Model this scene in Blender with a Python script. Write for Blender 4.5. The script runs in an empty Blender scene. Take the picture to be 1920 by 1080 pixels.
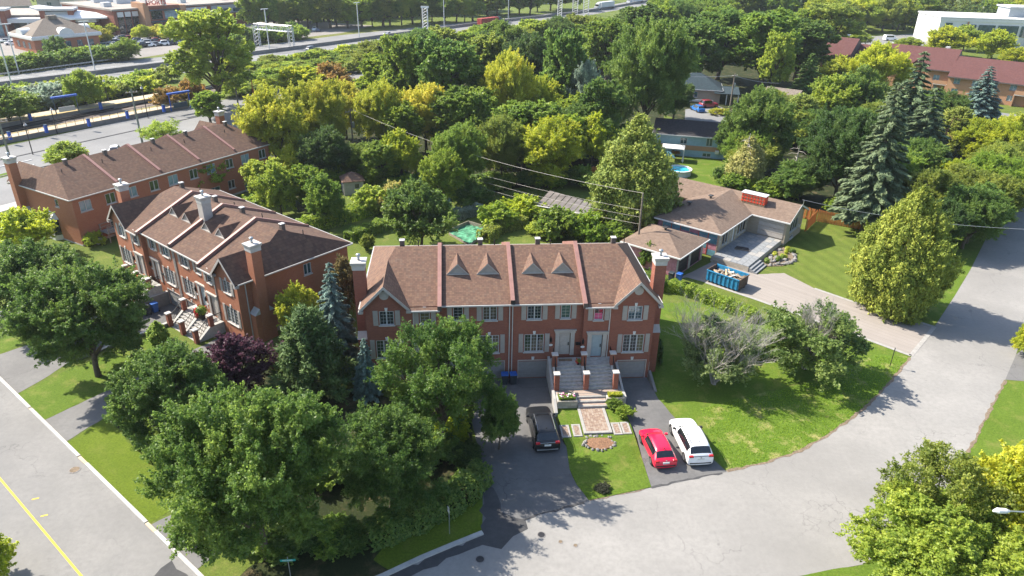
import bpy, bmesh, math, random
import numpy as np
from mathutils import Vector, Matrix
from mathutils.geometry import delaunay_2d_cdt

rnd = random.Random(7)
scene = bpy.context.scene
COL = scene.collection
R = math.radians

# ------------------------------------------------------------------ camera
CAM_H = 36.0
F_PX, C_X, C_Y = 1332.0, 960.0, 540.0          # focal length and centre on the 1920 x 1080 survey grid
_n = np.array([(905 - C_X) / F_PX, (3230 - C_Y) / F_PX, 1.0]); _n /= np.linalg.norm(_n)   # nadir seen by the lens
_up = -_n
_fw = np.array([0, 0, 1.0])
_y = _fw - _up * _fw.dot(_up); _y /= np.linalg.norm(_y)
_x = np.cross(_y, _up)
if _x[0] < 0: _x = -_x
ROT = np.stack([_x, _y, _up])
cam_data = bpy.data.cameras.new('camera')
cam = bpy.data.objects.new('camera', cam_data); COL.objects.link(cam)
cam_data.sensor_width = 36.0
cam_data.lens = F_PX / 1920 * 36
cam_data.clip_start = 0.5
cam_data.clip_end = 4000
_cx, _cy, _cz = ROT @ np.array([1, 0, 0.]), ROT @ np.array([0, -1., 0]), -(ROT @ _fw)
cam.matrix_world = Matrix(((_cx[0], _cy[0], _cz[0], 0), (_cx[1], _cy[1], _cz[1], 0), (_cx[2], _cy[2], _cz[2], CAM_H), (0, 0, 0, 1)))
scene.camera = cam

# ------------------------------------------------------------------ sky and sun
SUN = Vector((-0.95, 0.38, 1.0)).normalized()   # towards the sun
world = bpy.data.worlds.new('World'); scene.world = world; world.use_nodes = True
wn = world.node_tree.nodes; wl = world.node_tree.links
wn.clear()
sky = wn.new('ShaderNodeTexSky'); sky.sky_type = 'NISHITA'; sky.sun_disc = False
sky.sun_elevation = math.asin(SUN.z); sky.sun_rotation = math.atan2(SUN.x, SUN.y)
sky.air_density = 1.0; sky.dust_density = 1.2; sky.ozone_density = 1.0
bg = wn.new('ShaderNodeBackground'); bg.inputs['Strength'].default_value = 0.135
wo = wn.new('ShaderNodeOutputWorld')
wl.new(sky.outputs[0], bg.inputs[0]); wl.new(bg.outputs[0], wo.inputs[0])
sd = bpy.data.lights.new('sun', 'SUN'); sd.energy = 5.0; sd.angle = R(0.53); sd.color = (1.0, 0.93, 0.82)
sun = bpy.data.objects.new('sun', sd); COL.objects.link(sun)
sun.rotation_euler = (-SUN).to_track_quat('-Z', 'Y').to_euler(); sun.location = (0, 0, 120)
vs = scene.view_settings
scene.display_settings.display_device = 'sRGB'
vs.view_transform = 'Standard'; vs.look = 'None'; vs.exposure = 1.28; vs.gamma = 1.0; vs.use_curve_mapping = False
scene.cycles.max_bounces = 6; scene.cycles.diffuse_bounces = 3; scene.cycles.glossy_bounces = 3
scene.cycles.transmission_bounces = 4; scene.cycles.transparent_max_bounces = 6
scene.cycles.caustics_reflective = False; scene.cycles.caustics_refractive = False
scene.cycles.sample_clamp_indirect = 6.0

# ------------------------------------------------------------------ survey helpers
def ray(px, py):
    return ROT @ np.array([(px - C_X) / F_PX, (py - C_Y) / F_PX, 1.0])
def G(px, py, z=0.0):
    """the place on the level z that a point of the survey photograph shows"""
    d = ray(px, py); t = (z - CAM_H) / d[2]
    return Vector((d[0] * t, d[1] * t, z))
def PX(p):
    c = ROT.T @ (np.array(p) - np.array([0, 0, CAM_H]))
    return C_X + F_PX * c[0] / c[2], C_Y + F_PX * c[1] / c[2], c[2]
def height_at(base, ty):
    lo, hi = 0.0, 34.0
    for _ in range(40):
        m = (lo + hi) / 2
        if PX((base[0], base[1], m))[1] > ty: lo = m
        else: hi = m
    return lo

# ------------------------------------------------------------------ object helpers
def put(name, data, parent=None):
    o = bpy.data.objects.new(name, data); COL.objects.link(o)
    if parent is not None: o.parent = parent
    return o
def tag(o, label, cat=None, group=None, kind=None):
    if label: o['label'] = label
    if cat: o['category'] = cat
    if group: o['group'] = group
    if kind: o['kind'] = kind
    return o
def thing(name, label, cat, loc=(0, 0, 0), rz=0.0, group=None):
    o = put(name, None); o.empty_display_size = 0.3
    o.location = loc; o.rotation_euler = (0, 0, rz)
    return tag(o, label, cat, group)

class MB:
    """collects faces, becomes ONE mesh"""
    def __init__(s): s.v = []; s.f = []; s.m = []
    def add(s, vs, fs, m=0):
        b = len(s.v); s.v += [tuple(p) for p in vs]; s.f += [tuple(i + b for i in f) for f in fs]; s.m += [m] * len(fs); return s
    def box(s, x0, x1, y0, y1, z0, z1, m=0):
        return s.add([(x0,y0,z0),(x1,y0,z0),(x1,y1,z0),(x0,y1,z0),(x0,y0,z1),(x1,y0,z1),(x1,y1,z1),(x0,y1,z1)],
                     [(0,3,2,1),(4,5,6,7),(0,1,5,4),(1,2,6,5),(2,3,7,6),(3,0,4,7)], m)
    def bevel_box(s, x0, x1, y0, y1, z0, z1, b=0.03, m=0):
        vs = []
        for z, i in ((z0, b), (z0 + b, 0), (z1 - b, 0), (z1, b)):
            vs += [(x0+i,y0+i,z),(x1-i,y0+i,z),(x1-i,y1-i,z),(x0+i,y1-i,z)]
        fs = [(3,2,1,0),(12,13,14,15)]
        for k in range(3):
            for j in range(4):
                a, c = 4*k+j, 4*k+(j+1) % 4; fs.append((a, c, c+4, a+4))
        return s.add(vs, fs, m)
    def poly(s, pts, m=0): return s.add(pts, [tuple(range(len(pts)))], m)
    def prism(s, pts, z0, z1, m=0):
        n = len(pts)
        if sum(pts[i][0]*pts[(i+1)%n][1]-pts[(i+1)%n][0]*pts[i][1] for i in range(n)) < 0: pts = pts[::-1]
        vs = [(p[0],p[1],z0) for p in pts] + [(p[0],p[1],z1) for p in pts]
        fs = [tuple(range(n))[::-1], tuple(range(n, 2*n))] + [(i,(i+1)%n,n+(i+1)%n,n+i) for i in range(n)]
        return s.add(vs, fs, m)
    def xprism(s, pts, x0, x1, m=0):
        """profile in (y, z) swept along x"""
        n = len(pts)
        vs = [(x0,p[0],p[1]) for p in pts] + [(x1,p[0],p[1]) for p in pts]
        fs = [tuple(range(n))[::-1], tuple(range(n, 2*n))] + [(i,(i+1)%n,n+(i+1)%n,n+i) for i in range(n)]
        return s.add(vs, fs, m)
    def yprism(s, pts, y0, y1, m=0):
        n = len(pts)
        vs = [(p[0],y0,p[1]) for p in pts] + [(p[0],y1,p[1]) for p in pts]
        fs = [tuple(range(n)), tuple(range(n, 2*n))[::-1]] + [(i,n+i,n+(i+1)%n,(i+1)%n) for i in range(n)]
        return s.add(vs, fs, m)
    def slab(s, pts, th, m=0):
        """a flat sloped piece with thickness th below its top face"""
        n = len(pts); p = [Vector(q) for q in pts]
        nn = Vector((0,0,0))
        for i in range(n): nn += p[i].cross(p[(i+1)%n])
        if nn.z < 0: p = p[::-1]
        vs = [tuple(q) for q in p] + [(q.x,q.y,q.z-th) for q in p]
        fs = [tuple(range(n)), tuple(range(n,2*n))[::-1]] + [(i,n+i,n+(i+1)%n,(i+1)%n) for i in range(n)]
        return s.add(vs, fs, m)
    def tube(s, pts, rad, n=6, m=0, cap=True):
        pts = [Vector(p) for p in pts]
        if not isinstance(rad, (list, tuple)): rad = [rad]*len(pts)
        vs = []
        for i, p in enumerate(pts):
            d = (pts[min(i+1,len(pts)-1)] - pts[max(i-1,0)])
            if d.length < 1e-6: d = Vector((0,0,1))
            d.normalize()
            a = d.cross(Vector((0,0,1)) if abs(d.z) < .95 else Vector((1,0,0))).normalized(); b = d.cross(a)
            for k in range(n):
                t = 2*math.pi*k/n; vs.append(tuple(p + (a*math.cos(t) + b*math.sin(t))*rad[i]))
        fs = []
        for i in range(len(pts)-1):
            for k in range(n):
                fs.append((i*n+k, i*n+(k+1)%n, (i+1)*n+(k+1)%n, (i+1)*n+k))
        if cap: fs += [tuple(range(n))[::-1], tuple(range((len(pts)-1)*n, len(pts)*n))]
        return s.add(vs, fs, m)
    def disc(s, c, r, axis='z', n=20, m=0, th=0.0):
        vs = []
        for k in range(n):
            t = 2*math.pi*k/n; a, b = r*math.cos(t), r*math.sin(t)
            vs.append((c[0]+a,c[1]+b,c[2]) if axis == 'z' else ((c[0]+a,c[1],c[2]+b) if axis == 'y' else (c[0],c[1]+a,c[2]+b)))
        return s.add(vs, [tuple(range(n))], m)
    def mesh(s, name, mats, smooth=False):
        me = bpy.data.meshes.new(name); me.from_pydata(s.v, [], s.f)
        for mt in (mats if isinstance(mats, (list, tuple)) else [mats]): me.materials.append(mt)
        if any(s.m): me.polygons.foreach_set('material_index', s.m)
        if smooth: me.polygons.foreach_set('use_smooth', [True]*len(s.f))
        me.update(); return me
    def build(s, name, mats, parent=None, smooth=False):
        return put(name, s.mesh(name, mats, smooth), parent)

_cache = {}
def shared(key, make, mats, smooth=False):
    if key not in _cache: _cache[key] = make().mesh(str(key[0]), mats, smooth)
    return _cache[key]
def structure(o): o['kind'] = 'structure'; return o
def stuff(o): o['kind'] = 'stuff'; return o

# ------------------------------------------------------------------ materials
MAT = {}
class NT:
    def __init__(s, name):
        s.mat = bpy.data.materials.new(name); s.mat.use_nodes = True
        s.t = s.mat.node_tree; s.n = s.t.nodes; s.l = s.t.links; s.n.clear()
        s.out = s.n.new('ShaderNodeOutputMaterial'); MAT[name] = s.mat
        s.tc = s.n.new('ShaderNodeTexCoord')
    def node(s, typ, **kw):
        n = s.n.new(typ)
        for k, v in kw.items(): setattr(n, k, v)
        return n
    def link(s, a, b): s.l.new(a, b)
    def noise(s, scale, detail=4, rough=.55, vec=None, dist=0.0):
        n = s.node('ShaderNodeTexNoise'); n.inputs['Scale'].default_value = scale; n.inputs['Detail'].default_value = detail
        n.inputs['Roughness'].default_value = rough; n.inputs['Distortion'].default_value = dist
        s.link(vec if vec is not None else s.tc.outputs['Object'], n.inputs['Vector']); return n.outputs['Fac']
    def ramp(s, fac, stops):
        r = s.node('ShaderNodeValToRGB'); e = r.color_ramp.elements
        while len(e) < len(stops): e.new(0.5)
        for i, (p, c) in enumerate(stops):
            e[i].position = p; e[i].color = (*c, 1) if len(c) == 3 else c
        s.link(fac, r.inputs[0]); return r.outputs['Color']
    def mix(s, fac, a, b, mode='MIX'):
        m = s.node('ShaderNodeMix', data_type='RGBA', blend_type=mode)
        for val, idx in ((fac, 0), (a, 6), (b, 7)):
            if hasattr(val, 'links'): s.link(val, m.inputs[idx])
            elif idx == 0: m.inputs[0].default_value = val
            else: m.inputs[idx].default_value = (*val, 1)
        return m.outputs[2]
    def math(s, op, a, b=None):
        m = s.node('ShaderNodeMath', operation=op)
        for i, v in enumerate((a, b)):
            if v is None: continue
            if hasattr(v, 'links'): s.link(v, m.inputs[i])
            else: m.inputs[i].default_value = v
        return m.outputs[0]
    def bump(s, h, strength=.3, dist=.02):
        b = s.node('ShaderNodeBump'); b.inputs['Strength'].default_value = strength; b.inputs['Distance'].default_value = dist
        s.link(h, b.inputs['Height']); return b.outputs['Normal']
    def bsdf(s, col, rough=.7, metal=0.0, normal=None, spec=.4, **kw):
        p = s.node('ShaderNodeBsdfPrincipled')
        if hasattr(col, 'links'): s.link(col, p.inputs['Base Color'])
        else: p.inputs['Base Color'].default_value = (*col, 1)
        if hasattr(rough, 'links'): s.link(rough, p.inputs['Roughness'])
        else: p.inputs['Roughness'].default_value = rough
        p.inputs['Metallic'].default_value = metal; p.inputs['Specular IOR Level'].default_value = spec
        for k, v in kw.items(): p.inputs[k].default_value = v
        if normal is not None: s.link(normal, p.inputs['Normal'])
        s.link(p.outputs[0], s.out.inputs[0]); return s.mat

def plain(name, col, rough=.6, metal=0.0, var=.18, scale=3.0, spec=.4, bump=0.0, **kw):
    """painted or raw surface with a little uneven wear"""
    t = NT(name); f = t.noise(scale, 5); col = tuple(c*.78 for c in col)
    a = tuple(c*(1-var) for c in col); b = tuple(min(1, c*(1+var)) for c in col)
    c = t.ramp(f, [(.3, a), (.7, b)])
    nm = t.bump(t.noise(scale*12, 3), bump, .01) if bump else None
    return t.bsdf(c, rough, metal, nm, spec, **kw)

def sep_xyz(t, vec):
    s = t.node('ShaderNodeSeparateXYZ'); t.link(vec, s.inputs[0]); return s.outputs
def comb(t, x, y, z=0.0):
    c = t.node('ShaderNodeCombineXYZ')
    for i, v in enumerate((x, y, z)):
        if hasattr(v, 'links'): t.link(v, c.inputs[i])
        else: c.inputs[i].default_value = v
    return c.outputs[0]

def brick_mat(name, c1, c2, mortar, bw=.21, bh=.07, ms=.008):
    c1, c2, mortar = [tuple(x*.82 for x in q) for q in (c1, c2, mortar)]
    t = NT(name); o = sep_xyz(t, t.tc.outputs['Object'])
    v = comb(t, t.math('ADD', o[0], o[1]), o[2])
    b = t.node('ShaderNodeTexBrick'); t.link(v, b.inputs['Vector'])
    b.inputs['Scale'].default_value = 1.0; b.inputs['Brick Width'].default_value = bw; b.inputs['Row Height'].default_value = bh
    b.inputs['Mortar Size'].default_value = ms; b.inputs['Bias'].default_value = 0.0
    b.inputs['Color1'].default_value = (*c1, 1); b.inputs['Color2'].default_value = (*c2, 1); b.inputs['Mortar'].default_value = (*mortar, 1)
    g = t.mix(t.math('MULTIPLY', t.noise(.5, 5), .5), b.outputs['Color'], tuple(x*.62 for x in c1))
    g2 = t.mix(t.math('MULTIPLY', t.noise(7, 2), .35), g, c2)
    return t.bsdf(g2, .85, normal=t.bump(b.outputs['Fac'], -.35, .006), spec=.25)

def shingle_mat(name, cols, swap=False, row=.24, wid=.55):
    cols = [tuple(x*.8 for x in q) for q in cols]
    t = NT(name); o = sep_xyz(t, t.tc.outputs['Object'])
    v = comb(t, o[1], o[0]) if swap else comb(t, o[0], o[1])
    b = t.node('ShaderNodeTexBrick'); t.link(v, b.inputs['Vector'])
    b.inputs['Scale'].default_value = 1.0; b.inputs['Brick Width'].default_value = wid; b.inputs['Row Height'].default_value = row
    b.inputs['Mortar Size'].default_value = .02; b.inputs['Mortar Smooth'].default_value = .6
    b.inputs['Color1'].default_value = (*cols[0], 1); b.inputs['Color2'].default_value = (*cols[1], 1); b.inputs['Mortar'].default_value = (*[c*.5 for c in cols[0]], 1)
    # patches of single tabs in tan and in slate tones
    m = t.node('ShaderNodeMapping'); t.link(v, m.inputs['Vector']); m.inputs['Scale'].default_value = (2.0/wid, 1/row, 1)
    w = t.node('ShaderNodeTexWhiteNoise', noise_dimensions='2D')
    fl = t.node('ShaderNodeVectorMath', operation='FLOOR'); t.link(m.outputs[0], fl.inputs[0]); t.link(fl.outputs[0], w.inputs['Vector'])
    c = t.mix(.5, b.outputs['Color'], t.ramp(w.outputs['Value'], [(0, cols[2]), (.3, cols[0]), (.62, cols[1]), (.86, cols[3]), (1, cols[4])]))
    c = t.mix(t.math('MULTIPLY', t.noise(.35, 5), .45), c, tuple(x*.7 for x in cols[0]))
    return t.bsdf(c, .9, normal=t.bump(b.outputs['Fac'], -.5, .012), spec=.2)

def asphalt(name, a, b, crack=.5, scale=.35, patch=None, fine=.25):
    a, b = [tuple(x*.84 for x in q) for q in (a, b)]
    t = NT(name); pos = t.tc.outputs['Object']
    c = t.ramp(t.noise(scale, 6, .6), [(.3, a), (.7, b)])
    c = t.mix(t.math('MULTIPLY', t.noise(9, 4, .8), fine), c, tuple(x*1.35 for x in b))
    c = t.mix(t.math('MULTIPLY', t.noise(22, 2, .7), fine), c, tuple(x*.5 for x in a))
    c = t.mix(t.ramp(t.noise(2.6, 5, .7), [(.4, (0, 0, 0)), (.75, (.5, .5, .5))]), c, tuple(x*.74 for x in a))
    c = t.mix(t.ramp(t.noise(.07, 4, .6), [(.42, (0, 0, 0)), (.62, (.55, .55, .55))]), c, tuple(x*.8 for x in a))
    # streaks along the wheel tracks, oil and tar spots
    sp = t.ramp(t.noise(1.4, 2, .5), [(.70, (0, 0, 0)), (.78, (1, 1, 1))])
    c = t.mix(t.math('MULTIPLY', sp, .35), c, tuple(x*.62 for x in a))
    if crack:
        d = t.node('ShaderNodeTexVoronoi', feature='DISTANCE_TO_EDGE'); d.inputs['Scale'].default_value = .16
        w = t.node('ShaderNodeVectorMath', operation='ADD')
        nz = t.node('ShaderNodeTexNoise'); nz.inputs['Scale'].default_value = .5; nz.inputs['Detail'].default_value = 5; t.link(pos, nz.inputs['Vector'])
        sc = t.node('ShaderNodeVectorMath', operation='SCALE'); sc.inputs['Scale'].default_value = 3.2; t.link(nz.outputs['Color'], sc.inputs[0])
        t.link(pos, w.inputs[0]); t.link(sc.outputs[0], w.inputs[1]); t.link(w.outputs[0], d.inputs['Vector'])
        line = t.ramp(d.outputs['Distance'], [(0, (1, 1, 1)), (.006, (0, 0, 0))])
        gate = t.ramp(t.noise(.12, 3), [(.46, (0, 0, 0)), (.6, (1, 1, 1))])
        k = t.math('MULTIPLY', t.math('MULTIPLY', line, gate), crack)
        c = t.mix(k, c, tuple(x*.35 for x in a))
    return t.bsdf(c, .93, normal=t.bump(t.noise(30, 3), .25, .01), spec=.2)

def grass_mat(name, a, b, c_dry, dry=.5, scale=.25, stripes=None):
    t = NT(name)
    c = t.ramp(t.noise(scale, 6, .62), [(.28, a), (.72, b)])
    f = t.noise(7, 5, .75)
    c = t.mix(t.ramp(f, [(.35, (0, 0, 0)), (.72, (.9, .9, .9))]), c, tuple(x*.45 for x in a))
    c = t.mix(t.ramp(t.noise(3.1, 4, .7), [(.45, (0, 0, 0)), (.8, (.5, .5, .5))]), c, tuple(x*.62 for x in a))
    dm = t.ramp(t.noise(.55, 5, .7), [(.52, (0, 0, 0)), (.74, (dry, dry, dry))])
    c = t.mix(dm, c, c_dry)
    if stripes:
        o = sep_xyz(t, t.tc.outputs['Object'])
        k = t.math('SINE', t.math('MULTIPLY', t.math('ADD', t.math('MULTIPLY', o[0], stripes[0]), t.math('MULTIPLY', o[1], stripes[1])), stripes[2]))
        c = t.mix(t.math('MULTIPLY', t.math('ADD', k, 1.0), t.math('MULTIPLY', t.noise(.5, 3), .16)), c, tuple(x*1.5 for x in b))
    return t.bsdf(c, .95, normal=t.bump(t.noise(16, 5, .8), .9, .06), spec=.15)

def leaf_mat(name, translucent=.48, rough=.48):
    """one leaf material; the kind of tree sets the colour on the object, each leaf varies round it"""
    t = NT(name)
    oi = t.node('ShaderNodeObjectInfo')
    at = t.node('ShaderNodeAttribute', attribute_type='GEOMETRY', attribute_name='tint')
    hs = t.node('ShaderNodeHueSaturation'); t.link(oi.outputs['Color'], hs.inputs['Color'])
    t.link(t.math('ADD', t.math('MULTIPLY', at.outputs['Fac'], .05), .478), hs.inputs['Hue'])
    t.link(t.math('ADD', t.math('MULTIPLY', at.outputs['Fac'], -.8), 1.4), hs.inputs['Value'])
    hs.inputs['Saturation'].default_value = 1.0
    p = t.node('ShaderNodeBsdfPrincipled'); t.link(hs.outputs[0], p.inputs['Base Color'])
    p.inputs['Roughness'].default_value = rough; p.inputs['Specular IOR Level'].default_value = .32
    tr = t.node('ShaderNodeBsdfTranslucent')
    br = t.node('ShaderNodeHueSaturation'); br.inputs['Value'].default_value = 1.5; br.inputs['Hue'].default_value = .495; t.link(hs.outputs[0], br.inputs['Color']); t.link(br.outputs[0], tr.inputs[0])
    m = t.node('ShaderNodeMixShader'); m.inputs[0].default_value = translucent
    t.link(p.outputs[0], m.inputs[1]); t.link(tr.outputs[0], m.inputs[2]); t.link(m.outputs[0], t.out.inputs[0]); return t.mat

def glass_mat(name, col, rough=.06):
    t = NT(name)
    return t.bsdf(t.ramp(t.noise(1.1, 2), [(.3, tuple(x*.7 for x in col)), (.7, tuple(x*1.3 for x in col))]), rough, spec=.8)

def car_paint(name, col, metal=0.0, flake=.06):
    t = NT(name)
    c = t.ramp(t.noise(2.0, 3), [(.3, tuple(x*(1-flake) for x in col)), (.7, tuple(min(1, x*(1+flake)) for x in col))])
    return t.bsdf(c, .35, metal, spec=.5, **{'Coat Weight': .2 if max(col) < .05 else .8, 'Coat Roughness': .05})

brick_mat('brick_red', (.25, .072, .045), (.345, .112, .066), (.30, .21, .17))
brick_mat('brick_orange', (.38, .122, .060), (.48, .178, .084), (.36, .25, .2))
brick_mat('brick_tan', (.46, .22, .11), (.55, .30, .16), (.45, .36, .28))
brick_mat('brick_buff', (.42, .34, .25), (.50, .42, .33), (.4, .36, .3), .4, .1)
brick_mat('stone_wall', (.38, .33, .26), (.58, .53, .45), (.33, .3, .26), .48, .26, .02)
brick_mat('pavers', (.46, .33, .25), (.58, .45, .36), (.30, .24, .2), .22, .12, .012)
brick_mat('pavers_grey', (.29, .255, .225), (.36, .32, .285), (.21, .19, .17), .24, .12, .012)
SH = [(.160, .094, .069), (.205, .121, .086), (.110, .075, .059), (.270, .172, .108), (.165, .127, .102)]
shingle_mat('shingle', SH, False, .18, .4); shingle_mat('shingle_side', SH, True, .18, .4)
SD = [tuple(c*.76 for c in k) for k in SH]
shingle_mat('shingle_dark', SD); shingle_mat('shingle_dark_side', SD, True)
SR = [(.2, .142, .108), (.25, .178, .134), (.155, .114, .09), (.295, .215, .16), (.225, .175, .138)]
shingle_mat('shingle_ranch', SR, False, .2, .6); shingle_mat('shingle_ranch_side', SR, True, .2, .6)
SK = [(.045, .042, .045), (.06, .055, .058), (.03, .03, .032), (.075, .07, .07), (.05, .05, .055)]
shingle_mat('shingle_black', SK)
ST = [(.035, .055, .065), (.05, .075, .085), (.03, .04, .05), (.06, .09, .1), (.04, .06, .07)]
shingle_mat('shingle_slate', ST)
SW = [(.125, .056, .052), (.155, .068, .063), (.105, .048, .046), (.17, .08, .073), (.14, .064, .06)]
shingle_mat('shingle_wine', SW)
SG = [(.2, .165, .135), (.25, .21, .17), (.15, .125, .1), (.3, .25, .2), (.2, .18, .16)]
shingle_mat('shingle_grey', SG)
asphalt('asphalt_pale', (.255, .246, .23), (.34, .325, .302), .5, .16)
asphalt('asphalt_left', (.215, .21, .20), (.275, .265, .25), .5)
asphalt('asphalt_drive', (.125, .123, .122), (.19, .185, .18), .8, .5)
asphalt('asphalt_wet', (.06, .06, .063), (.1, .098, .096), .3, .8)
asphalt('asphalt_grey', (.17, .165, .16), (.225, .22, .21), .6)
asphalt('asphalt_far', (.205, .205, .203), (.27, .267, .26), .3, .1)
asphalt('asphalt_lot', (.25, .23, .21), (.31, .285, .26), .0, .1)
asphalt('concrete', (.42, .405, .38), (.55, .53, .5), .3, 1.1, fine=.12)
asphalt('concrete_dark', (.2, .19, .18), (.3, .285, .27), .3, 1.1, fine=.15)
asphalt('concrete_sand', (.5, .41, .29), (.58, .49, .36), .2, .6, fine=.12)
asphalt('ballast', (.16, .13, .11), (.25, .2, .165), 0, 2.0, fine=.6)
grass_mat('grass', (.095, .135, .022), (.145, .185, .032), (.24, .2, .075), .45)
grass_mat('lawn', (.09, .15, .015), (.132, .2, .024), (.26, .22, .075), .5, .3)
grass_mat('lawn_lush', (.105, .155, .012), (.145, .195, .018), (.2, .19, .05), .3, .3)
grass_mat('lawn_rough', (.095, .17, .016), (.15, .225, .028), (.34, .29, .12), 1.0, .5)
grass_mat('lawn_mown', (.095, .135, .02), (.135, .175, .03), (.22, .2, .06), .35, .3, (1.0, .3, 3.2))
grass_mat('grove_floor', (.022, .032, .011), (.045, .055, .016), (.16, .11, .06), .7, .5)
grass_mat('field_grass', (.12, .14, .03), (.17, .17, .045), (.27, .22, .1), .6, .2)
plain('mulch', (.23, .125, .07), .95, 0, .5, 9, bump=.6)
plain('soil', (.2, .15, .1), .95, 0, .4, 6, bump=.5)
plain('rock', (.25, .235, .22), .9, 0, .35, 5, bump=.5)
plain('trim_white', (.72, .71, .68), .55, 0, .08)
plain('trim_beige', (.47, .43, .39), .6, 0, .1)
plain('shutter_paint', (.40, .365, .33), .6, 0, .08)
plain('frame_white', (.55, .56, .56), .5, 0, .07)
plain('gutter_metal', (.56, .54, .51), .45, .1, .1)
plain('cap_concrete', (.52, .50, .47), .8, 0, .12, 2, bump=.2)
plain('parapet_metal', (.33, .175, .145), .55, .1, .12, 2)
plain('garage_paint', (.30, .29, .28), .6, 0, .08)
plain('door_paint', (.34, .42, .45), .5, 0, .07)
plain('step_concrete', (.42, .40, .37), .85, 0, .2, 4, bump=.3)
plain('black_metal', (.015, .015, .017), .45, .4, .2)
plain('dark_metal', (.05, .048, .05), .5, .5, .2)
plain('galvanised', (.48, .50, .51), .4, .7, .15)
plain('vent_brown', (.13, .105, .095), .6, .2, .2)
plain('wood_pole', (.21, .175, .14), .9, 0, .3, 6, bump=.4)
plain('wood_pole_green', (.20, .23, .19), .9, 0, .25, 6, bump=.4)
plain('wood_orange', (.46, .165, .045), .75, 0, .3, 5, bump=.3)
plain('wood_grey', (.34, .29, .23), .85, 0, .3, 5, bump=.4)
plain('wood_scrap', (.56, .42, .26), .85, 0, .4, 5)
plain('bark', (.12, .095, .07), .95, 0, .4, 7, bump=.7)
plain('bark_pale', (.38, .34, .30), .95, 0, .3, 7, bump=.5)
plain('bark_pine', (.34, .19, .10), .95, 0, .35, 7, bump=.5)
plain('twig_grey', (.42, .38, .345), .9, 0, .25, 6)
plain('rubber', (.014, .014, .015), .8, 0, .2)
plain('rim_alloy', (.45, .46, .47), .35, .8, .1)
plain('plastic_black', (.02, .02, .021), .6, 0, .2)
plain('bin_blue', (.02, .11, .40), .5, 0, .12)
plain('bin_dark', (.035, .045, .055), .55, 0, .15)
plain('dumpster_blue', (.03, .25, .46), .55, .1, .3, 2.5)
plain('dumpster_rust', (.13, .09, .07), .8, .3, .4, 3)
plain('red_lath', (.66, .08, .035), .6, 0, .2)
plain('foil_blue', (.16, .34, .42), .35, .2, .3, 2)
plain('foil_pink', (.5, .22, .27), .5, 0, .25)
plain('white_paint', (.78, .78, .76), .5, 0, .06)
plain('white_roof', (.68, .68, .66), .7, 0, .1, .3)
plain('yellow_paint', (.70, .48, .03), .7, 0, .15, 6)
plain('marking_white', (.68, .68, .66), .75, 0, .2, 6)
plain('blue_paint', (.02, .09, .42), .5, 0, .12)
plain('sign_green', (.01, .30, .26), .45, 0, .1)
plain('sign_red', (.62, .02, .02), .5, 0, .1)
plain('steel_white', (.66, .67, .68), .5, .2, .1)
plain('steel_navy', (.035, .07, .105), .4, .2, .15)
plain('cladding_grey', (.38, .42, .45), .5, .1, .1)
plain('cladding_blue', (.30, .46, .54), .6, 0, .1)
plain('roof_gravel', (.34, .30, .26), .95, 0, .15, .4)
plain('siding_teal', (.25, .52, .5), .6, 0, .12)
plain('container_red', (.36, .045, .035), .6, .1, .15)
plain('truck_white', (.72, .73, .74), .4, 0, .06)
plain('pool_wall', (.62, .64, .66), .5, 0, .08)
plain('curtain', (.55, .53, .48), .9, 0, .15)
plain('pink_cloth', (.62, .10, .22), .8, 0, .12)
plain('polycarbonate', (.19, .165, .15), .35, 0, .3, .8)
plain('net_green', (.07, .26, .14), .7, 0, .7, 2.2)
plain('slab_stone', (.35, .335, .31), .85, 0, .15, 3, bump=.2)
plain('patio_stone', (.255, .265, .27), .8, 0, .18, 2, bump=.2)
plain('flower_red', (.55, .03, .02), .7); plain('flower_pink', (.7, .2, .42), .7); plain('flower_white', (.75, .72, .66), .7); plain('flower_orange', (.7, .25, .02), .7)
t = NT('pool_water'); t.bsdf(t.ramp(t.noise(2, 3), [(.3, (.03, .38, .5)), (.7, (.06, .5, .6))]), .08, spec=.5, normal=t.bump(t.noise(3, 3), .15, .02))
glass_mat('glass_dark', (.018, .026, .03)); glass_mat('glass_blue', (.035, .075, .09)); glass_mat('glass_warm', (.10, .085, .06), .12); glass_mat('glass_green', (.035, .06, .03))
glass_mat('glass_sky', (.16, .26, .31), .1); glass_mat('car_glass', (.010, .012, .015), .04); glass_mat('glass_navy', (.01, .022, .05), .05)
leaf_mat('leaf'); leaf_mat('needle', .18, .7)
car_paint('paint_red', (.68, .006, .045)); car_paint('paint_white', (.80, .80, .80)); car_paint('paint_black', (.008, .009, .011))
for nm, c in dict(paint_silver=(.42, .44, .46), paint_grey=(.12, .13, .14), paint_blue=(.02, .14, .42), paint_navy=(.015, .03, .07), paint_wine=(.25, .012, .02), paint_teal=(.03, .13, .17)).items(): car_paint(nm, c)
t = NT('lamp_red'); t.bsdf(t.ramp(t.noise(4), [(.3, (.35, .01, .015)), (.7, (.5, .02, .02))]), .15, spec=.6)
t = NT('lamp_clear'); t.bsdf(t.ramp(t.noise(4), [(.3, (.5, .52, .54)), (.7, (.7, .72, .74))]), .15, spec=.6)
def M(n): return MAT[n]

# ================================================================== the ground and the streets
FRAME_B2 = (Vector((-35.48, 67.05, -1.15)), R(-38.7))    # the row house by the left street
FRAME_MAIN = (Vector((0.12, 53.75, 0.0)), R(5.0))        # the row house in the middle
FRAME_B3 = (Vector((-57.6, 102.06, -1.45)), R(240.2))    # the row house by the railway
FRAME_RANCH = (Vector((25.78, 81.98, 0.0)), R(-38.3))    # the bungalow
def W(frame, u, v, z=0.0):
    o, a = frame
    return Vector((o.x + u*math.cos(a) - v*math.sin(a), o.y + u*math.sin(a) + v*math.cos(a), z))

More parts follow.
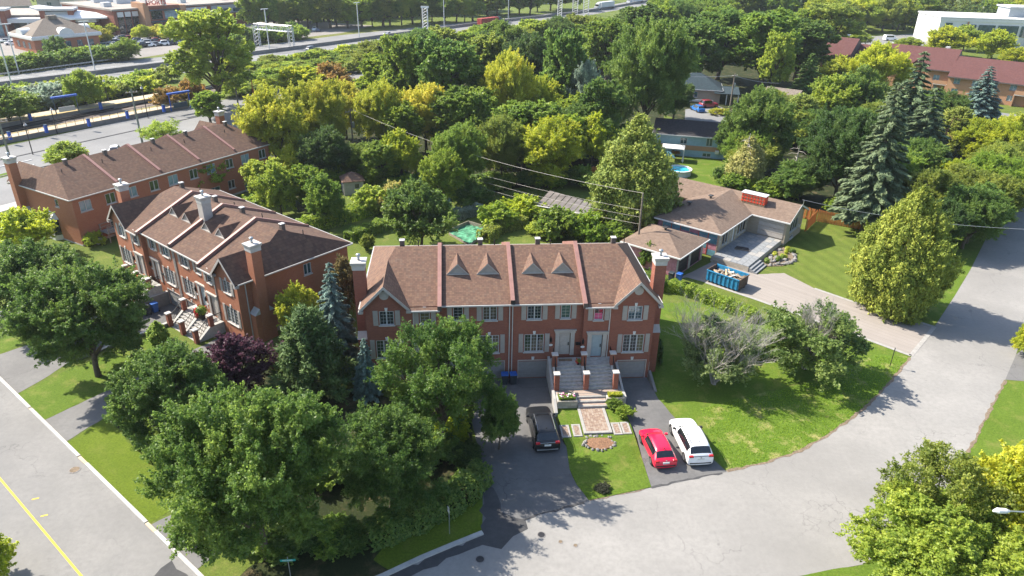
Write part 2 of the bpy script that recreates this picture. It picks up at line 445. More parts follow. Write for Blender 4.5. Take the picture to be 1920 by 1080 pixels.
def sheet(name, pts, z, mat, px=True):
    p = [G(*q) for q in pts] if px else [Vector(q) for q in pts]
    if max(q.length for q in p) < 140:      # soft worn outline: no edge of turf or asphalt is ruler straight
        r = random.Random(len(p)*13+int(p[0].x*10)); w = .035 if 'street' in name else (.05 if 'drive' in name else .10)
        if 'wet' in name: w = .3
        o = []
        for a_, c_ in zip(p, p[1:]+p[:1]):
            n_ = min(40, max(1, int((c_-a_).length/.7))); d_ = (c_-a_).normalized(); nv_ = Vector((-d_.y, d_.x, 0))
            o += [a_.lerp(c_, i/n_)+(nv_*r.uniform(-w, w) if i else Vector((0,0,0))) for i in range(n_)]
        p = o
    b = MB(); b.poly([(q.x, q.y, z) for q in p])
    me = b.mesh(name, M(mat))
    if me.polygons[0].normal.z < 0: me.flip_normals()
    return structure(put(name, me))

court = [W(FRAME_B2, *q) for q in ((-3.25, .5), (-3.25, -12.6), (3.25, -12.6), (3.25, .5))]
outer = [(-900, -40), (1000, -40), (1000, 1500), (-900, 1500)]
pts = [Vector(p) for p in outer] + [Vector((p.x, p.y)) for p in court]
vv, ee, ff, *_ = delaunay_2d_cdt(pts, [(0,1),(1,2),(2,3),(3,0),(4,5),(5,6),(6,7),(7,4)], [], 1, 1e-4)
def _inside(c):
    o, a = FRAME_B2; d = Vector((c[0]-o.x, c[1]-o.y)); u = d.x*math.cos(a)+d.y*math.sin(a); v = -d.x*math.sin(a)+d.y*math.cos(a)
    return -3.25 < u < 3.25 and -12.6 < v < .5
tri = [f for f in ff if not _inside(sum((vv[i] for i in f), Vector((0,0)))/len(f))]
b = MB(); b.add([(v.x, v.y, 0) for v in vv], [tuple(f) for f in tri])
structure(b.build('ground', M('grass')))
# the sunken forecourt of the left row house with its ramp
b = MB()
b.add([W(FRAME_B2, *q) for q in ((-3.25,.5,-1.13),(3.25,.5,-1.13),(3.25,-4.6,-1.13),(-3.25,-4.6,-1.13),(3.25,-12.6,.004),(-3.25,-12.6,.004))], [(0,3,2,1),(3,5,4,2)])
structure(b.build('driveway_court', M('asphalt_drive')))
for s, nm in ((-1, 'retaining_wall'), (1, 'retaining_wall')):
    t_ = thing(nm, ('low concrete retaining wall behind the blue bins at the sunken forecourt' if s < 0 else 'low concrete retaining wall under the brick stair pillars of the sunken forecourt'), 'wall', W(FRAME_B2, 0, 0, 0), FRAME_B2[1], 'retaining walls of the sunken forecourt')
    x0, x1 = (-3.5, -3.24) if s < 0 else (3.24, 3.5)
    b = MB()
    b.xprism([(.4, -1.15), (-12.6, -1.15), (-12.6, .12), (-7.2, .2), (-3.0, .32), (.4, .32)], x0, x1)
    b.build('wall_body', M('concrete_dark'), t_)
    b = MB(); b.xprism([(.4, .321), (-3.0, .321), (-7.2, .201), (-12.6, .121), (-12.6, .18), (-7.2, .27), (-3.0, .39), (.4, .39)], x0-.04, x1+.04); b.build('coping', M('concrete'), t_)

def b2(u, v): return W(FRAME_B2, u, v)
sheet('street_asphalt', [b2(-60,-17.55), b2(60,-17.55), b2(60,-27), b2(-60,-27)], .006, 'asphalt_left', False)
sheet('street_asphalt', [(720,1080),(905,1001),(1000,966),(1105,938),(1221,914),(1362,883),(1430,868),(1500,845),(1560,810),(1620,765),(1665,720),(1710,667),(1752,613),(1790,555),(1820,505),(1850,445),(1890,370),(1925,290),(1990,170),(2040,190),(2010,330),(1965,470),(1925,600),(1905,665),(1885,712),(1850,780),(1815,850),(1770,930),(1700,1000),(1620,1058),(1500,1080),(1380,1110),(1200,1150),(800,1190),(620,1220),(560,1160)], .010, 'asphalt_pale')
sheet('side_street_mouth', [(1885,712),(1905,665),(1925,650),(1990,655),(1990,720),(1925,715)], .013, 'asphalt_grey')
for seg in range(9):
    u0 = -44 + seg*10.5
    b = MB(); b.box(0, 9.2 if seg != 4 else 10.2, -.05, .2, 0, .11); o = structure(b.build('kerb_stone', M('concrete'))); o.location = b2(u0, -17.55); o.rotation_euler.z = FRAME_B2[1]
    b = MB(); b.box(9.25, 10.45, -.045, .19, 0, .06); o = structure(b.build('kerb_stone', M('concrete_sand'))); o.location = b2(u0, -17.55); o.rotation_euler.z = FRAME_B2[1]
kp = [G(*q) for q in ((640,1112),(718,1081),(790,1047),(850,1022),(905,1000))]
b = MB()
for a_, c_ in zip(kp, kp[1:]):
    d = (c_-a_).normalized(); n = Vector((-d.y, d.x, 0))*.17
    b.add([a_-n, c_-n, c_+n, a_+n, a_-n+Vector((0,0,.13)), c_-n+Vector((0,0,.13)), c_+n+Vector((0,0,.13)), a_+n+Vector((0,0,.13))], [(0,1,5,4),(1,2,6,5),(2,3,7,6),(3,0,4,7),(4,5,6,7)])
structure(b.build('kerb', M('concrete')))
# yellow line and two short crossing ticks
b = MB(); b.box(-60, 60, -22.25, -22.11, .012, .014); o = structure(b.build('road_marking', M('yellow_paint'))); o.location = W(FRAME_B2, 0, 0); o.rotation_euler.z = FRAME_B2[1]
for u, v in ((20.1, -21.35), (22.3, -21.6)):
    b = MB(); b.box(-.06, .06, -.22, .22, .015, .017); o = structure(b.build('road_marking', M('yellow_paint'))); o.location = b2(u, v); o.rotation_euler.z = FRAME_B2[1]-.5

# driveways
sheet('driveway', [b2(-2.9,-12.5), b2(-3.2,-17.5), b2(5.2,-17.5), b2(4.2,-14.5), b2(3.2,-12.5)], .012, 'asphalt_grey', False)
sheet('driveway', [b2(-12.4,-3), b2(-12.8,-17.5), b2(-8.2,-17.5), b2(-9,-3)], .012, 'asphalt_grey', False)
sheet('driveway', [b2(9.4,-.3), b2(10.9,-17.5), b2(15.1,-17.5), b2(12.9,-9), b2(12.6,-.3)], .012, 'asphalt_grey', False)
sheet('driveway', [b2(28.6,-17.5), b2(34.5,-17.5), b2(33.5,-10), b2(29.5,-9)], .012, 'asphalt_grey', False)
def mn(u, v): return W(FRAME_MAIN, u, v)
sheet('driveway', [mn(-3.6,.45), mn(3.22,.45), mn(3.22,-5.5), G(1062,838), G(1068,880), G(1082,910), G(1105,940), G(1000,968), G(906,1001), G(906,880), mn(-3.7,-6)], .016, 'asphalt_drive', False)
sheet('driveway', [mn(9.35,.0), mn(12.45,0), G(1234,748), G(1283,803), G(1320,845), G(1363,885), G(1221,915), G(1204,862), G(1190,812), mn(9.3,-6.0)], .016, 'asphalt_drive', False)
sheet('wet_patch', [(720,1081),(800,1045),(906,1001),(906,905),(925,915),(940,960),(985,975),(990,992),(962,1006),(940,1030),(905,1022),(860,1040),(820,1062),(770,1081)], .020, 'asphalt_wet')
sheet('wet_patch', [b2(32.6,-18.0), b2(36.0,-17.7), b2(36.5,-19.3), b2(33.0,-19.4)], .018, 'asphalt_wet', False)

# lawns and verges
sheet('lawn', [b2(-8.1,-3.0), b2(-8.1,-17.4), b2(-3.3,-17.4), b2(-3.6,-8)], .008, 'lawn', False)
sheet('lawn', [b2(5.4,-17.4), b2(10.8,-17.4), b2(9.6,-5), b2(4.2,-5), b2(4.4,-13)], .008, 'lawn', False)
sheet('lawn', [b2(15.3,-17.4), b2(28.4,-17.4), b2(28.3,-14.8), b2(15.0,-14.0), b2(13.5,-11)], .008, 'lawn_lush', False)
sheet('lawn', [mn(12.6,-.2), mn(12.6,14), G(1330,565), G(1420,600), G(1573,620), G(1705,668), G(1560,700), G(1400,745), G(1312,765), G(1350,850), G(1358,878), G(1285,803), G(1232,745)], .008, 'lawn', False)
sheet('verge', [(1312,765),(1400,742),(1500,722),(1640,665),(1706,669),(1664,721),(1619,766),(1559,811),(1499,846),(1429,869),(1364,884),(1340,845)], .012, 'lawn_rough')
sheet('lawn', [(1497,442),(1520,412),(1545,402),(1645,432),(1660,520),(1751,612),(1602,567),(1527,541),(1478,505),(1470,480)], .010, 'lawn_mown')
sheet('lawn', [(1752,612),(1640,575),(1640,540),(1745,430),(1850,330),(1880,290),(1889,370),(1849,446),(1819,506),(1789,556)], .008, 'lawn')
sheet('lawn', [(1815,851),(1851,781),(1886,713),(1925,716),(1990,740),(1990,1100),(1820,1100),(1700,1002),(1770,931)], .012, 'lawn')
sheet('lawn', [(1499,1081),(1621,1059),(1700,1002),(1822,1100),(1560,1160),(1380,1112)], .016, 'lawn')
sheet('lawn', [(1245,318),(1300,290),(1345,300),(1400,330),(1340,360),(1262,345)], .008, 'lawn')
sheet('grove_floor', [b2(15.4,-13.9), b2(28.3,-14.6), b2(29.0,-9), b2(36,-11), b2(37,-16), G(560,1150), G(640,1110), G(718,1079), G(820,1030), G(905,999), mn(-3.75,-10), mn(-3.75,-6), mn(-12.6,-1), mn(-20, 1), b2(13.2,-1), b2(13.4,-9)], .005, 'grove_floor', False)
sheet('lawn', [(735,1072),(905,997),(905,935),(860,950),(800,985),(735,1010),(700,1050)], .012, 'lawn_lush')
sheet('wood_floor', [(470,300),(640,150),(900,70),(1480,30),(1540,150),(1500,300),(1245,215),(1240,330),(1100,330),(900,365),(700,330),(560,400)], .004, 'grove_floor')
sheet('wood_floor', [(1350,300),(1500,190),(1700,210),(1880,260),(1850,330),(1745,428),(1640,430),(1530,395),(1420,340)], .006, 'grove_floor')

# service road, railway, highway, lots
sheet('service_road', [(-60,291),(0,276),(200,233),(360,198),(480,176),(700,116),(720,135),(560,180),(500,228),(440,262),(300,310),(150,350),(80,366),(0,386),(-60,402)], .010, 'asphalt_far')
sheet('pavement', [(-60,402),(0,386),(72,367),(76,376),(0,398),(-60,414)], .03, 'concrete')
sheet('traffic_island', [(-40,338),(0,327),(60,311),(66,317),(0,334),(-40,345)], .03, 'lawn')
for a_, c_, wd in (((-40,309),(430,206),.35), ((0,332),(300,262),.3), ((-40,322),(60,300),.2), ((40,323),(64,309),.18)):
    p, q = G(*a_), G(*c_); d = (q-p).normalized(); n = Vector((-d.y, d.x, 0))*wd/2
    b = MB(); b.add([p-n, q-n, q+n, p+n, p-n+Vector((0,0,.1)), q-n+Vector((0,0,.1)), q+n+Vector((0,0,.1)), p+n+Vector((0,0,.1))], [(4,5,6,7),(0,1,5,4),(2,3,7,6),(1,2,6,5),(3,0,4,7)])
    structure(b.build('kerb', M('asphalt_drive' if wd > .25 else 'marking_white')))
sheet('rail_bed', [(-60,272),(0,258),(200,216),(360,185),(560,142),(700,105),(690,98),(540,133),(360,170),(200,198),(0,238),(-60,250)], .012, 'ballast')
sheet('highway_carriageway', [(-80,190),(0,178),(107,167),(180,156),(283,147),(467,117),(573,102),(640,90),(750,72),(893,56),(1083,33),(1140,22),(1260,2),(1256,-4),(1140,17),(1083,26),(893,47),(620,84),(467,104),(320,122),(0,162),(-80,172)], .012, 'asphalt_far')
sheet('highway_carriageway', [(-80,171),(0,161),(320,121),(467,103),(620,83),(893,46),(1083,25),(1140,16),(1256,-5),(1250,-10),(1140,10),(1083,20),(853,44),(640,66),(467,88),(320,105),(167,121),(55,137),(0,144),(-80,153)], .012, 'asphalt_far')
sheet('parking_lot', [(-80,70),(130,63),(270,61),(330,60),(470,42),(560,38),(700,48),(640,62),(470,82),(330,98),(240,112),(100,112),(60,118),(0,105),(-80,110)], .010, 'asphalt_lot')
sheet('parking_lot', [(1560,62),(1640,68),(1735,62),(1760,80),(1660,98),(1560,92)], .010, 'asphalt_far')
sheet('parking_lot', [(1740,225),(1830,205),(1960,222),(1960,250),(1900,240),(1860,228),(1770,240)], .010, 'asphalt_far')
sheet('lane', [(1285,205),(1345,198),(1420,230),(1370,245),(1300,230),(1284,224)], .012, 'asphalt_far')
sheet('grass_strip', [(0,142),(55,135),(167,119),(320,103),(467,86),(620,72),(853,44),(853,40),(620,62),(470,80),(330,96),(240,110),(100,118),(0,138)], .006, 'field_grass')
# ranch driveway of grey pavers with a pale border
RF = FRAME_RANCH
sheet('driveway', [(1752,613),(1602,567),(1527,541),(1467,508),W(RF,4.4,-1).to_tuple()] and [G(1752,613),G(1602,567),G(1527,541),G(1470,512),W(RF,5.5,-1.0),W(RF,-.2,-1.0),W(RF,-1.2,-8.6),G(1287,520),G(1323,530),G(1413,560),G(1573,617),G(1708,667)], .014, 'pavers_grey', False)
bd = [G(1752,613),G(1602,567),G(1527,541)], [G(1752,613),G(1708,667)], [G(1708,667),G(1573,617),G(1413,560),G(1323,530)]
for line in bd:
    b = MB()
    for p, q in zip(line, line[1:]):
        d = (q-p).normalized(); n = Vector((-d.y, d.x, 0))*.2
        b.add([p-n+Vector((0,0,.03)), q-n+Vector((0,0,.03)), q+n+Vector((0,0,.03)), p+n+Vector((0,0,.03))], [(0,1,2,3)])
    structure(b.build('driveway_edging', M('slab_stone')))
# manhole covers and patches in the street
for k, (px_, py_, r_) in enumerate(((900,1049,.34),(1051,1016,.16),(1079,1023,.16),(140,881,.42),(1015,1003,.3))):
    c = G(px_, py_); t_ = thing('manhole_cover', ['round iron manhole cover in the wet shade by the kerb', 'small rusty valve cover in the street, left of a pair', 'small rusty valve cover in the street, right of a pair', 'rusty oval drain cover beside the left kerb', 'dark iron manhole cover in the dappled tree shade'][k], 'manhole cover', (c.x, c.y, .011), 0, 'covers in the road')
    b = MB(); b.tube([(0,0,0),(0,0,.016)], r_, 18); b.build('frame', M('concrete_dark' if k in (0,4) else 'rock'), t_)
    b = MB(); b.tube([(0,0,.0165),(0,0,.024)], r_*.78, 18); b.build('lid', M('dark_metal' if k in (0,4) else 'soil'), t_)

# tar seams where the driveways meet the street, and old patches in the street
def seam(name, pts, w, mat, z):
    r = random.Random(5); P = [G(*q) for q in pts]; b = MB(); L_, R_ = [], []
    for a_, c_ in zip(P, P[1:]):
        n_ = max(2, int((c_-a_).length/.4)); d = (c_-a_).normalized(); nv_ = Vector((-d.y, d.x, 0))
        for i in range(n_): q = a_.lerp(c_, i/n_)+nv_*r.uniform(-.07, .07); k = w*r.uniform(.3, 1.0); L_.append(q-nv_*k); R_.append(q+nv_*k)
    m = len(L_); b.add([(q.x, q.y, z) for q in L_+R_], [(i, i+1, m+i+1, m+i) for i in range(m-1)]); return structure(b.build(name, M(mat)))
seam('tar_seam', [(908,1001),(1000,968),(1060,952),(1106,939)], .12, 'asphalt_wet', .024)
seam('tar_seam', [(1221,915),(1290,899),(1363,885)], .12, 'asphalt_wet', .024)
seam('tar_seam', [(1106,939),(1165,927),(1221,915)], .07, 'soil', .026)
seam('verge_edge', [(1363,884),(1430,869),(1500,846),(1560,811),(1620,766),(1665,721),(1709,668)], .16, 'soil', .021)
seam('verge_edge', [(1885,713),(1850,781),(1815,851),(1770,931)], .16, 'soil', .021)

# ================================================================== windows, doors and the row houses
def window_part(parent, loc, rz, w, h, lights, glass='glass_dark', grid=(2, 4), shutters=0.0, key=True, sill=True, glasses=None):
    """frame (with its glazing bars) > panes, sill, shutters, keystone. local x along the wall, y into the wall"""
    fr = .06
    def mk():
        b = MB()
        b.box(-w/2, w/2, .02, .12, 0, fr); b.box(-w/2, w/2, .02, .12, h-fr, h)
        b.box(-w/2, -w/2+fr, .021, .119, fr, h-fr); b.box(w/2-fr, w/2, .021, .119, fr, h-fr)
        lw = (w-2*fr)/lights
        for k in range(1, lights): x = -w/2+fr+lw*k; b.box(x-.05, x+.05, .015, .118, fr+.001, h-fr-.001)
        for k in range(lights):
            x0 = -w/2+fr+lw*k
            for i in range(1, grid[0]): x = x0+lw*i/grid[0]; b.box(x-.009, x+.009, .065, .085, fr+.002, h-fr-.002)
            for j in range(1, grid[1]): z = fr+(h-2*fr)*j/grid[1]; b.box(x0+.052, x0+lw-.052, .066, .084, z-.009, z+.009)
        return b
    o = put('window', shared(('window', round(w,2), round(h,2), lights, grid), mk, M('frame_white')), parent)
    o.location = loc; o.rotation_euler.z = rz
    lw = (w-2*fr)/lights
    for k in range(lights):
        gm = glasses[k] if glasses else glass
        x0 = -w/2+fr+lw*k
        p = put('pane', shared(('pane', round(lw,3), round(h,2), gm), lambda: MB().box(.0, lw, .09, .10, fr, h-fr), M(gm)), o); p.location.x = x0
    if sill:
        put('sill', shared(('sill', round(w,2)), lambda: MB().bevel_box(-w/2-.08, w/2+.08, -.1, .1, -.11, -.002, .015), M('cap_concrete')), o)
    if shutters:
        def ms():
            b = MB(); b.box(-shutters/2, shutters/2, -.05, -.004, -.02, h+.06)
            for z0, z1 in ((.08, h*.47), (h*.55, h-.04)):
                b.box(-shutters/2+.06, shutters/2-.06, -.062, -.0501, z0, z1)
            return b
        for s in (-1, 1):
            q = put('shutter', shared(('shutter', round(h,2), shutters), ms, M('shutter_paint')), o); q.location.x = s*(w/2+shutters/2+.10)
    if key:
        put('keystone', shared(('keystone', 1), lambda: MB().yprism([(-.09, 0), (.09, 0), (.13, .3), (-.13, .3)], -.05, .05), M('trim_white')), o).location.z = h+.02
    return o

def wall_panel(b, p0, p1, z0, z1, holes, depth=.14, m=0):
    """one flat wall from p0 to p1 (seen from outside, left to right) with rectangular holes (a0,a1,z0,z1)"""
    p0, p1 = Vector((*p0, 0)), Vector((*p1, 0)); d = p1-p0; L = d.length; d.normalize(); n = Vector((-d.y, d.x, 0))   # n points into the house
    xs = sorted({0, L, *[h[0] for h in holes], *[h[1] for h in holes]}); zs = sorted({z0, z1, *[h[2] for h in holes], *[h[3] for h in holes]})
    def P(a, z, k=0.0): q = p0+d*a+n*k; return (q.x, q.y, z)
    for i in range(len(xs)-1):
        for j in range(len(zs)-1):
            a, c = xs[i], xs[i+1]; e, f = zs[j], zs[j+1]
            if any(h[0]-1e-6 <= a and c <= h[1]+1e-6 and h[2]-1e-6 <= e and f <= h[3]+1e-6 for h in holes): continue
            b.add([P(a,e),P(c,e),P(c,f),P(a,f)], [(0,1,2,3)], m)
    for a, c, e, f in holes:
        b.add([P(a,e),P(c,e),P(c,f),P(a,f),P(a,e,depth),P(c,e,depth),P(c,f,depth),P(a,f,depth)], [(0,4,5,1),(1,5,6,2),(2,6,7,3),(3,7,4,0)], m)

ZE, SL = 7.8, .42        # eave level and pitch of the row houses
def zr(v): return ZE+SL*(v-.1)
RV, RZ = 6.6, ZE+SL*6.5  # ridge
VB = 13.0                # depth

def chimney(parent, u, v, ztop, mat='brick_red', side=1, base=0.0, stack=True):
    b = MB()
    b.box(u-.5, u+.5, v-.5, v+.5, base, ztop-.7)
    if stack:  # wide breast below with a sloped shoulder
        b.box(u-.46, u+.46, v-1.05, v-.501, base, 4.2); b.box(u-.46, u+.46, v+.501, v+1.05, base, 4.2)
    c = b.build('chimney', M(mat), parent)
    if stack:
        s = MB(); s.xprism([(v-1.09, 4.2), (v-.505, 4.2), (v-.505, 4.75)], u-.5, u+.5); s.xprism([(v+.505, 4.2), (v+1.09, 4.2), (v+.505, 4.75)], u-.5, u+.5); s.build('shoulder', M('cap_concrete'), c)
    k = MB()
    for z, r in ((-.72, .54), (-.42, .6)): pass
    vs = []
    for z, r in ((ztop-.72, .53), (ztop-.32, .55), (ztop-.2, .62), (ztop, .66), (ztop+.02, .6)): vs += [(u-r,v-r,z),(u+r,v-r,z),(u+r,v+r,z),(u-r,v+r,z)]
    fs = [(3,2,1,0),(16,17,18,19)]
    for i in range(4):
        for j in range(4): fs.append((4*i+j, 4*i+(j+1)%4, 4*i+4+(j+1)%4, 4*i+4+j))
    k.add(vs, fs); k.build('cap', M('cap_concrete'), c)
    f = MB(); f.tube([(u,v,ztop+.02),(u,v,ztop+.35)], .11, 10); f.tube([(u,v,ztop+.36),(u,v,ztop+.44),(u,v,ztop+.56),(u,v,ztop+.62)], [.14,.2,.19,.08], 12)
    f.build('flue', M('galvanised'), c, True)
    return c

def row_house(frame, label, bounds, wall_mat, sh, front=True, rear=False, garages=(), doors=True, chim=('L', 'R'), dormers=True, variants=0, group=None):
    """bounds: party wall positions along the front; the two end units step forward and carry gables"""
    h = thing('row_house', label, 'row house', frame[0], frame[1], group)
    n = len(bounds)-1; u0, u1 = bounds[0], bounds[-1]
    shs = sh+'_side'
    ins = [0.0]+[.45]*(n-2)+[0.0]
    gl = ['glass_dark', 'glass_blue', 'glass_dark', 'glass_warm']
    wall = MB()
    # ---- openings of each unit, given from the party wall that carries the doors
    units = []
    for i in range(n):
        a, c = bounds[i], bounds[i+1]
        mir = (i % 2 == 0)                    # doors stand next to the right party wall
        if n == 4: mir = i in (0, 2)
        pw = c if mir else a; s = -1 if mir else 1
        end = i in (0, n-1)
        if end: ops = dict(door=.8+.5, up1=1.28, up2=4.5, low=4.6, gar=4.65)
        else: ops = dict(door=1.5, up1=1.55, up2=4.3, low=4.25, gar=4.3)
        units.append((i, a, c, pw, s, end, ins[i], {k: pw+s*x for k, x in ops.items()}))
    front_windows = []
    for i, a, c, pw, s, end, v, ops in units:
        holes = []
        if front:
            for cu, w, z0, z1, nl, kind in ((ops['up2'],1.24,6.08,7.42,2,'w'),(ops['up1'],.84,6.12,7.45,1,'w'),(ops['low'],1.9 if end else 1.74,2.78,4.58,3,'w'),(ops['door'],1.0,2.42,4.62,0,'d')):
                holes.append((cu-w/2-a, cu+w/2-a, z0, z1)); front_windows.append((cu, v, w, z0, z1, nl, kind))
            if i in garages:
                cu = ops['gar']; holes.append((cu-1.28-a, cu+1.28-a, .02, 1.78)); front_windows.append((cu, v, 2.56, .02, 1.78, 0, 'g'))
        if end and n >= 4:
            pass
        wall_panel(wall, (a, v), (c, v), 0, ZE+.02, holes)
    # returns between stepped units
    for k in range(1, n):
        if ins[k-1] != ins[k]:
            u = bounds[k]
            if ins[k] > ins[k-1]: wall_panel(wall, (u, ins[k-1]), (u, ins[k]), 0, ZE+.02, [])
            else: wall_panel(wall, (u, ins[k-1]), (u, ins[k]), 0, ZE+.02, [])
    # sides and back
    sideh = {'R': [(7.4, 8.3, 5.9, 7.1)] if not rear else [], 'L': []}
    if rear: sideh['L'] = [(3.2, 3.95, 6.0, 7.0)]; sideh['R'] = [(VB-3.95, VB-3.2, 6.0, 7.0)]
    wall_panel(wall, (u1, 0), (u1, VB), 0, ZE+.02, sideh['R']); wall_panel(wall, (u0, VB), (u0, 0), 0, ZE+.02, sideh['L'])
    rh = []
    if rear:
        for i, a, c, pw, s, end, v, ops in units:
            m = (a+c)/2
            rh += [(m-1.7, 1.3, 5.75, 7.1, 2), (m+1.6, 1.5, 5.75, 7.1, 2), (m-1.5, 1.2, 2.6, 3.9, 2)]
            if i != n-1: rh.append((m+1.5, 1.8, 1.5, 3.6, 2))
    wall_panel(wall, (u1, VB), (u0, VB), 0, ZE+.02, [(u1-(cu+w/2), u1-(cu-w/2), z0, z1) for cu, w, z0, z1, _ in rh])
    # gable triangles over the end units
    gables = []
    for s, e in ((-1, u0), (1, u1)):
        pe = abs(e)-1.65; gp = ZE-.05+1.02*2.1
        A, Bq = s*(pe-1.95), s*(pe+1.95)
        lo, hi = min(A, Bq), max(A, Bq)
        zc = ZE-.05+1.02*.15
        wall.add([(lo,0,ZE+.02),(hi,0,ZE+.02),(hi,0,zc),(s*pe,0,gp-.12),(lo,0,zc)], [(0,1,2,3,4)])
        gables.append((s, pe, gp))
    wall.build('wall', M(wall_mat), h)
    # soldier course band and foundation
    f = MB(); f.box(u0-.03, u1+.03, VB-.02, VB+.03, 0, 1.75 if rear else 1.4)
    for u, s in ((u0, -1), (u1, 1)): f.box(min(u-.001*s, u+.04*s), max(u-.001*s, u+.04*s), .02, VB-.03, 0, 1.62)
    f.build('foundation', M('concrete'), h)
    # ---- windows, doors, garage doors
    for k, (cu, v, w, z0, z1, nl, kind) in enumerate(front_windows):
        if kind == 'w':
            sh_w = .42 if nl != 3 else .40
            g_ = gl[(k*7+variants) % 4]
            gs = None
            if nl == 3: gs = ['glass_dark', 'glass_dark', 'glass_warm'] if k % 2 else ['glass_green', 'glass_warm', 'glass_dark']
            window_part(h, (cu, v, z0), 0, w, z1-z0, nl, g_, (2, 4) if nl != 3 else (2, 5), sh_w, True, True, gs)
        elif kind == 'd':
            d = MB(); d.box(-.46, .46, .06, .11, 0, 2.16)
            for q0, q1 in ((.18, .9), (1.1, 1.95)):
                for x0, x1 in ((-.36, -.05), (.05, .36)): d.box(x0, x1, .045, .0599, q0, q1)
            o = d.build('door', M('trim_beige' if k % 2 else 'door_paint'), h); o.location = (cu, v, z0)
            sr = MB(); sr.box(-.86, -.5, -.09, .05, -.02, 2.28); sr.box(.5, .86, -.09, .05, -.02, 2.28); sr.box(-.92, .92, -.13, .05, 2.281, 2.5); sr.box(-1.0, 1.0, -.2, .05, 2.501, 2.6); sr.box(-.16, .16, -.14, -.1301, 2.3, 2.48)
            sr.build('door_surround', M('trim_beige'), o)
            kn = MB(); kn.box(.3, .38, -.02, .044, .95, 1.25); kn.build('handle', M('black_metal'), o)
            la = MB(); x = -1.25
            la.box(x-.03, x+.03, -.1, 0, 1.95, 2.0); la.tube([(x,-.12,1.45),(x,-.12,1.5),(x,-.12,1.8),(x,-.12,1.98)], [.05,.09,.11,.03], 8); q = la.build('wall_lamp', M('black_metal'), h); q.location = (cu, v, z0-.1)
            pl = MB(); pl.add([(x+.19*math.cos(t/14*2*math.pi), -.03, 1.12+.11*math.sin(t/14*2*math.pi)) for t in range(14)], [tuple(range(14))]); pl.add([(x+.19*math.cos(t/14*2*math.pi), -.001, 1.12+.11*math.sin(t/14*2*math.pi)) for t in range(14)], [tuple(range(14))]); q = pl.build('number_plate', M('white_paint'), h); q.location = (cu, v, z0-.1)
            if k % 8 > 3:
                mb_ = MB(); mb_.bevel_box(.98, 1.4, -.16, -.005, 1.0, 1.28, .03); q = mb_.build('mailbox', M('black_metal'), h); q.location = (cu, v, z0)
        else:
            gd = MB()
            for j in range(4): gd.bevel_box(-1.27, 1.27, .06, .11, .01+j*.435, .43+j*.435, .012)
            o = gd.build('garage_door', M('garage_paint'), h); o.location = (cu, v, z0)
            ft = MB(); ft.box(-1.36, -1.281, -.03, .05, 0, 1.84); ft.box(1.281, 1.36, -.03, .05, 0, 1.84); ft.box(-1.36, 1.36, -.035, .05, 1.841, 1.93); ft.build('door_trim', M('trim_beige'), o)
            ky = MB(); ky.yprism([(-.1, 1.95), (.1, 1.95), (.13, 2.25), (-.13, 2.25)], -.05, .02); ky.build('keystone', M('trim_white'), o)
    if not rear:
        window_part(h, (u1, 7.85, 5.9), math.pi/2, .9, 1.2, 2, 'glass_blue', (1, 1), 0, False)
    else:
        window_part(h, (u1, VB-3.575, 6.0), math.pi/2, .75, 1.0, 1, 'glass_dark', (1, 1), 0, False)
        window_part(h, (u0, VB-3.575, 6.0), -math.pi/2, .75, 1.0, 1, 'glass_dark', (1, 1), 0, False)
    for k, (cu, w, z0, z1, nl) in enumerate(rh):
        window_part(h, (cu, VB, z0), math.pi, w, z1-z0, nl, ['glass_green', 'glass_sky', 'glass_dark', 'glass_blue'][k % 4], (1, 1), 0, False)
    # ---- roof
    e = u1+.45; gx = u1-1.65; ri = u1-2.28
    gz = ZE-.05+1.02*2.1; gv = .1+(gz-ZE)/SL
    rr = MB(); ff_ = []
    roof = MB()
    mids = bounds[1:-1]
    roof.slab([(mids[0],.1,zr(.1)),(mids[-1],.1,zr(.1)),(mids[-1],RV,RZ),(mids[0],RV,RZ)], .12)
    for s in (-1, 1):
        m = mids[-1] if s > 0 else mids[0]
        roof.slab([(m,-.35,zr(-.35)),(s*(gx-2.12),-.35,zr(-.35)),(s*(gx-2.1),-.02,ZE-.05),(s*gx,gv,gz),(s*ri,RV,RZ),(m,RV,RZ)], .12)
    roof.slab([(-e,VB+.35,ZE-.05),(e,VB+.35,ZE-.05),(ri,RV+.001,RZ),(-ri,RV+.001,RZ)], .12)
    rf = roof.build('roof', M(sh), h)
    for s in (-1, 1):
        q = MB(); q.slab([(s*e,-.4,ZE-.05),(s*gx,-.4,gz),(s*gx,gv,gz),(s*ri,RV,RZ),(s*e,VB+.35,ZE-.05)], .11); q.build('hip_slope', M(shs), rf)
        q = MB(); q.slab([(s*(gx-2.1),-.4,ZE-.05),(s*gx,-.4,gz),(s*gx,gv,gz),(s*(gx-2.1),-.02,ZE-.05)], .11); q.build('gable_slope', M(shs), rf)
        # rake boards of the gable with little return ends
        q = MB()
        for a, c in ((gx-2.12, gx), (gx+2.12, gx)):
            q.add([(s*a,-.43,ZE-.36),(s*c,-.43,gz-.28),(s*c,-.43,gz+.03),(s*a,-.43,ZE-.05), (s*a,-.401,ZE-.36),(s*c,-.401,gz-.28),(s*c,-.401,gz+.03),(s*a,-.401,ZE-.05)], [(0,1,2,3),(7,6,5,4),(0,4,5,1),(3,2,6,7),(0,3,7,4)])
        q.box(min(s*(gx-2.2),s*(gx-1.8)), max(s*(gx-2.2),s*(gx-1.8)), -.42, -.02, ZE-.42, ZE-.2); q.box(min(s*(gx+1.8),s*(gx+2.2)), max(s*(gx+1.8),s*(gx+2.2)), -.42, -.02, ZE-.42, ZE-.2)
        q.build('rake_board', M('trim_beige'), h)
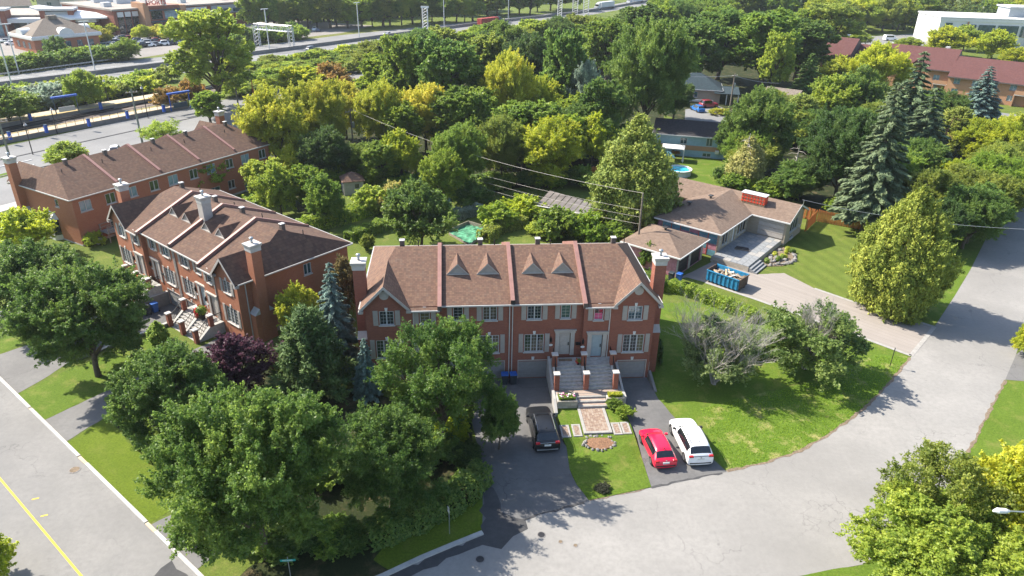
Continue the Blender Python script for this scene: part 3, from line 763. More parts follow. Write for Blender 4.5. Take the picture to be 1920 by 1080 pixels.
        q = MB(); q.tube([(s*gx,-.06,ZE+1.12),(s*gx,0,ZE+1.12)], .4, 20); q.build('gable_vent', M('trim_beige'), h)
        # gutters
        q = MB(); q.box(min(s*e,s*(e+.1)), max(s*e,s*(e+.1)), -.1, VB+.4, ZE-.2, ZE-.07); q.build('gutter', M('gutter_metal'), h)
        m = mids[-1] if s > 0 else mids[0]
        q = MB(); q.box(min(m,s*(gx-2.2)), max(m,s*(gx-2.2)), -.45, -.33, zr(-.35)-.15, zr(-.35)-.02); q.build('gutter', M('gutter_metal'), h)
        q = MB(); q.box(-.04, .04, -.09, -.01, 1.0, ZE-.3); q.build('downpipe', M('gutter_metal'), h).location = (s*(gx-2.35), 0, 0)
        q = MB(); q.box(s*(u1+.02) if s > 0 else s*(u1+.1), s*(u1+.1) if s > 0 else s*(u1+.02), .8, .88, .6, ZE-.25); q.build('downpipe', M('gutter_metal'), h)
    q = MB(); q.box(mids[0], mids[-1], 0.0, .11, zr(.1)-.16, zr(.1)-.03); q.build('gutter', M('gutter_metal'), h)
    q = MB(); q.box(-e, e, VB+.34, VB+.46, ZE-.2, ZE-.07); q.build('gutter', M('gutter_metal'), h)
    if front:
        for x in (-.24, .02):
            q = MB(); q.box(x-.04, x+.04, .36, .44, .3, zr(.1)-.16); q.build('downpipe', M('gutter_metal'), h)
    # party wall parapets
    for k, u in enumerate(mids):
        v0 = -.35 if k in (0, len(mids)-1) else .12
        q = MB(); t_ = .34
        q.xprism([(v0, zr(v0)+.0), (RV, RZ), (VB-.2, ZE+.1), (VB-.2, ZE+.1+t_), (RV, RZ+t_), (v0, zr(v0)+t_)], u-.17, u+.17)
        p = q.build('parapet', M('parapet_metal'), h)
        q = MB(); q.box(u-.18, u+.18, v0-.06, v0-.001, zr(v0)-.1, zr(v0)+t_+.02); q.build('parapet_end', M('dark_metal' if k % 2 else 'vent_brown'), p)
    for k in range(n):
        u = (bounds[k]+bounds[k+1])/2+(.6 if k % 2 else -.3)
        q = MB(); q.bevel_box(u-.21, u+.21, RV+.4, RV+.82, zr(RV)-.5, RZ+.36, .04); vp = q.build('roof_vent', M('vent_brown'), h)
        q = MB(); q.bevel_box(u-.26, u+.26, RV+.35, RV+.87, RZ+.365, RZ+.44, .03); q.build('vent_hood', M('gutter_metal'), vp)
        q = MB(); q.tube([(u+1.4, RV+2.0, RZ-.8), (u+1.4, RV+2.0, RZ-.3)], .05, 8); q.build('vent_pipe', M('dark_metal'), h)
    # dormers
    if dormers:
        for cu in (-4.67, -2.0, 2.0, 4.65):
            v = 3.4; zb = zr(v); zp = zb+.97; vb = .1+(zp-ZE)/SL
            q = MB(); q.yprism([(cu-.93, zb-.02), (cu+.93, zb-.02), (cu, zp-.06)], v, v+.3); d = q.build('dormer', M('shutter_paint'), h)
            for s in (-1, 1):
                q = MB(); q.slab([(cu+s*1.04, v-.1, zb-.06), (cu, v-.1, zp+.06), (cu, vb+.1, zp+.06), (cu+s*1.04, v+.1, zb-.0)], .09); q.build('dormer_slope', M(shs), d)
            q = MB()
            for s in (-1, 1): q.add([(cu+s*1.04,v-.115,zb-.17),(cu,v-.115,zp-.1),(cu,v-.115,zp+.05),(cu+s*1.04,v-.115,zb-.05)], [(0,1,2,3)])
            q.box(cu-.95, cu+.95, v-.1, v-.001, zb-.08, zb+.06); q.build('dormer_trim', M('trim_beige'), d)
    if 'L' in chim: chimney(h, u0-.48, 1.95, 11.3, wall_mat)
    if 'R' in chim: chimney(h, u1+.48, 1.95, 11.3, wall_mat)
    return h

def stair_set(frame, cu, label, pot=None, zd=2.42, zl=.95, mirror=1):
    """twin flight to two neighbouring doors: pillars, steps, railings"""
    s = thing('front_stairs', label, 'stairs', (*W(frame, cu, 0)[:2], frame[0].z), frame[1], 'twin front stairs of the row houses')
    b = MB(); b.box(-2.72, 2.72, -1.35, -.002, 0, zd-.06); b.build('porch', M('step_concrete'), s)
    nst = 7; rise = (zd-.06-zl)/nst
    for side in (-1, 1):
        for k in range(nst-1):
            z1 = zd-.06-rise*(k+1); v = -1.352-.27*k
            q = MB(); q.bevel_box(min(side*.2,side*2.4), max(side*.2,side*2.4), v-.29, v, z1-rise-.02, z1, .015); q.build('step', M('step_concrete'), s)
    for x, (a, c) in ((-2.56, (-2.72,-2.41)), (0, (-.19,.19)), (2.56, (2.41,2.72))):
        q = MB(); q.xprism([(-1.351, zd-.06), (-1.351, 0), (-3.2, 0), (-3.2, zl), (-1.351, zd+.02)], a, c); q.build('stringer', M('concrete'), s)
        for v, zb, zt in ((-1.25, zd-.1, zd+1.05), (-2.95, zl-.3, zl+1.62)):
            q = MB(); q.box(x-.21, x+.21, v-.21, v+.21, zb, zt); p = q.build('pillar', M('brick_red'), s)
            q = MB(); q.bevel_box(x-.28, x+.28, v-.28, v+.28, zt+.001, zt+.12, .03); q.build('pillar_cap', M('cap_concrete'), p)
        q = MB(); q.tube([(x,-1.46,zd+.9),(x,-2.74,zl+1.35)], .035, 6); q.tube([(x,-1.46,zd+.2),(x,-2.74,zl+.55)], .02, 6)
        for k in range(8):
            f = (k+.5)/8; v = -1.46-1.28*f; za = zd+.2+(zl+.55-zd-.2)*f; zb = zd+.9+(zl+1.35-zd-.9)*f; q.box(x-.012, x+.012, v-.012, v+.012, za, zb)
        if x:
            q.tube([(x,-1.04,zd+.95),(x,-.02,zd+.95)], .035, 6); q.tube([(x,-1.04,zd+.15),(x,-.02,zd+.15)], .02, 6)
            for k in range(7): v = -.12-.13*k; q.box(x-.012, x+.012, v-.012, v+.012, zd+.15, zd+.95)
        q.build('railing', M('black_metal'), s)
    return s

M4 = [-12.5, -6.25, 0.0, 6.22, 12.5]
main = row_house(FRAME_MAIN, 'red brick row house with four tiny dormers and two doors facing the viewer', M4, 'brick_red', 'shingle', garages=(0, 1, 2, 3), group='brick row houses')
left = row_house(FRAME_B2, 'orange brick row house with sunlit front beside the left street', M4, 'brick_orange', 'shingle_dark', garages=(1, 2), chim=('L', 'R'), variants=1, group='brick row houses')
chimney(left, 0.0, 4.6, 12.2, 'trim_beige', 1, 8.8, False)
M5 = [-15.6, -9.35, -3.12, 3.12, 9.35, 15.6]
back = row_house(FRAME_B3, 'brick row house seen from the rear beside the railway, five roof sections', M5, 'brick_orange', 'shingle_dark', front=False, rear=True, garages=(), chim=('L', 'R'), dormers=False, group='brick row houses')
stair_set(FRAME_MAIN, 6.2, 'grey front stairs with brick pillars before two blue-grey doors, facing viewer')
stair_set(FRAME_MAIN, -6.25, 'front stairs hidden behind the leafy tree before the middle row house')
stair_set(FRAME_B2, 6.2, 'front stairs with red flower pot and black railings, left row house')
stair_set(FRAME_B2, -6.25, 'front stairs with black railings farthest up the left street')
b = MB(); b.box(7.16, 7.84, .082, .0895, 6.2, 6.78); b.build('pink_blind', M('pink_cloth'), main)
# bay window on the end wall of the rear row house, balcony stairs, air conditioners
bw = MB(); x = 15.6
bw.prism([(x, 6.4), (x+.75, 6.9), (x+.75, 8.3), (x, 8.8)], 1.3, 2.1); bay = bw.build('bay_window', M('trim_white'), back)
bw = MB(); bw.prism([(x, 6.5), (x+.66, 6.96), (x+.66, 8.24), (x, 8.7)], 2.1, 4.2); bw.build('bay_glass', M('glass_dark'), bay)
for q in ((x+.7, 6.93), (x+.7, 8.27), (x+.7, 7.6)):
    bw = MB(); bw.box(q[0]-.05, q[0]+.05, q[1]-.05, q[1]+.05, 2.1, 4.2); bw.build('bay_mullion', M('trim_white'), bay)
bw = MB(); bw.add([(x, 6.3, 4.2), (x+.85, 6.85, 4.2), (x+.85, 8.35, 4.2), (x, 8.9, 4.2), (x, 7.0, 5.0), (x, 8.2, 5.0)], [(0,1,4),(1,2,5,4),(2,3,5),(3,2,1,0)]); bw.build('bay_roof', M('trim_white'), bay)

# ================================================================== trees
RNG = np.random.default_rng(11)
def _norm(a): return a/np.maximum(np.linalg.norm(a, axis=1, keepdims=True), 1e-9)
def rand_dirs(n, rng): return _norm(rng.normal(size=(n, 3)))

def leaf_object_mesh(name, c, nrm, size, tint, aspect=.62, mat='leaf', axis=None, droop=.22):
    """n bent four-cornered leaves as one mesh"""
    n = len(c); rng = RNG
    nrm = _norm(nrm)
    ref = axis if axis is not None else rand_dirs(n, rng)
    t = _norm(ref-nrm*np.sum(ref*nrm, axis=1, keepdims=True)); b = np.cross(nrm, t)
    s = size[:, None]
    V = np.empty((n, 4, 3), np.float32)
    V[:, 0] = c-t*s-nrm*s*droop; V[:, 2] = c+t*s-nrm*s*droop
    V[:, 1] = c+b*s*aspect; V[:, 3] = c-b*s*aspect
    me = bpy.data.meshes.new(name)
    me.vertices.add(n*4); me.vertices.foreach_set('co', V.reshape(-1))
    me.loops.add(n*4); me.loops.foreach_set('vertex_index', np.arange(n*4, dtype=np.int32))
    me.polygons.add(n); me.polygons.foreach_set('loop_start', np.arange(0, n*4, 4, dtype=np.int32))
    me.update(calc_edges=True)
    at = me.attributes.new('tint', 'FLOAT', 'FACE'); at.data.foreach_set('value', np.clip(tint, 0, 1).astype(np.float32))
    me.materials.append(M(mat)); return me

def clump_leaves(cen, rad, n, rng, up=.35, flat=.75, fill=.5, sprig=.55):
    """leaves on the outer shell of each clump"""
    k = len(cen); w = rad**2; cnt = rng.multinomial(n, w/w.sum())
    idx = np.repeat(np.arange(k), cnt)
    d = rand_dirs(n, rng); d[:, 2] = d[:, 2]+up*.35; d = _norm(d)
    r = rad[idx]*(fill*.6+(1-fill*.6)*rng.random(n)**.45)
    p = cen[idx]+d*r[:, None]*np.array([1, 1, flat])
    # sprigs that break the outline: leaves strung along a few outward shoots of each clump
    ns = 7; mid = cen.mean(axis=0); out = _norm(cen-mid*np.array([1, 1, .75]))
    sd = _norm(rand_dirs(k*ns, rng).reshape(k, ns, 3).reshape(-1, 3)+np.repeat(out, ns, axis=0)*.9+np.array([0, 0, .35])).reshape(k, ns, 3)
    sl = .9+.85*rng.random((k, ns))
    sp = np.flatnonzero(rng.random(n) < sprig); pick = rng.integers(0, ns, len(sp)); t = rng.random(len(sp))**.8
    dd = sd[idx[sp], pick]; L = rad[idx[sp]]*sl[idx[sp], pick]
    p[sp] = cen[idx[sp]]+dd*(L*(.35+.75*t))[:, None]+rng.normal(size=(len(sp), 3))*(rad[idx[sp]]*.13*(1.1-.5*t))[:, None]
    nr = d*.45+np.array([0, 0, up+.15])+rng.normal(size=(n, 3))*.55
    return p, nr, idx

def crown_round(name, n, H=10., Wd=8., base=.22, lobes=9, clumps=11, leaf=.17, seed=1, spread=.56, lobe_r=.5, crad=.2, upright=1.0, top=.9, mat='leaf', limbs=True, aspect=.62):
    """broadleaf tree: limbs carry lobes, lobes carry clumps, clumps carry leaves"""
    rng = np.random.default_rng(seed)
    Rr = Wd/2; z0 = H*base; ch = H-z0; zc = z0+ch*.48
    lc = []
    for i in range(lobes):
        a = i*2.399+rng.random()*.7; f = (i+.5)/lobes
        zz = -.62+1.35*f+rng.normal()*.06
        rr = spread*math.sqrt(max(.05, 1-(zz*.78)**2))*(.75+.45*rng.random())
        lc.append((math.cos(a)*rr*Rr, math.sin(a)*rr*Rr, zc+zz*ch*.36*upright))
    lc.append((rng.normal()*.1*Rr, rng.normal()*.1*Rr, H-ch*.24))
    lc = np.array(lc); lr = Rr*lobe_r*(.72+.5*rng.random(len(lc)))
    lr = np.minimum(lr, (H-lc[:, 2])*1.05)
    cc, cr = [], []
    for p, r in zip(lc, lr):
        d = rand_dirs(clumps, rng); d[:, 2] += .25; d = _norm(d)
        q = p+d*(r*(.62+.42*rng.random((clumps, 1))))*np.array([1, 1, .82])
        cc.append(q); cr.append(Rr*crad*(.65+.75*rng.random(clumps)))
    cc = np.concatenate(cc); cr = np.concatenate(cr)
    cc[:, 2] = np.minimum(cc[:, 2], H-cr*.8)
    p, nr, idx = clump_leaves(cc, cr, n, rng)
    ct = rng.random(len(cc))
    tint = .5+(ct[idx]-.5)*.55+(rng.random(n)-.5)*.6
    sz = leaf*(.6+.75*rng.random(n))
    me = leaf_object_mesh(name+'_crown', p, nr, sz, tint, aspect, mat)
    tr = MB()
    x0 = 0.022*H
    pts = [Vector((0, 0, -.1)), Vector((.02*H*rng.normal()*.3, .02*H*rng.normal()*.3, z0*.6)), Vector((rng.normal()*.02*H, rng.normal()*.02*H, z0+ch*.25)), Vector((rng.normal()*.03*H, rng.normal()*.03*H, z0+ch*.6))]
    tr.tube(pts, [x0*1.25, x0, x0*.75, x0*.3], 9)
    for k, q in enumerate(lc):
        s = pts[1].lerp(pts[2], min(1, max(0, (q[2]-z0*.6)/(ch*.9))))*1.0
        m = s.lerp(Vector(q), .5)+Vector((0, 0, .04*H))
        tr.tube([s, m, Vector(q)], [x0*.5, x0*.33, x0*.13], 6)
        for j in range(4):
            e = cc[k*clumps+j]; m2 = m.lerp(Vector(q), .7)
            tr.tube([m2, Vector(e)], [x0*.16, x0*.05], 4)
    return me, tr.mesh(name+'_trunk', M('bark'), True), H, Wd

def crown_spruce(name, n, H=12., Wd=5., seed=1, leaf=.2, droop=.28, dens=1.0, base=.05, power=.85, mat='needle'):
    rng = np.random.default_rng(seed)
    whorls = int(22*dens); P, N, A, S, Tn = [], [], [], [], []
    tr = MB(); tr.tube([(0,0,-.1),(0,0,H*.5),(0,0,H*.97)], [.018*H, .011*H, .003*H], 8)
    brs = []
    for w in range(whorls):
        f = (w+.4*rng.random())/whorls; z = H*(base+(1-base)*f)
        rmax = Wd/2*((1-f)**power)*(.86+.28*rng.random())+.08
        nb = max(4, int(9*(1-f)+4))
        for k in range(nb):
            a = k/nb*2*math.pi+w*1.1+rng.random()*.5; L = rmax*(.72+.36*rng.random()); brs.append((z, a, L, rng.random()))
    tot = sum(b[2] for b in brs)
    for z, a, L, ct in brs:
        m = max(5, int(n*L/tot)); t = rng.random(m)**.62
        dx, dy = math.cos(a), math.sin(a)
        sag = -droop*L*(t**1.3)+.12*L*np.maximum(0, t-.75)
        side = (rng.random(m)-.5)*L*.42*(1.05-t*.7)
        hang = -rng.random(m)*.16*L*(1-.3*t)
        p = np.stack([dx*L*t-dy*side, dy*L*t+dx*side, z+sag+hang], 1)
        ax = np.stack([dx*np.ones(m)-dy*side*1.6/L, dy*np.ones(m)+dx*side*1.6/L, -.35-.5*rng.random(m)], 1)
        P.append(p); A.append(ax+rng.normal(size=(m, 3))*.22); N.append(np.stack([dx*.35*np.ones(m), dy*.35*np.ones(m), np.ones(m)], 1)+rng.normal(size=(m, 3))*.4)
        S.append(leaf*(.55+.8*rng.random(m))); Tn.append(.5+(ct-.5)*.5+(rng.random(m)-.5)*.6)
        if L > .5: tr.tube([(0,0,z),(dx*L*.55,dy*L*.55,z-droop*L*.4)], [.02, .008], 4, cap=False)
    me = leaf_object_mesh(name+'_crown', np.concatenate(P), np.concatenate(N), np.concatenate(S), np.concatenate(Tn), .42, mat, np.concatenate(A), .1)
    return me, tr.mesh(name+'_trunk', M('bark'), True), H, Wd

def crown_cedar(name, n, H=10., Wd=6., seed=1, leaf=.16, peak=.35, lump=.22, base=.03, mat='needle', upright=.75, rnd_=1.55, wob=1.0):
    """dense upright evergreen: clumps on an egg"""
    rng = np.random.default_rng(seed)
    k = 230; f = (np.arange(k)+rng.random(k))/k; a = np.arange(k)*2.399+rng.random(k)*.5
    prof = np.where(f < peak, .62+.38*np.sin(f/peak*math.pi/2), np.maximum(0, 1-((f-peak)/(1-peak))**rnd_))
    r = Wd/2*prof*(.82+.16*rng.random(k))*(1+wob*(.13*np.sin(3*a+f*7+seed)+.09*np.sin(5*a-f*11+seed*2)))
    f = f+.035*np.sin(4*a+seed)
    cc = np.stack([np.cos(a)*r, np.sin(a)*r, H*(base+(.97-base)*f)], 1); cr = Wd*lump*.5*(.6+.75*rng.random(k))*(.45+.6*prof)
    p, nr, idx = clump_leaves(cc, cr, n, rng, .3, 1.35, .55, .28)
    out = np.stack([p[:, 0], p[:, 1], np.full(n, Wd*.2)], 1)
    ax = np.stack([rng.normal(size=n)*.5, rng.normal(size=n)*.5, np.full(n, upright)], 1)+_norm(out)*.3
    ct = rng.random(k); tint = .5+(ct[idx]-.5)*.45+(rng.random(n)-.5)*.6
    me = leaf_object_mesh(name+'_crown', p, nr+_norm(out)*.25, leaf*(.55+.8*rng.random(n)), tint, .5, mat, ax, .15)
    tr = MB(); tr.tube([(0,0,-.1),(0,0,H*.2),(0,0,H*.85)], [.03*H*.8, .02*H*.8, .004*H], 8)
    return me, tr.mesh(name+'_trunk', M('bark'), True), H, Wd

def crown_pine(name, n, H=10., Wd=6., seed=1, leaf=.2):
    rng = np.random.default_rng(seed); cc, cr = [], []
    tr = MB(); tr.tube([(0,0,-.1),(.1,.05,H*.4),(0,.1,H*.95)], [.02*H, .014*H, .004*H], 8)
    for w in range(15):
        f = w/15; z = H*(.12+.83*f); L = Wd/2*((1-f)**.6)*(.8+.3*rng.random())
        for k in range(7 if f < .7 else 4):
            a = k*2*math.pi/(7 if f < .7 else 4)+w*.9+rng.random()*.4
            for t in (.45, .75, 1.0):
                q = (math.cos(a)*L*t, math.sin(a)*L*t, z+.25*L*t*t-.1*L*t); cc.append(q); cr.append(Wd*.085*(.7+.6*rng.random()))
            tr.tube([(0,0,z),(math.cos(a)*L*.5,math.sin(a)*L*.5,z),(math.cos(a)*L,math.sin(a)*L,z+.12*L)], [.04,.025,.01], 4, cap=False)
    cc = np.array(cc); cr = np.array(cr); p, nr, idx = clump_leaves(cc, cr, n, rng, .5, .8, .3)
    ct = rng.random(len(cc)); tint = .5+(ct[idx]-.5)*.5+(rng.random(n)-.5)*.6
    ax = p-cc[idx]+np.array([0, 0, .3])
    me = leaf_object_mesh(name+'_crown', p, nr, leaf*(.6+.7*rng.random(n)), tint, .25, 'needle', ax, .05)
    return me, tr.mesh(name+'_trunk', M('bark'), True), H, Wd

def bare_tree(name, H, Wd, seed, mat='twig_grey', levels=4, stems=5):
    rng = random.Random(seed); tr = MB()
    def grow(p, d, L, r, lev):
        q = p+d*L; m = p.lerp(q, .5)+Vector((rng.uniform(-1,1), rng.uniform(-1,1), rng.uniform(-.5,.5)))*L*.08
        tr.tube([p, m, q], [r, r*.8, r*.6], 5 if lev < 2 else 3, cap=False)
        if lev >= levels: return
        for k in range(4 if lev < 2 else 3):
            a = Vector((rng.uniform(-1,1), rng.uniform(-1,1), rng.uniform(-.1,.9))).normalized()
            nd = (d*.9+a*.62).normalized(); s = p.lerp(q, rng.uniform(.4, 1))
            grow(s, nd, L*rng.uniform(.52, .8), r*.55, lev+1)
    for k in range(stems):
        a = k*2*math.pi/stems+rng.uniform(0, .8); sp = rng.uniform(.25, .75)
        grow(Vector((rng.uniform(-.2,.2), rng.uniform(-.2,.2), 0)), Vector((math.cos(a)*sp, math.sin(a)*sp, 1)).normalized(), H*.34, .008*H, 0)
    return tr.mesh(name, M(mat), False)

PROTO = {}
PROTO['maple_a'] = crown_round('maple', 210000, 10, 9, .14, 15, 18, .075, 3, .60, .46, .15)
PROTO['maple_b'] = crown_round('maple', 130000, 10, 8, .14, 13, 17, .085, 8, .58, .48, .16)
PROTO['ash'] = crown_round('ash', 105000, 10, 8, .12, 14, 13, .11, 21, .62, .44, .19, aspect=.36)
PROTO['locust'] = crown_round('locust', 80000, 10, 8, .18, 17, 12, .08, 33, .68, .38, .14, aspect=.5)
PROTO['tall_a'] = crown_round('tall_tree', 60000, 16, 9, .08, 18, 13, .19, 41, .55, .38, .14, 1.2)
PROTO['tall_b'] = crown_round('tall_tree', 60000, 16, 10, .1, 20, 11, .2, 47, .6, .34, .14, 1.18)
PROTO['poplar'] = crown_round('poplar', 60000, 18, 11, .12, 20, 12, .18, 52, .64, .34, .12, 1.15)
PROTO['mid_a'] = crown_round('garden_tree', 46000, 8, 7, .12, 11, 12, .12, 61, .56, .5, .19)
PROTO['mid_b'] = crown_round('garden_tree', 46000, 8, 7, .1, 12, 11, .125, 67, .62, .46, .19)
PROTO['shrub_a'] = crown_round('shrub', 9000, 2.4, 3, .0, 7, 8, .1, 71, .55, .5, .24)
PROTO['shrub_b'] = crown_round('shrub', 9000, 2.4, 3, .0, 8, 7, .11, 77, .6, .45, .26)
PROTO['spruce_a'] = crown_spruce('spruce', 42000, 12, 5.5, 81, .22)
PROTO['spruce_b'] = crown_spruce('spruce', 30000, 12, 5, 87, .24, .34)
PROTO['spruce_small'] = crown_spruce('spruce', 16000, 5, 3, 91, .13, .1)
PROTO['cedar_a'] = crown_cedar('cedar', 110000, 10, 8, 93, .11, .3, .17, rnd_=2.1, wob=.55)
PROTO['cedar_b'] = crown_cedar('cedar', 38000, 12, 7, 97, .2, .3, .26)
PROTO['spruce_tall'] = crown_spruce('spruce', 46000, 14, 6, 83, .22, .3, 1.1, .17)
PROTO['cedar_c'] = crown_cedar('cedar', 60000, 13, 8.5, 95, .17, .3, .24)
PROTO['thuja'] = crown_cedar('thuja', 7000, 3, 1.3, 99, .07, .3, .2)
PROTO['pine'] = crown_pine('pine', 34000, 9, 6, 101, .19)
PROTO['sparse'] = crown_round('sparse_tree', 32000, 9, 8, .2, 15, 9, .095, 107, .7, .34, .14)
PROTO['skirt'] = crown_round('skirt_tree', 26000, 6, 7, .02, 12, 9, .1, 111, .66, .4, .17)

PAL = dict(green=(.180, .262, .040), deep=(.130, .205, .042), dark=(.085, .142, .036), mid=(.225, .310, .036), light=(.290, .360, .050), lime=(.355, .405, .034),
           yellow=(.385, .415, .045), gold=(.44, .43, .055), olive=(.240, .285, .050), blue=(.17, .255, .215), spruce=(.135, .180, .088), purple=(.070, .030, .045),
           rust=(.31, .20, .05), silver=(.26, .31, .23), cedar=(.245, .300, .042), straw=(.38, .36, .11), near=(.096, .168, .034), near2=(.112, .184, .035))
def tree(kind, name, bx, by, ty, wpx, col, label, cat='tree', group=None, jitter=.12, k_h=.92, rot=None):
    base = G(bx, by); H = height_at(base, ty)
    if kind[:4] not in ('spru', 'thuj'): H *= k_h; wpx *= .86
    cm, tm, h0, w0 = PROTO[kind]
    Wd = wpx*PX((base.x, base.y, H*.6))[2]/F_PX
    t = thing(name, label, cat, base, rnd.uniform(0, 6.28) if rot is None else rot, group)
    t.scale = (Wd/w0, Wd/w0, H/h0)
    c = put('crown', cm, t); k = PAL[col] if isinstance(col, str) else col
    j = 1+rnd.uniform(-jitter, jitter); c.color = (k[0]*j*(1+rnd.uniform(-.06,.06)), k[1]*j, k[2]*j, 1)
    put('trunk', tm, t)
    return t
def hedge(name, label, pts, w, h, n, col, leaf=.09, cat='hedge', px=True, group=None, lumpy=.12):
    P = [G(*q) if px else Vector(q) for q in pts]
    o = P[0]; rng = RNG
    seg = [(a, c, (c-a).length) for a, c in zip(P, P[1:])]; tot = sum(s[2] for s in seg)
    cs = []
    for a, c, L in seg:
        m = int(n*L/tot); f = rng.random(m); d = (c-a)/L; nx = np.array([-d.y, d.x, 0])
        al = np.array(a-o)[None]+f[:, None]*np.array(c-a)[None]
        lump = 1+lumpy*np.sin(f*L*2.6+rng.random()*6)+lumpy*.6*np.sin(f*L*6.1)
        face = rng.random(m); s = rng.uniform(-1, 1, m); z = rng.random(m)
        top = face < .45
        off = np.where(top, s*w/2, np.sign(s)*w/2*(1-.22*z**3))*lump
        hh = np.where(top, h*(1-.12*np.abs(s)**3), h*z)*lump
        p = al+nx[None]*off[:, None]+np.array([0, 0, 1])[None]*hh[:, None]+rng.normal(size=(m, 3))*.05
        nr = np.where(top[:, None], np.array([0, 0, 1.])[None], nx[None]*np.sign(s)[:, None]+np.array([0, 0, .3])[None])+rng.normal(size=(m, 3))*.45
        cs.append((p, nr))
    p = np.concatenate([c[0] for c in cs]); nr = np.concatenate([c[1] for c in cs]); m = len(p)
    me = leaf_object_mesh(name, p, nr, leaf*(.6+.8*rng.random(m)), rng.random(m), .6)
    t = thing(name, label, cat, o, 0, group)
    c = put('foliage', me, t); c.color = (*PAL[col], 1)
    st = MB()
    for a, c_, L in seg:
        for k in range(max(1, int(L/1.2))):
            q = a.lerp(c_, (k+.5)/max(1, int(L/1.2)))-o; st = MB(); st.tube([q, q+Vector((.05, .05, h*.75))], [.04, .015], 5); st.build('stem', M('bark'), t)
    return t

# ================================================================== vehicles
RINGS = dict(
 hatch=[(0,.60,.66,.48,.86),(.012,.84,.76,.72,.95),(.05,.96,.80,.88,1),(.17,1.40,.66,.88,1),(.22,1.47,.69,.88,1),(.40,1.5,.70,.87,1),(.42,1.5,.70,.87,1),(.55,1.48,.69,.86,1),(.62,1.42,.67,.86,1),(.77,.96,.76,.86,1),(.80,.94,.78,.88,1),(.90,.86,.76,.80,.98),(.97,.74,.66,.64,.92),(1.0,.52,.56,.46,.82)],
 suv=[(0,.66,.70,.52,.88),(.01,.98,.80,.84,.97),(.03,1.08,.84,1.0,1),(.115,1.66,.72,1.04,1),(.15,1.75,.74,1.03,1),(.30,1.79,.75,1.02,1),(.32,1.79,.75,1.02,1),(.46,1.78,.75,1.01,1),(.48,1.78,.75,1.01,1),(.58,1.70,.73,1.0,1),(.72,1.12,.82,1.0,1),(.74,1.12,.82,1.04,1),(.88,1.06,.82,.96,.99),(.965,.96,.76,.80,.95),(1.0,.64,.66,.55,.86)],
 sedan=[(0,.60,.62,.5,.88),(.012,.86,.74,.76,.95),(.14,.98,.76,.90,1),(.15,.99,.76,.91,1),(.30,1.38,.60,.93,1),(.36,1.43,.63,.93,1),(.46,1.45,.64,.92,1),(.48,1.45,.64,.92,1),(.58,1.43,.63,.92,1),(.62,1.40,.62,.91,1),(.75,.98,.74,.88,1),(.78,.94,.77,.86,1),(.92,.84,.74,.76,.97),(.98,.68,.64,.58,.9),(1.0,.52,.56,.46,.82)],
)
CAB = dict(hatch=(2,3,8,9,(5,)), suv=(2,3,9,10,(5,7)), sedan=(3,4,9,10,(6,)))   # rear glass from/to ring, windscreen from/to ring, pillars
def car_parts(style, L, Wd, zs=1.0):
    rg = RINGS[style]; r0, r1, w0, w1, pil = CAB[style]
    pts = []
    for f, zt, wt, zb, wm in rg:
        y = -L/2+f*L; w = Wd/2*wm
        zt *= zs; zb *= zs
        half = [(0, zt+.012), (Wd/2*wt*.62, zt), (Wd/2*wt, zt-.035), (w*.985, zb), (w, zb*.72), (w*.985, .32), (w*.86, .2)]
        ring = [(x, y, z) for x, z in half]+[(-x, y, z) for x, z in half[::-1][:-1]]
        pts.append(ring)
    n = len(pts[0]); body, ws, rw, sw = MB(), MB(), MB(), MB()
    def quad(i, j):
        a, b = pts[i], pts[i+1]; k = (j+1) % n; return [a[j], a[k], b[k], b[j]]
    for i in range(len(pts)-1):
        for j in range(n):
            q = quad(i, j)
            top = j in (0, 1, n-2, n-1); side = j in (2, n-3)
            if top and i == w0: ws.add(q, [(0, 1, 2, 3)])
            elif top and i == r0: rw.add(q, [(0, 1, 2, 3)])
            elif side and r1 <= i < w0: sw.add(q, [(0, 1, 2, 3)])
            else: body.add(q, [(0, 1, 2, 3)])
    body.poly(pts[0]); body.poly(pts[-1][::-1])
    return body, ws, rw, sw
def wheel_mesh(r, w):
    t = MB(); t.tube([(-w/2,0,0),(-w/2+.03,0,0),(w/2-.03,0,0),(w/2,0,0)], [r*.9, r, r, r*.9], 22); return t
def rim_mesh(r, w):
    t = MB(); x = w/2+.004
    t.tube([(-x,0,0),(x,0,0)], r*.62, 20)
    for k in range(5):
        a = k*2*math.pi/5
        for s in (-1, 1):
            c, d = math.cos(a), math.sin(a); t.add([(s*(x+.012), c*r*.1-d*.05, d*r*.1+c*.05), (s*(x+.012), c*r*.1+d*.05, d*r*.1-c*.05), (s*(x+.012), c*r*.6+d*.04, d*r*.6-c*.04), (s*(x+.012), c*r*.6-d*.04, d*r*.6+c*.04)], [(0,1,2,3)])
    return t
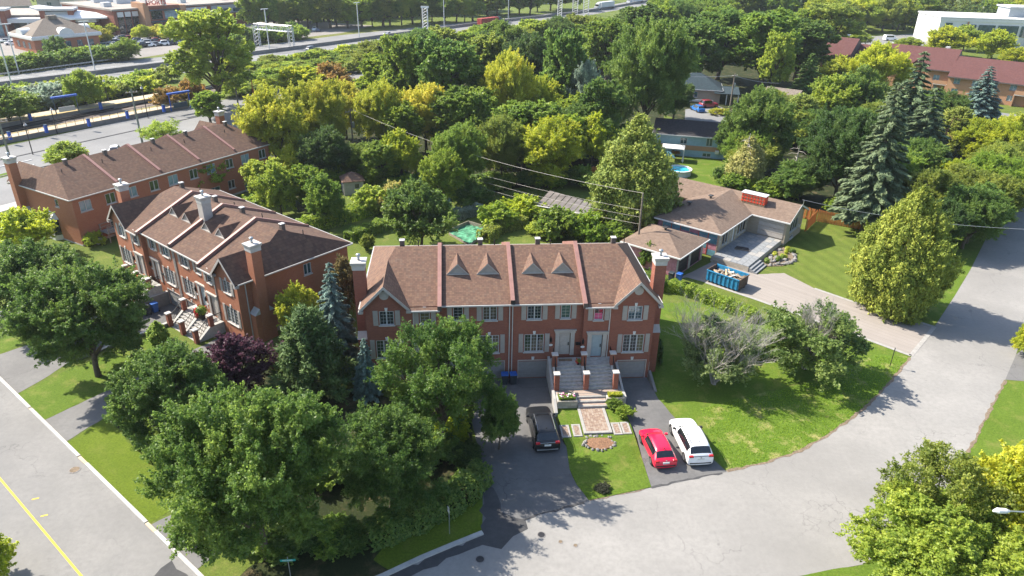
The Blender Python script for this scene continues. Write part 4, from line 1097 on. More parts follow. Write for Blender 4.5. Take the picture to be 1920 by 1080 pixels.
def car(style, L, Wd, paint, label, rl, fl, zs=1.0, rails=None, sunroof=False, wr=.34, name='parked_car', lampbar=False, group=None, glass='car_glass', z=.02):
    """stands on its left rear and left front wheel contact points"""
    ax_r, ax_f = -L/2+.82, L/2-.86
    d = (fl-rl); d.z = 0; d.normalize(); right = Vector((d.y, -d.x, 0))
    c = rl+right*(Wd/2-.06)-d*ax_r
    t = thing(name, label, 'car', (c.x, c.y, z), math.atan2(d.y, d.x)-math.pi/2, group)
    body, ws, rw, sw = car_parts(style, L*1.015, Wd*1.035, zs*1.012)
    # one smooth shell, then cut into paintwork and the panes
    sh = MB(); nb = 0
    for g_, m_ in ((body, 0), (ws, 1), (rw, 2), (sw, 3)): sh.add(g_.v, g_.f, m_)
    me = sh.mesh('shell', [M(paint), M(glass), M(glass), M(glass)], True)
    bm = bmesh.new(); bm.from_mesh(me); bmesh.ops.remove_doubles(bm, verts=bm.verts, dist=.0005); bmesh.ops.recalc_face_normals(bm, faces=bm.faces); bm.to_mesh(me); bm.free()
    tmp = put('shell', me); md = tmp.modifiers.new('s', 'SUBSURF'); md.levels = 2; md.render_levels = 2
    bpy.context.view_layer.update(); ev = bpy.data.meshes.new_from_object(tmp.evaluated_get(bpy.context.evaluated_depsgraph_get())); bpy.data.objects.remove(tmp)
    def cut(name, keep):
        bm = bmesh.new(); bm.from_mesh(ev); bmesh.ops.delete(bm, geom=[f for f in bm.faces if not keep(f)], context='FACES')
        for f in bm.faces: f.material_index = 0; f.smooth = True
        m_ = bpy.data.meshes.new(name); bm.to_mesh(m_); bm.free(); m_.materials.append(M(paint if name == 'body' else glass)); return put(name, m_, t)
    cut('body', lambda f: f.material_index == 0); cut('windscreen', lambda f: f.material_index == 1); cut('rear_window', lambda f: f.material_index == 2)
    pil_y = [-L/2+RINGS[style][i][0]*L*1.0+.03 for i in CAB[style][4]]
    lims = [-99]+pil_y+[99]
    for s in (-1, 1):
        for lo_, hi_ in zip(lims, lims[1:]):
            cut('side_window', lambda f: f.material_index == 3 and f.calc_center_median().x*s > 0 and lo_ < f.calc_center_median().y < hi_)
        for y in (ax_f, ax_r):
            a = MB(); a.tube([(s*(Wd/2-.2), y, wr+.02), (s*(Wd/2+.022), y, wr+.02)], wr*1.17, 22); a.build('wheel_arch', M('plastic_black'), t)
            w = put('wheel', shared(('wheel', wr), lambda: wheel_mesh(wr, .24), M('rubber'), False), t); w.location = (s*(Wd/2-.075), y, wr)
            put('rim', shared(('rim', wr), lambda: rim_mesh(wr, .24), M('rim_alloy')), w)
        h = {'hatch': .98, 'suv': 1.12, 'sedan': .95}[style]*zs; yy = -L/2+L*({'hatch': .70, 'suv': .66, 'sedan': .69}[style])
        q = MB(); q.bevel_box(min(s*(Wd/2-.02), s*(Wd/2+.2)), max(s*(Wd/2-.02), s*(Wd/2+.2)), yy-.1, yy+.08, h-.02, h+.14, .03); q.build('mirror', M('plastic_black' if paint == 'paint_white' else paint), t)
        zt = {'hatch': .84, 'suv': 1.0, 'sedan': .78}[style]*zs
        q = MB(); q.bevel_box(min(s*Wd*.30, s*Wd*.475), max(s*Wd*.30, s*Wd*.475), -L/2-.02, -L/2+.16, zt-.1, zt+.08, .03); q.build('tail_lamp', M('lamp_red'), t)
        q = MB(); q.bevel_box(min(s*Wd*.28, s*Wd*.44), max(s*Wd*.28, s*Wd*.40), L/2-.24, L/2-.1, zt-.36, zt-.24, .03); q.build('headlamp', M('lamp_clear'), t)
        if rails:
            q = MB(); x = s*Wd/2*.685; za = 1.80*zs
            q.tube([(x,-L/2+.14*L,za-.06),(x,-L/2+.17*L,za+.02),(x,-L/2+.35*L,za+.05),(x,-L/2+.52*L,za+.02),(x,-L/2+.55*L,za-.05)], .028, 6); q.build('roof_rail', M(rails), t)
    zb = {'hatch': .58, 'suv': .72, 'sedan': .6}[style]
    q = MB(); q.bevel_box(-.26, .26, -L/2-.03, -L/2+.02, zb, zb+.17, .008); q.build('number_plate', M('white_paint'), t)
    q = MB(); q.bevel_box(-Wd*.42, Wd*.42, -L/2-.035, -L/2+.12, .3, .5, .05); q.build('rear_bumper', M('plastic_black' if paint != 'paint_black' else 'galvanised'), t)
    q = MB(); q.tube([(0,-L/2-.0,.9*zs),(0,-L/2-.03,.9*zs)], .06, 14); q.build('emblem', M('rim_alloy'), t)
    if lampbar:
        q = MB(); q.bevel_box(-Wd*.33, Wd*.33, -L/2-.012, -L/2+.03, 1.0*zs, 1.04*zs, .01); q.build('trim_strip', M('rim_alloy' if paint == 'paint_black' else 'plastic_black'), t)
    if sunroof:
        q = MB(); q.bevel_box(-.52, .52, -L/2+.27*L, -L/2+.53*L, 1.765*zs, 1.79*zs, .01); q.build('sunroof', M('car_glass'), t)
    q = MB(); q.xprism([(-L/2+.16*L, 1.48*zs if style == 'hatch' else 1.76*zs), (-L/2+.2*L, 1.48*zs if style == 'hatch' else 1.76*zs), (-L/2+.165*L, (1.48 if style == 'hatch' else 1.76)*zs+.09)], -.03, .03); q.build('aerial', M('plastic_black'), t)
    return t
def far_car_mesh(style, paint, L=4.5, Wd=1.8):
    def mk():
        body, ws, rw, sw = car_parts(style, L, Wd)
        b = MB(); b.add(body.v, body.f, 0)
        for g_ in (ws, rw, sw): b.add(g_.v, g_.f, 1)
        for s in (-1, 1):
            for y in (-L/2+.8, L/2-.85): b.tube([(s*(Wd/2-.2), y, .33), (s*(Wd/2+.015), y, .33)], .34, 12, 2)
        return b
    return shared(('far_car', style, paint), mk, [M(paint), M('car_glass'), M('rubber')])
def far_car(style, paint, loc, rz, label, group=None, scale=1.0, name='parked_car'):
    o = put(name, far_car_mesh(style, paint)); o.location = (loc[0], loc[1], .03); o.rotation_euler.z = rz; o.scale = (scale,)*3
    return tag(o, label, 'car', group)

car('hatch', 4.26, 1.79, 'paint_red', 'red hatchback parked in the right driveway beside the white SUV', G(1221,870), G(1200.5,826.7), .98, None, False, .33, lampbar=False)
car('suv', 5.05, 2.0, 'paint_white', 'white SUV parked at the right driveway edge next to the lawn', G(1283,864), G(1259,814), 1.0, 'plastic_black', False, .39, lampbar=True)
car('suv', 5.1, 1.99, 'paint_black', 'black SUV with silver roof rails parked before the left garage', G(1001,839.6), G(990,795), 1.0, 'rim_alloy', True, .38, lampbar=True)

# ================================================================== the front garden of the middle row house
FM = FRAME_MAIN
def local(name, label, cat, frame=FM, u=0., v=0., z=0., group=None, rz=0.):
    p = W(frame, u, v); return thing(name, label, cat, (p.x, p.y, z), frame[1]+rz, group)
lm = MB()
A = [(3.45,-3.0,.33),(9.25,-3.0,.33),(9.25,-8.7,.24),(3.45,-8.7,.24)]
lo = [G(1062,838),G(1068,880),G(1082,910),G(1105,938),G(1165,926),G(1221,914),G(1204,862),G(1192,818)]
Wl = [Vector((*W(FM, a[0], a[1])[:2], a[2])) for a in A]
lm.add(Wl, [(3,2,1,0)])
low = [Vector((p.x, p.y, .045)) for p in lo]
lm.add([Wl[3], *low, Wl[2]], [tuple(range(len(low)+2))])
allp = [Wl[0], Wl[3], *low, Wl[2], Wl[1]]
lm.add(allp+[Vector((p.x, p.y, -.05)) for p in allp], [(i, i+1, i+1+len(allp), i+len(allp)) for i in range(len(allp)-1)])
structure(lm.build('front_lawn', M('lawn')))
def bricks_on(parent, name, u0, u1, v0, v1, z, nu, nv, mats, gap=.012, th=.05, seed=0):
    r = random.Random(seed); du, dv = (u1-u0)/nu, (v1-v0)/nv
    for j in range(nv):
        for i in range(nu):
            m = r.choice(mats)
            o = put(name, shared((name, round(du,3), round(dv,3), m), lambda: MB().bevel_box(gap/2, du-gap/2, gap/2, dv-gap/2, -th, 0, .008), M(m)), parent)
            o.location = (u0+i*du+(r.random()-.5)*.004, v0+j*dv, z+r.random()*.006)
plain('paver_a', (.36, .26, .19), .9, 0, .2, 6); plain('paver_b', (.30, .21, .16), .9, 0, .2, 6); plain('paver_c', (.41, .32, .25), .9, 0, .2, 6)
PV = ['paver_a', 'paver_b', 'paver_c']
lw = local('walkway', 'brick paved front walk with pale stone border leading to the stairs', 'walkway')
b = MB(); b.box(5.2, 7.52, -8.3, -4.95, .1, .335); b.build('bed', M('concrete'), lw)
bricks_on(lw, 'paving_brick', 5.45, 7.27, -8.02, -4.97, .375, 9, 22, PV, seed=1)
for u0, u1, v0, v1 in ((5.2,5.44,-8.3,-4.96),(7.28,7.52,-8.3,-4.96),(5.441,7.279,-8.3,-8.03)):
    b = MB(); b.bevel_box(u0, u1, v0, v1, .2, .40, .015); b.build('border_stone', M('slab_stone'), lw)
for k in range(3):
    b = MB(); b.bevel_box(5.25, 7.75, -4.94+k*.42, -4.52+k*.42, .1, .40+.19*(k+1)-.02, .015); s_ = b.build('step', M('slab_stone'), lw)
    b = MB(); b.box(5.3, 7.7, -4.76+k*.42, -4.53+k*.42, .57+.19*k, .585+.19*k); b.build('tread', M('pavers'), s_)
lp = local('paved_landing', 'brick paved landing at the foot of the front stairs', 'landing')
b = MB(); b.box(3.45, 9.3, -3.68, .0, 0, .93); b.build('landing_body', M('concrete'), lp)
b = MB(); b.box(3.6, 9.1, -3.6, -3.05, .931, .955); b.build('landing_paving', M('pavers'), lp)
b = MB(); b.xprism([(.4,0),(-5.5,0),(-5.5,.42),(-4.3,1.0),(-2.6,1.06),(-.2,2.3),(.4,2.3)], 3.22, 3.449); w_ = b.build('side_wall', M('concrete'), lp)
b = MB(); b.xprism([(-.2,0),(-4.3,0),(-4.3,1.0),(-3.2,1.02),(-.2,1.9)], 9.301, 9.5); b.build('side_wall', M('concrete'), lp)
b = MB(); b.xprism([(0,0),(-2.4,0),(-2.4,.12),(0,.75)], 12.52, 12.75); q = local('retaining_wall', 'short sloping stone retaining wall beside the right garage door', 'wall'); b.build('wall_body', M('concrete_dark'), q)
def flower_box(label, u0, u1, v0, v1, z, leafcol, flowers, seed, h=.3):
    t_ = local('planter', label, 'planter', u=(u0+u1)/2, v=(v0+v1)/2, group='stone planters of the front walk')
    a, c = (u1-u0)/2, (v1-v0)/2
    for x0, x1, y0, y1 in ((-a,a,-c,-c+.16),(-a,a,c-.16,c),(-a,-a+.159,-c+.161,c-.161),(a-.159,a,-c+.161,c-.161)):
        q = MB(); q.bevel_box(x0, x1, y0, y1, 0, z, .015); q.build('planter_wall', M('stone_wall' if y0 == -c and x0 == -a else 'concrete'), t_)
    q = MB(); q.box(-a+.15, a-.15, -c+.15, c-.15, 0, z-.06); q.build('soil', M('soil'), t_)
    n = 1500; rng = np.random.default_rng(seed)
    p = np.stack([rng.uniform(-a+.15, a-.15, n), rng.uniform(-c+.15, c-.15, n), z-.03+h*rng.random(n)**.7], 1)
    o = put('plants', leaf_object_mesh('plants', p, rng.normal(size=(n, 3))*.6+np.array([0, 0, 1]), .06*(.6+rng.random(n)), rng.random(n), .5), t_); o.color = (*PAL[leafcol], 1)
    for m, k in flowers:
        q = MB()
        for _ in range(k):
            x, y = rng.uniform(-a+.2, a-.2), rng.uniform(-c+.2, c-.2); q.tube([(x,y,z+h*.6),(x,y,z+h*.8+.08)], [.05,.075], 6)
        q.build('blossom', M(m), t_)
flower_box('stone planter with white and pink flowers left of the front steps', 3.5, 5.22, -4.75, -3.70, 1.0, 'green', (('flower_white', 14), ('flower_pink', 8)), 3)
flower_box('stone planter full of yellow-green ground cover right of the front steps', 7.78, 9.3, -4.5, -3.70, 1.0, 'yellow', (), 4)
for k, (u, v, w, nu) in enumerate(((3.75,-7.8,.78,4),(4.7,-7.75,.72,4),(7.98,-7.7,.72,4),(8.75,-7.65,.7,4))):
    t_ = local('stepping_slab', ['paved stepping slab nearest the black SUV', 'paved stepping slab left of the brick walk', 'paved stepping slab right of the brick walk', 'paved stepping slab nearest the red hatchback'][k], 'paving slab', u=u, v=v, group='stepping slabs beside the brick walk')
    for x0, x1, y0, y1 in ((-w/2,w/2,-.78,-.6),(-w/2,w/2,.6,.78),(-w/2,-w/2+.15,-.599,.599),(w/2-.15,w/2,-.599,.599)):
        q = MB(); q.bevel_box(x0, x1, y0, y1, .1, .325, .015); q.build('border_stone', M('slab_stone'), t_)
    bricks_on(t_, 'paving_brick', -w/2+.155, w/2-.155, -.595, .595, .31, 3, 9, PV, seed=10+k)
bd_ = local('flower_bed', 'mulched flower bed ringed with grey rocks on the front lawn', 'flower bed', u=6.3, v=-9.3, z=.14)
b = MB(); b.add([(1.1*math.cos(k/20*6.283), .8*math.sin(k/20*6.283), .08) for k in range(20)]+[(0,0,.16)], [(k, (k+1)%20, 20) for k in range(20)]); b.build('mulch', M('mulch'), bd_)
def rock_mesh(seed):
    r = random.Random(seed); bm = bmesh.new(); bmesh.ops.create_icosphere(bm, subdivisions=1, radius=1)
    for v in bm.verts: v.co *= r.uniform(.75, 1.15); v.co.z *= .7
    me = bpy.data.meshes.new('rock'); bm.to_mesh(me); bm.free(); me.materials.append(M('rock')); return me
ROCKS = [rock_mesh(k) for k in range(6)]
for k in range(21):
    a = k/21*6.283; o = put('rock', ROCKS[k % 6], bd_); s = rnd.uniform(.12, .24); o.scale = (s, s, s); o.rotation_euler = (rnd.random(), rnd.random(), rnd.random()*6); o.location = (1.2*math.cos(a)+rnd.uniform(-.16,.16), .86*math.sin(a)+rnd.uniform(-.14,.14), .05)
def plant_at(label, name, p, col, w, h, kind='shrub_a', cat='shrub', group=None):
    cm, tm, h0, w0 = PROTO[kind]; t_ = thing(name, label, cat, (p[0], p[1], p[2] if len(p) > 2 else 0), rnd.random()*6, group); t_.scale = (w/w0, w/w0, h/h0)
    c = put('crown', cm, t_); c.color = (*(PAL[col] if isinstance(col, str) else col), 1); put('stem', tm, t_); return t_
for k, (u, v, col, w, h, lab) in enumerate(((8.3,-5.0,'green',1.2,.9,'round green shrub below the yellow-green planter'),(9.0,-6.0,'mid',1.5,.8,'feathery green shrub between front walk and right driveway'))):
    p = W(FM, u, v, .3); plant_at(lab, 'garden_shrub', p, col, w, h, 'shrub_b')
p = G(1130,918); plant_at('small dark burnt-looking shrub at the tip of the front lawn', 'dark_shrub', p, (.05, .055, .03), 1.1, .32, 'shrub_b')
# door mats, flower pots, bins
def bin_(label, loc, rz, lid, body, group='wheeled bins'):
    t_ = thing('wheeled_bin', label, 'bin', loc, rz, group)
    b = MB(); vs = []
    for z, a in ((.05, .24), (1.0, .30)): vs += [(-a,-a,z),(a,-a,z),(a,a,z),(-a,a,z)]
    b.add(vs, [(3,2,1,0),(4,5,6,7),(0,1,5,4),(1,2,6,5),(2,3,7,6),(3,0,4,7)]); b.build('bin_body', M(body), t_)
    b = MB(); b.bevel_box(-.33, .33, -.36, .34, 1.001, 1.09, .03); b.build('lid', M(lid), t_)
    for s in (-1, 1):
        b = MB(); b.tube([(s*.2,.3,.1),(s*.27,.3,.1)], .1, 12); b.build('wheel', M('rubber'), t_)
bin_('dark wheeled bin with blue lid by the garage, left of a pair', W(FM, -.65, -.35), FM[1], 'bin_blue', 'bin_dark')
bin_('dark wheeled bin with blue lid by the garage, right of a pair', W(FM, .12, -.35), FM[1]+.1, 'bin_blue', 'bin_dark')
bin_('bright blue wheeled bin in the sunken forecourt of the left row house', W(FRAME_B2, -2.6, -1.6, -1.13), FRAME_B2[1], 'bin_blue', 'bin_blue')
bin_('black wheeled bin beside the blue one in the sunken forecourt', W(FRAME_B2, -2.55, -2.5, -1.13), FRAME_B2[1], 'bin_dark', 'bin_dark')
bin_('dark grey wheeled bin behind the bungalow driveway hedge', G(1258,526), RF[1], 'bin_dark', 'bin_dark')
bin_('blue wheeled bin behind the bungalow driveway hedge', G(1272.5,528), RF[1], 'bin_blue', 'bin_blue')
q = local('door_mat', 'brown door mat before the left blue-grey door', 'door mat', u=4.72, v=-.1, z=2.362); b = MB(); b.bevel_box(-.6, .6, -.5, -.08, 0, .025, .01); b.build('mat_body', M('mulch'), q); b = MB(); b.box(-.52, .52, -.44, -.14, .0251, .03); b.build('mat_inset', M('soil'), q)
def flower_pot(label, p, mat, s=1.0, leaf='green', cat='flower pot'):
    t_ = thing('flower_pot', label, cat, p); b = MB(); b.tube([(0,0,0),(0,0,.05),(0,0,.32*s)], [.12*s,.14*s,.2*s], 12); b.build('pot', M('plastic_black'), t_)
    n = 420; rng = np.random.default_rng(5); d = rand_dirs(n, rng); pp = d*.3*s*rng.random((n, 1))**.4+np.array([0, 0, .5*s])
    o = put('leaves', leaf_object_mesh('leaves', pp, d+np.array([0, 0, .3]), .05*s*(.6+rng.random(n)), rng.random(n)), t_); o.color = (*PAL[leaf], 1)
    b = MB()
    for k in range(16): dd = Vector(d[k]); c = dd*.31*s+Vector((0,0,.52*s)); b.tube([c, c+dd*.06*s], [.05*s,.07*s], 6)
    b.build('blossom', M(mat), t_)
flower_pot('small pot of dark red flowers on the front stairs', W(FM, 5.75, -1.2, 2.365), 'flower_red', .8)
flower_pot('large pot of bright red flowers on the porch of the left row house', W(FRAME_B2, 6.9, -1.1, 1.22), 'flower_red', 1.9)
flower_pot('basket of white flowers on the far porch of the left row house', W(FRAME_B2, -4.2, -1.1, 1.22), 'flower_white', 1.6)
flower_pot('pot of orange flowers on the far porch of the left row house', W(FRAME_B2, -5.6, -1.1, 1.22), 'flower_orange', 1.3)

# ================================================================== the bungalow under repair
rc = thing('bungalow', 'tan roofed bungalow under repair with bare insulated walls and raised terrace', 'house', RF[0], RF[1])
E_, ZR = 3.4, 4.95
w_ = MB()
wall_panel(w_, (-.45, .45), (-.45, 10.1), 0, E_-.1, [(1.4,3.0,1.2,2.8),(4.3,5.2,.75,2.85),(6.2,8.8,1.2,2.8)])
w_.build('front_wall', M('stone_wall'), rc)
w_ = MB(); wall_panel(w_, (-8.85,.45), (-.45,.45), 0, E_-.1, []); wall_panel(w_, (-8.85,10.1), (-8.85,.45), 0, E_-.1, []); w_.build('side_wall', M('foil_pink'), rc)
w_ = MB(); wall_panel(w_, (-.45,10.1), (4.7,10.1), 0, E_-.05, []); wall_panel(w_, (4.7,10.1), (4.7,16.5), 0, E_-.05, [(1.6,4.4,1.3,2.9),(2.2,3.4,.2,.7)]); wall_panel(w_, (4.7,16.5), (-12.2,16.5), 0, E_-.05, []); wall_panel(w_, (-12.2,16.5), (-12.2,10.1), 0, E_-.05, []); wall_panel(w_, (-12.2,10.1), (-8.85,10.1), 0, E_-.05, [])
w_.add([(4.7,10.1,E_-.05),(4.7,16.5,E_-.05),(4.7,13.3,ZR-.15)], [(0,1,2)]); w_.add([(-12.2,16.5,E_-.05),(-12.2,10.1,E_-.05),(-12.2,13.3,ZR-.15)], [(0,1,2)])
w_.build('wing_wall', M('brick_buff'), rc)
for a, wd, z0, h_, nl in ((2.65,1.6,1.2,1.6,2),(7.95,2.6,1.2,1.6,3)): window_part(rc, (-.45, a, z0), math.pi/2, wd, h_, nl, 'glass_dark', (1,1), 0, False)
window_part(rc, (4.7, 13.1, 1.3), math.pi/2, 2.8, 1.6, 3, 'glass_dark', (1,1), 0, False); window_part(rc, (4.7, 12.9, .2), math.pi/2, 1.2, .5, 2, 'glass_dark', (1,1), 0, False)
b = MB(); b.box(-.55, -.5, 4.8, 5.6, .75, 2.8); b.build('door', M('trim_white'), rc)
# bare insulation panels held by battens on the corner walls
for k in range(6):
    for j in range(4):
        b = MB(); u0 = -8.2+k*1.28; b.bevel_box(u0, u0+1.2, .40, .445, .1+j*.8, .84+j*.8, .01); b.build('insulation_panel', M('foil_blue' if (k*3+j) % 4 else 'foil_pink'), rc)
for k in range(7):
    b = MB(); u = -8.24+k*1.28; b.box(u, u+.07, .36, .399, .05, 3.25); b.build('batten', M('red_lath' if k % 3 else 'wood_scrap'), rc)
for k in range(9):
    b = MB(); b.box(-.44, -.40, .55+k*1.05, .62+k*1.05, .75, 3.2); b.build('batten', M('wood_scrap'), rc)
for j in range(4):
    b = MB(); b.box(1.0, 4.4, 10.05, 10.098, .85+j*.62, 1.4+j*.62); b.build('siding_board', M('trim_beige'), rc)
rf_ = MB()
rf_.slab([(0,0,E_),(-9.3,0,E_),(-4.65,4.65,ZR)], .14); rf_.slab([(-12.6,9.7,E_),(5.15,9.7,E_),(5.15,13.3,ZR),(-12.6,13.3,ZR)], .14); rf_.slab([(-12.6,16.9,E_),(5.15,16.9,E_),(5.15,13.301,ZR),(-12.6,13.301,ZR)], .14)
rr = rf_.build('roof', M('shingle_ranch'), rc)
rf_ = MB(); rf_.slab([(0,0,E_),(-4.65,4.65,ZR),(-4.65,13.3,ZR+.002),(0,9.75,E_+.02)], .13); rf_.slab([(-9.3,0,E_),(-4.65,4.65,ZR),(-4.65,13.3,ZR+.002),(-9.3,9.75,E_+.02)], .13); rf_.build('hip_slope', M('shingle_ranch_side'), rr)
b = MB()
for p0, p1 in (((0,.0),(0,9.7)),): b.box(.001, .1, -.02, 9.7, E_-.18, E_-.02)
b.box(-9.3, .1, -.12, -.021, E_-.18, E_-.02); b.box(0.1, 5.2, 9.58, 9.699, E_-.18, E_-.02); b.build('gutter', M('trim_white'), rc)
b = MB()
for v0, v1 in ((9.66, 13.3), (16.94, 13.3)): b.add([(5.17,v0,E_-.24),(5.17,v1,ZR-.2),(5.17,v1,ZR+.03),(5.17,v0,E_+.03),(5.2,v0,E_-.24),(5.2,v1,ZR-.2),(5.2,v1,ZR+.03),(5.2,v0,E_+.03)], [(0,1,2,3),(4,7,6,5),(0,4,5,1),(3,2,6,7)])
b.build('rake_board', M('trim_white'), rc)
# low side roof
b = MB(); b.slab([(-13.2,2.5,2.5),(-9.25,2.5,3.1),(-9.25,9.2,3.1),(-13.2,9.2,2.5)], .12); b.build('lean_to_roof', M('shingle_ranch_side'), rc)
b = MB(); b.box(-13,-8.9,2.7,9.0,0,2.35); b.build('lean_to_wall', M('foil_pink'), rc)
# stripped chimney with red battens
b = MB(); b.box(-2.3, .9, 11.3, 12.3, 4.0, 5.5); ch = b.build('chimney', M('wood_scrap'), rc)
b = MB(); b.bevel_box(-2.42, 1.02, 11.15, 12.4, 5.501, 5.62, .02); b.build('cap', M('white_paint'), ch)
for k in range(8):
    b = MB(); b.box(-2.28+k*.43, -2.12+k*.43, 11.22, 11.295, 4.3, 5.48); b.build('batten', M('red_lath'), ch)
for j in range(3):
    b = MB(); b.box(-2.32, .92, 11.17, 11.219, 4.45+j*.42, 4.53+j*.42); b.build('batten', M('red_lath'), ch)
b = MB(); b.box(.905, .94, 11.3, 12.25, 4.4, 5.48); b.build('batten', M('red_lath'), ch)
for u, v in ((-7.0, 5.2), (-5.4, 8.2)):
    b = MB(); z = E_+(9.3+u if u < -4.65 else -u)*.333-.05; b.tube([(u,v,z),(u,v,z+.4)], .16, 10); q = b.build('roof_vent', M('vent_brown'), rc); b = MB(); b.bevel_box(u-.3,u+.3,v-.3,v+.3,z+.401,z+.55,.06); b.build('vent_hood', M('dark_metal'), q)
# terrace with big slabs, steps
tr = thing('terrace', 'raised grey stone terrace with steps in front of the bungalow', 'terrace', RF[0], RF[1])
b = MB(); b.prism([(-.44,-1.1),(4.4,-1.1),(4.4,10.0),(-.44,10.0)], 0, .64); b.build('terrace_base', M('stone_wall'), tr)
bricks_on(tr, 'terrace_slab', -.4, 4.38, -1.08, 9.96, .72, 6, 12, ['patio_stone', 'patio_stone', 'slab_stone'], .02, .078, 5)
for k in range(3):
    b = MB(); b.bevel_box(4.42+.36*k, 4.78+.36*k, -1.05, 2.2, 0, .54-.18*k, .02); b.build('step', M('patio_stone'), tr)
for k, (u, v) in enumerate(((1.6,3.6),)):
    t_ = thing('timber_stack', 'dark stack of timber lying on the grey terrace', 'timber', W(RF, u, v, .735), RF[1]+.3)
    for j in range(5): b = MB(); b.box(-.9+.05*j, 1.0-.07*j, -.5+.22*j, -.34+.22*j, 0, .1+.07*(j % 2)); b.build('board', M('dark_metal' if j % 2 else 'wood_pole'), t_)
# garage block
gr_ = thing('garage', 'low hip roofed garage with two dark doors beside the bungalow', 'garage', RF[0], RF[1])
w_ = MB(); wall_panel(w_, (-1.6,-8.3), (-1.6,-1.3), 0, 2.7, [(.5,3.1,.02,2.2),(3.7,6.4,.02,2.2)]); wall_panel(w_, (-8.6,-8.3), (-1.6,-8.3), 0, 2.7, []); wall_panel(w_, (-8.6,-1.3), (-8.6,-8.3), 0, 2.7, []); w_.build('wall', M('foil_pink'), gr_)
b = MB(); b.box(-1.62,-1.56,-8.34,-7.9,0,2.68); b.box(-1.62,-1.56,-5.2,-4.62,0,2.68); b.box(-1.62,-1.56,-1.8,-1.3,0,2.68); b.build('door_pier', M('stone_wall'), gr_)
for v0, v1 in ((-7.8,-5.2),(-4.6,-1.9)):
    b = MB()
    for j in range(4): b.bevel_box(-1.75, -1.7, v0, v1, .02+j*.545, .55+j*.545, .01)
    b.build('garage_door', M('dark_metal'), gr_)
b = MB(); b.slab([(-1.05,-8.8,2.8),(-9.1,-8.8,2.8),(-5.6,-5.3,4.1),(-4.6,-5.3,4.1)], .13); b.slab([(-1.05,-.9,2.8),(-9.1,-.9,2.8),(-5.6,-4.5,4.1),(-4.6,-4.5,4.1)], .13); q = b.build('roof', M('shingle_ranch'), gr_)
b = MB(); b.slab([(-1.05,-8.8,2.8),(-4.6,-5.3,4.1),(-4.6,-4.5,4.1),(-1.05,-.9,2.8)], .13); b.slab([(-9.1,-8.8,2.8),(-5.6,-5.3,4.1),(-5.6,-4.5,4.1),(-9.1,-.9,2.8)], .13); b.slab([(-5.6,-5.3,4.1),(-4.6,-5.3,4.1),(-4.6,-4.5,4.1),(-5.6,-4.5,4.1)], .1); b.build('hip_slope', M('shingle_ranch_side'), q)
b = MB(); b.box(-1.05,-.95,-8.85,-.9,2.62,2.78); b.box(-9.1,-.96,-8.92,-8.801,2.62,2.78); b.build('gutter', M('trim_white'), gr_)
b = MB(); b.tube([(-5.2,-4.9,4.0),(-5.2,-4.9,4.4)], .15, 10); b.bevel_box(-5.5,-4.9,-5.2,-4.6,4.401,4.55,.05); b.build('roof_vent', M('dark_metal'), gr_)
# planting bed with rocks
pb = thing('rock_garden', 'planting bed with boulders and small shrubs beside the terrace steps', 'flower bed', RF[0], RF[1])
b = MB(); b.poly([(4.45,2.4,.09),(5.6,2.0,.05),(7.0,3.4,.05),(7.6,5.4,.05),(6.8,8.2,.06),(5.0,9.4,.1),(4.45,9.4,.12)]); b.build('soil', M('soil'), pb)
for k in range(26):
    o = put('rock', ROCKS[k % 6], pb); s = rnd.uniform(.2, .42); o.scale = (s*1.2, s, s); o.rotation_euler = (rnd.random(), rnd.random(), rnd.random()*6)
    if k < 15: a = k/15; o.location = (5.2+2.3*math.sin(a*2.9)+.1, 2.1+a*7.0, .08)
    else: o.location = (rnd.uniform(4.7,6.8), rnd.uniform(3,8.6), .08)
for k in range(11):
    u, v = rnd.uniform(4.8, 6.9), rnd.uniform(3, 8.8)
    n = 260; rng = np.random.default_rng(k); d = rand_dirs(n, rng); s = rnd.uniform(.25, .45)
    o = put('bedding_plant', leaf_object_mesh('bedding_plant', d*s*rng.random((n, 1))**.3+np.array([0, 0, s*.8]), d+np.array([0, 0, .4]), .07*(.6+rng.random(n)), rng.random(n)), pb); o.location = (u, v, .05); o.color = (*PAL[['green', 'yellow', 'deep', 'lime'][k % 4]], 1)
# skip
dc = [G(1326,507,1.4), G(1386,527.5,1.4), G(1345,495.5,1.4)]
dl = (dc[1]-dc[0]); ds = 2.3; ang = math.atan2(dl.y, dl.x); Ld = dl.length
dm = dc[0]+dl*.5; nv = Vector((-dl.y, dl.x, 0)).normalized()*ds/2
sk = thing('skip', 'blue ribbed steel skip full of rubble on the paver driveway', 'skip', (dm.x+nv.x, dm.y+nv.y, .03), ang)
for s, nm in ((-1, 'side_panel'), (1, 'side_panel')):
    b = MB(); y = s*ds/2; b.box(-Ld/2, Ld/2, min(y, y-s*.06), max(y, y-s*.06), .2, 1.4); p_ = b.build(nm, M('dumpster_blue'), sk)
    for k in range(8): q = MB(); x = -Ld/2+.2+k*(Ld-.4)/7; q.box(x-.06, x+.06, min(y, y+s*.09), max(y, y+s*.09), .18, 1.33); q.build('rib', M('dumpster_blue'), p_)
    q = MB(); q.box(-Ld/2-.02, Ld/2+.02, min(y-s*.03, y+s*.1), max(y-s*.03, y+s*.1), 1.401, 1.5); q.build('rim', M('dumpster_blue'), p_)
for s in (-1, 1):
    b = MB(); x = s*Ld/2; b.box(min(x, x-s*.06), max(x, x-s*.06), -ds/2+.061, ds/2-.061, .2, 1.4); b.box(min(x, x+s*.1), max(x, x+s*.1), -ds/2, ds/2, 1.401, 1.5); b.build('end_panel', M('dumpster_rust'), sk)
b = MB(); b.box(-Ld/2+.06, Ld/2-.06, -ds/2+.07, ds/2-.07, .15, .24); b.build('floor_plate', M('dumpster_rust'), sk)
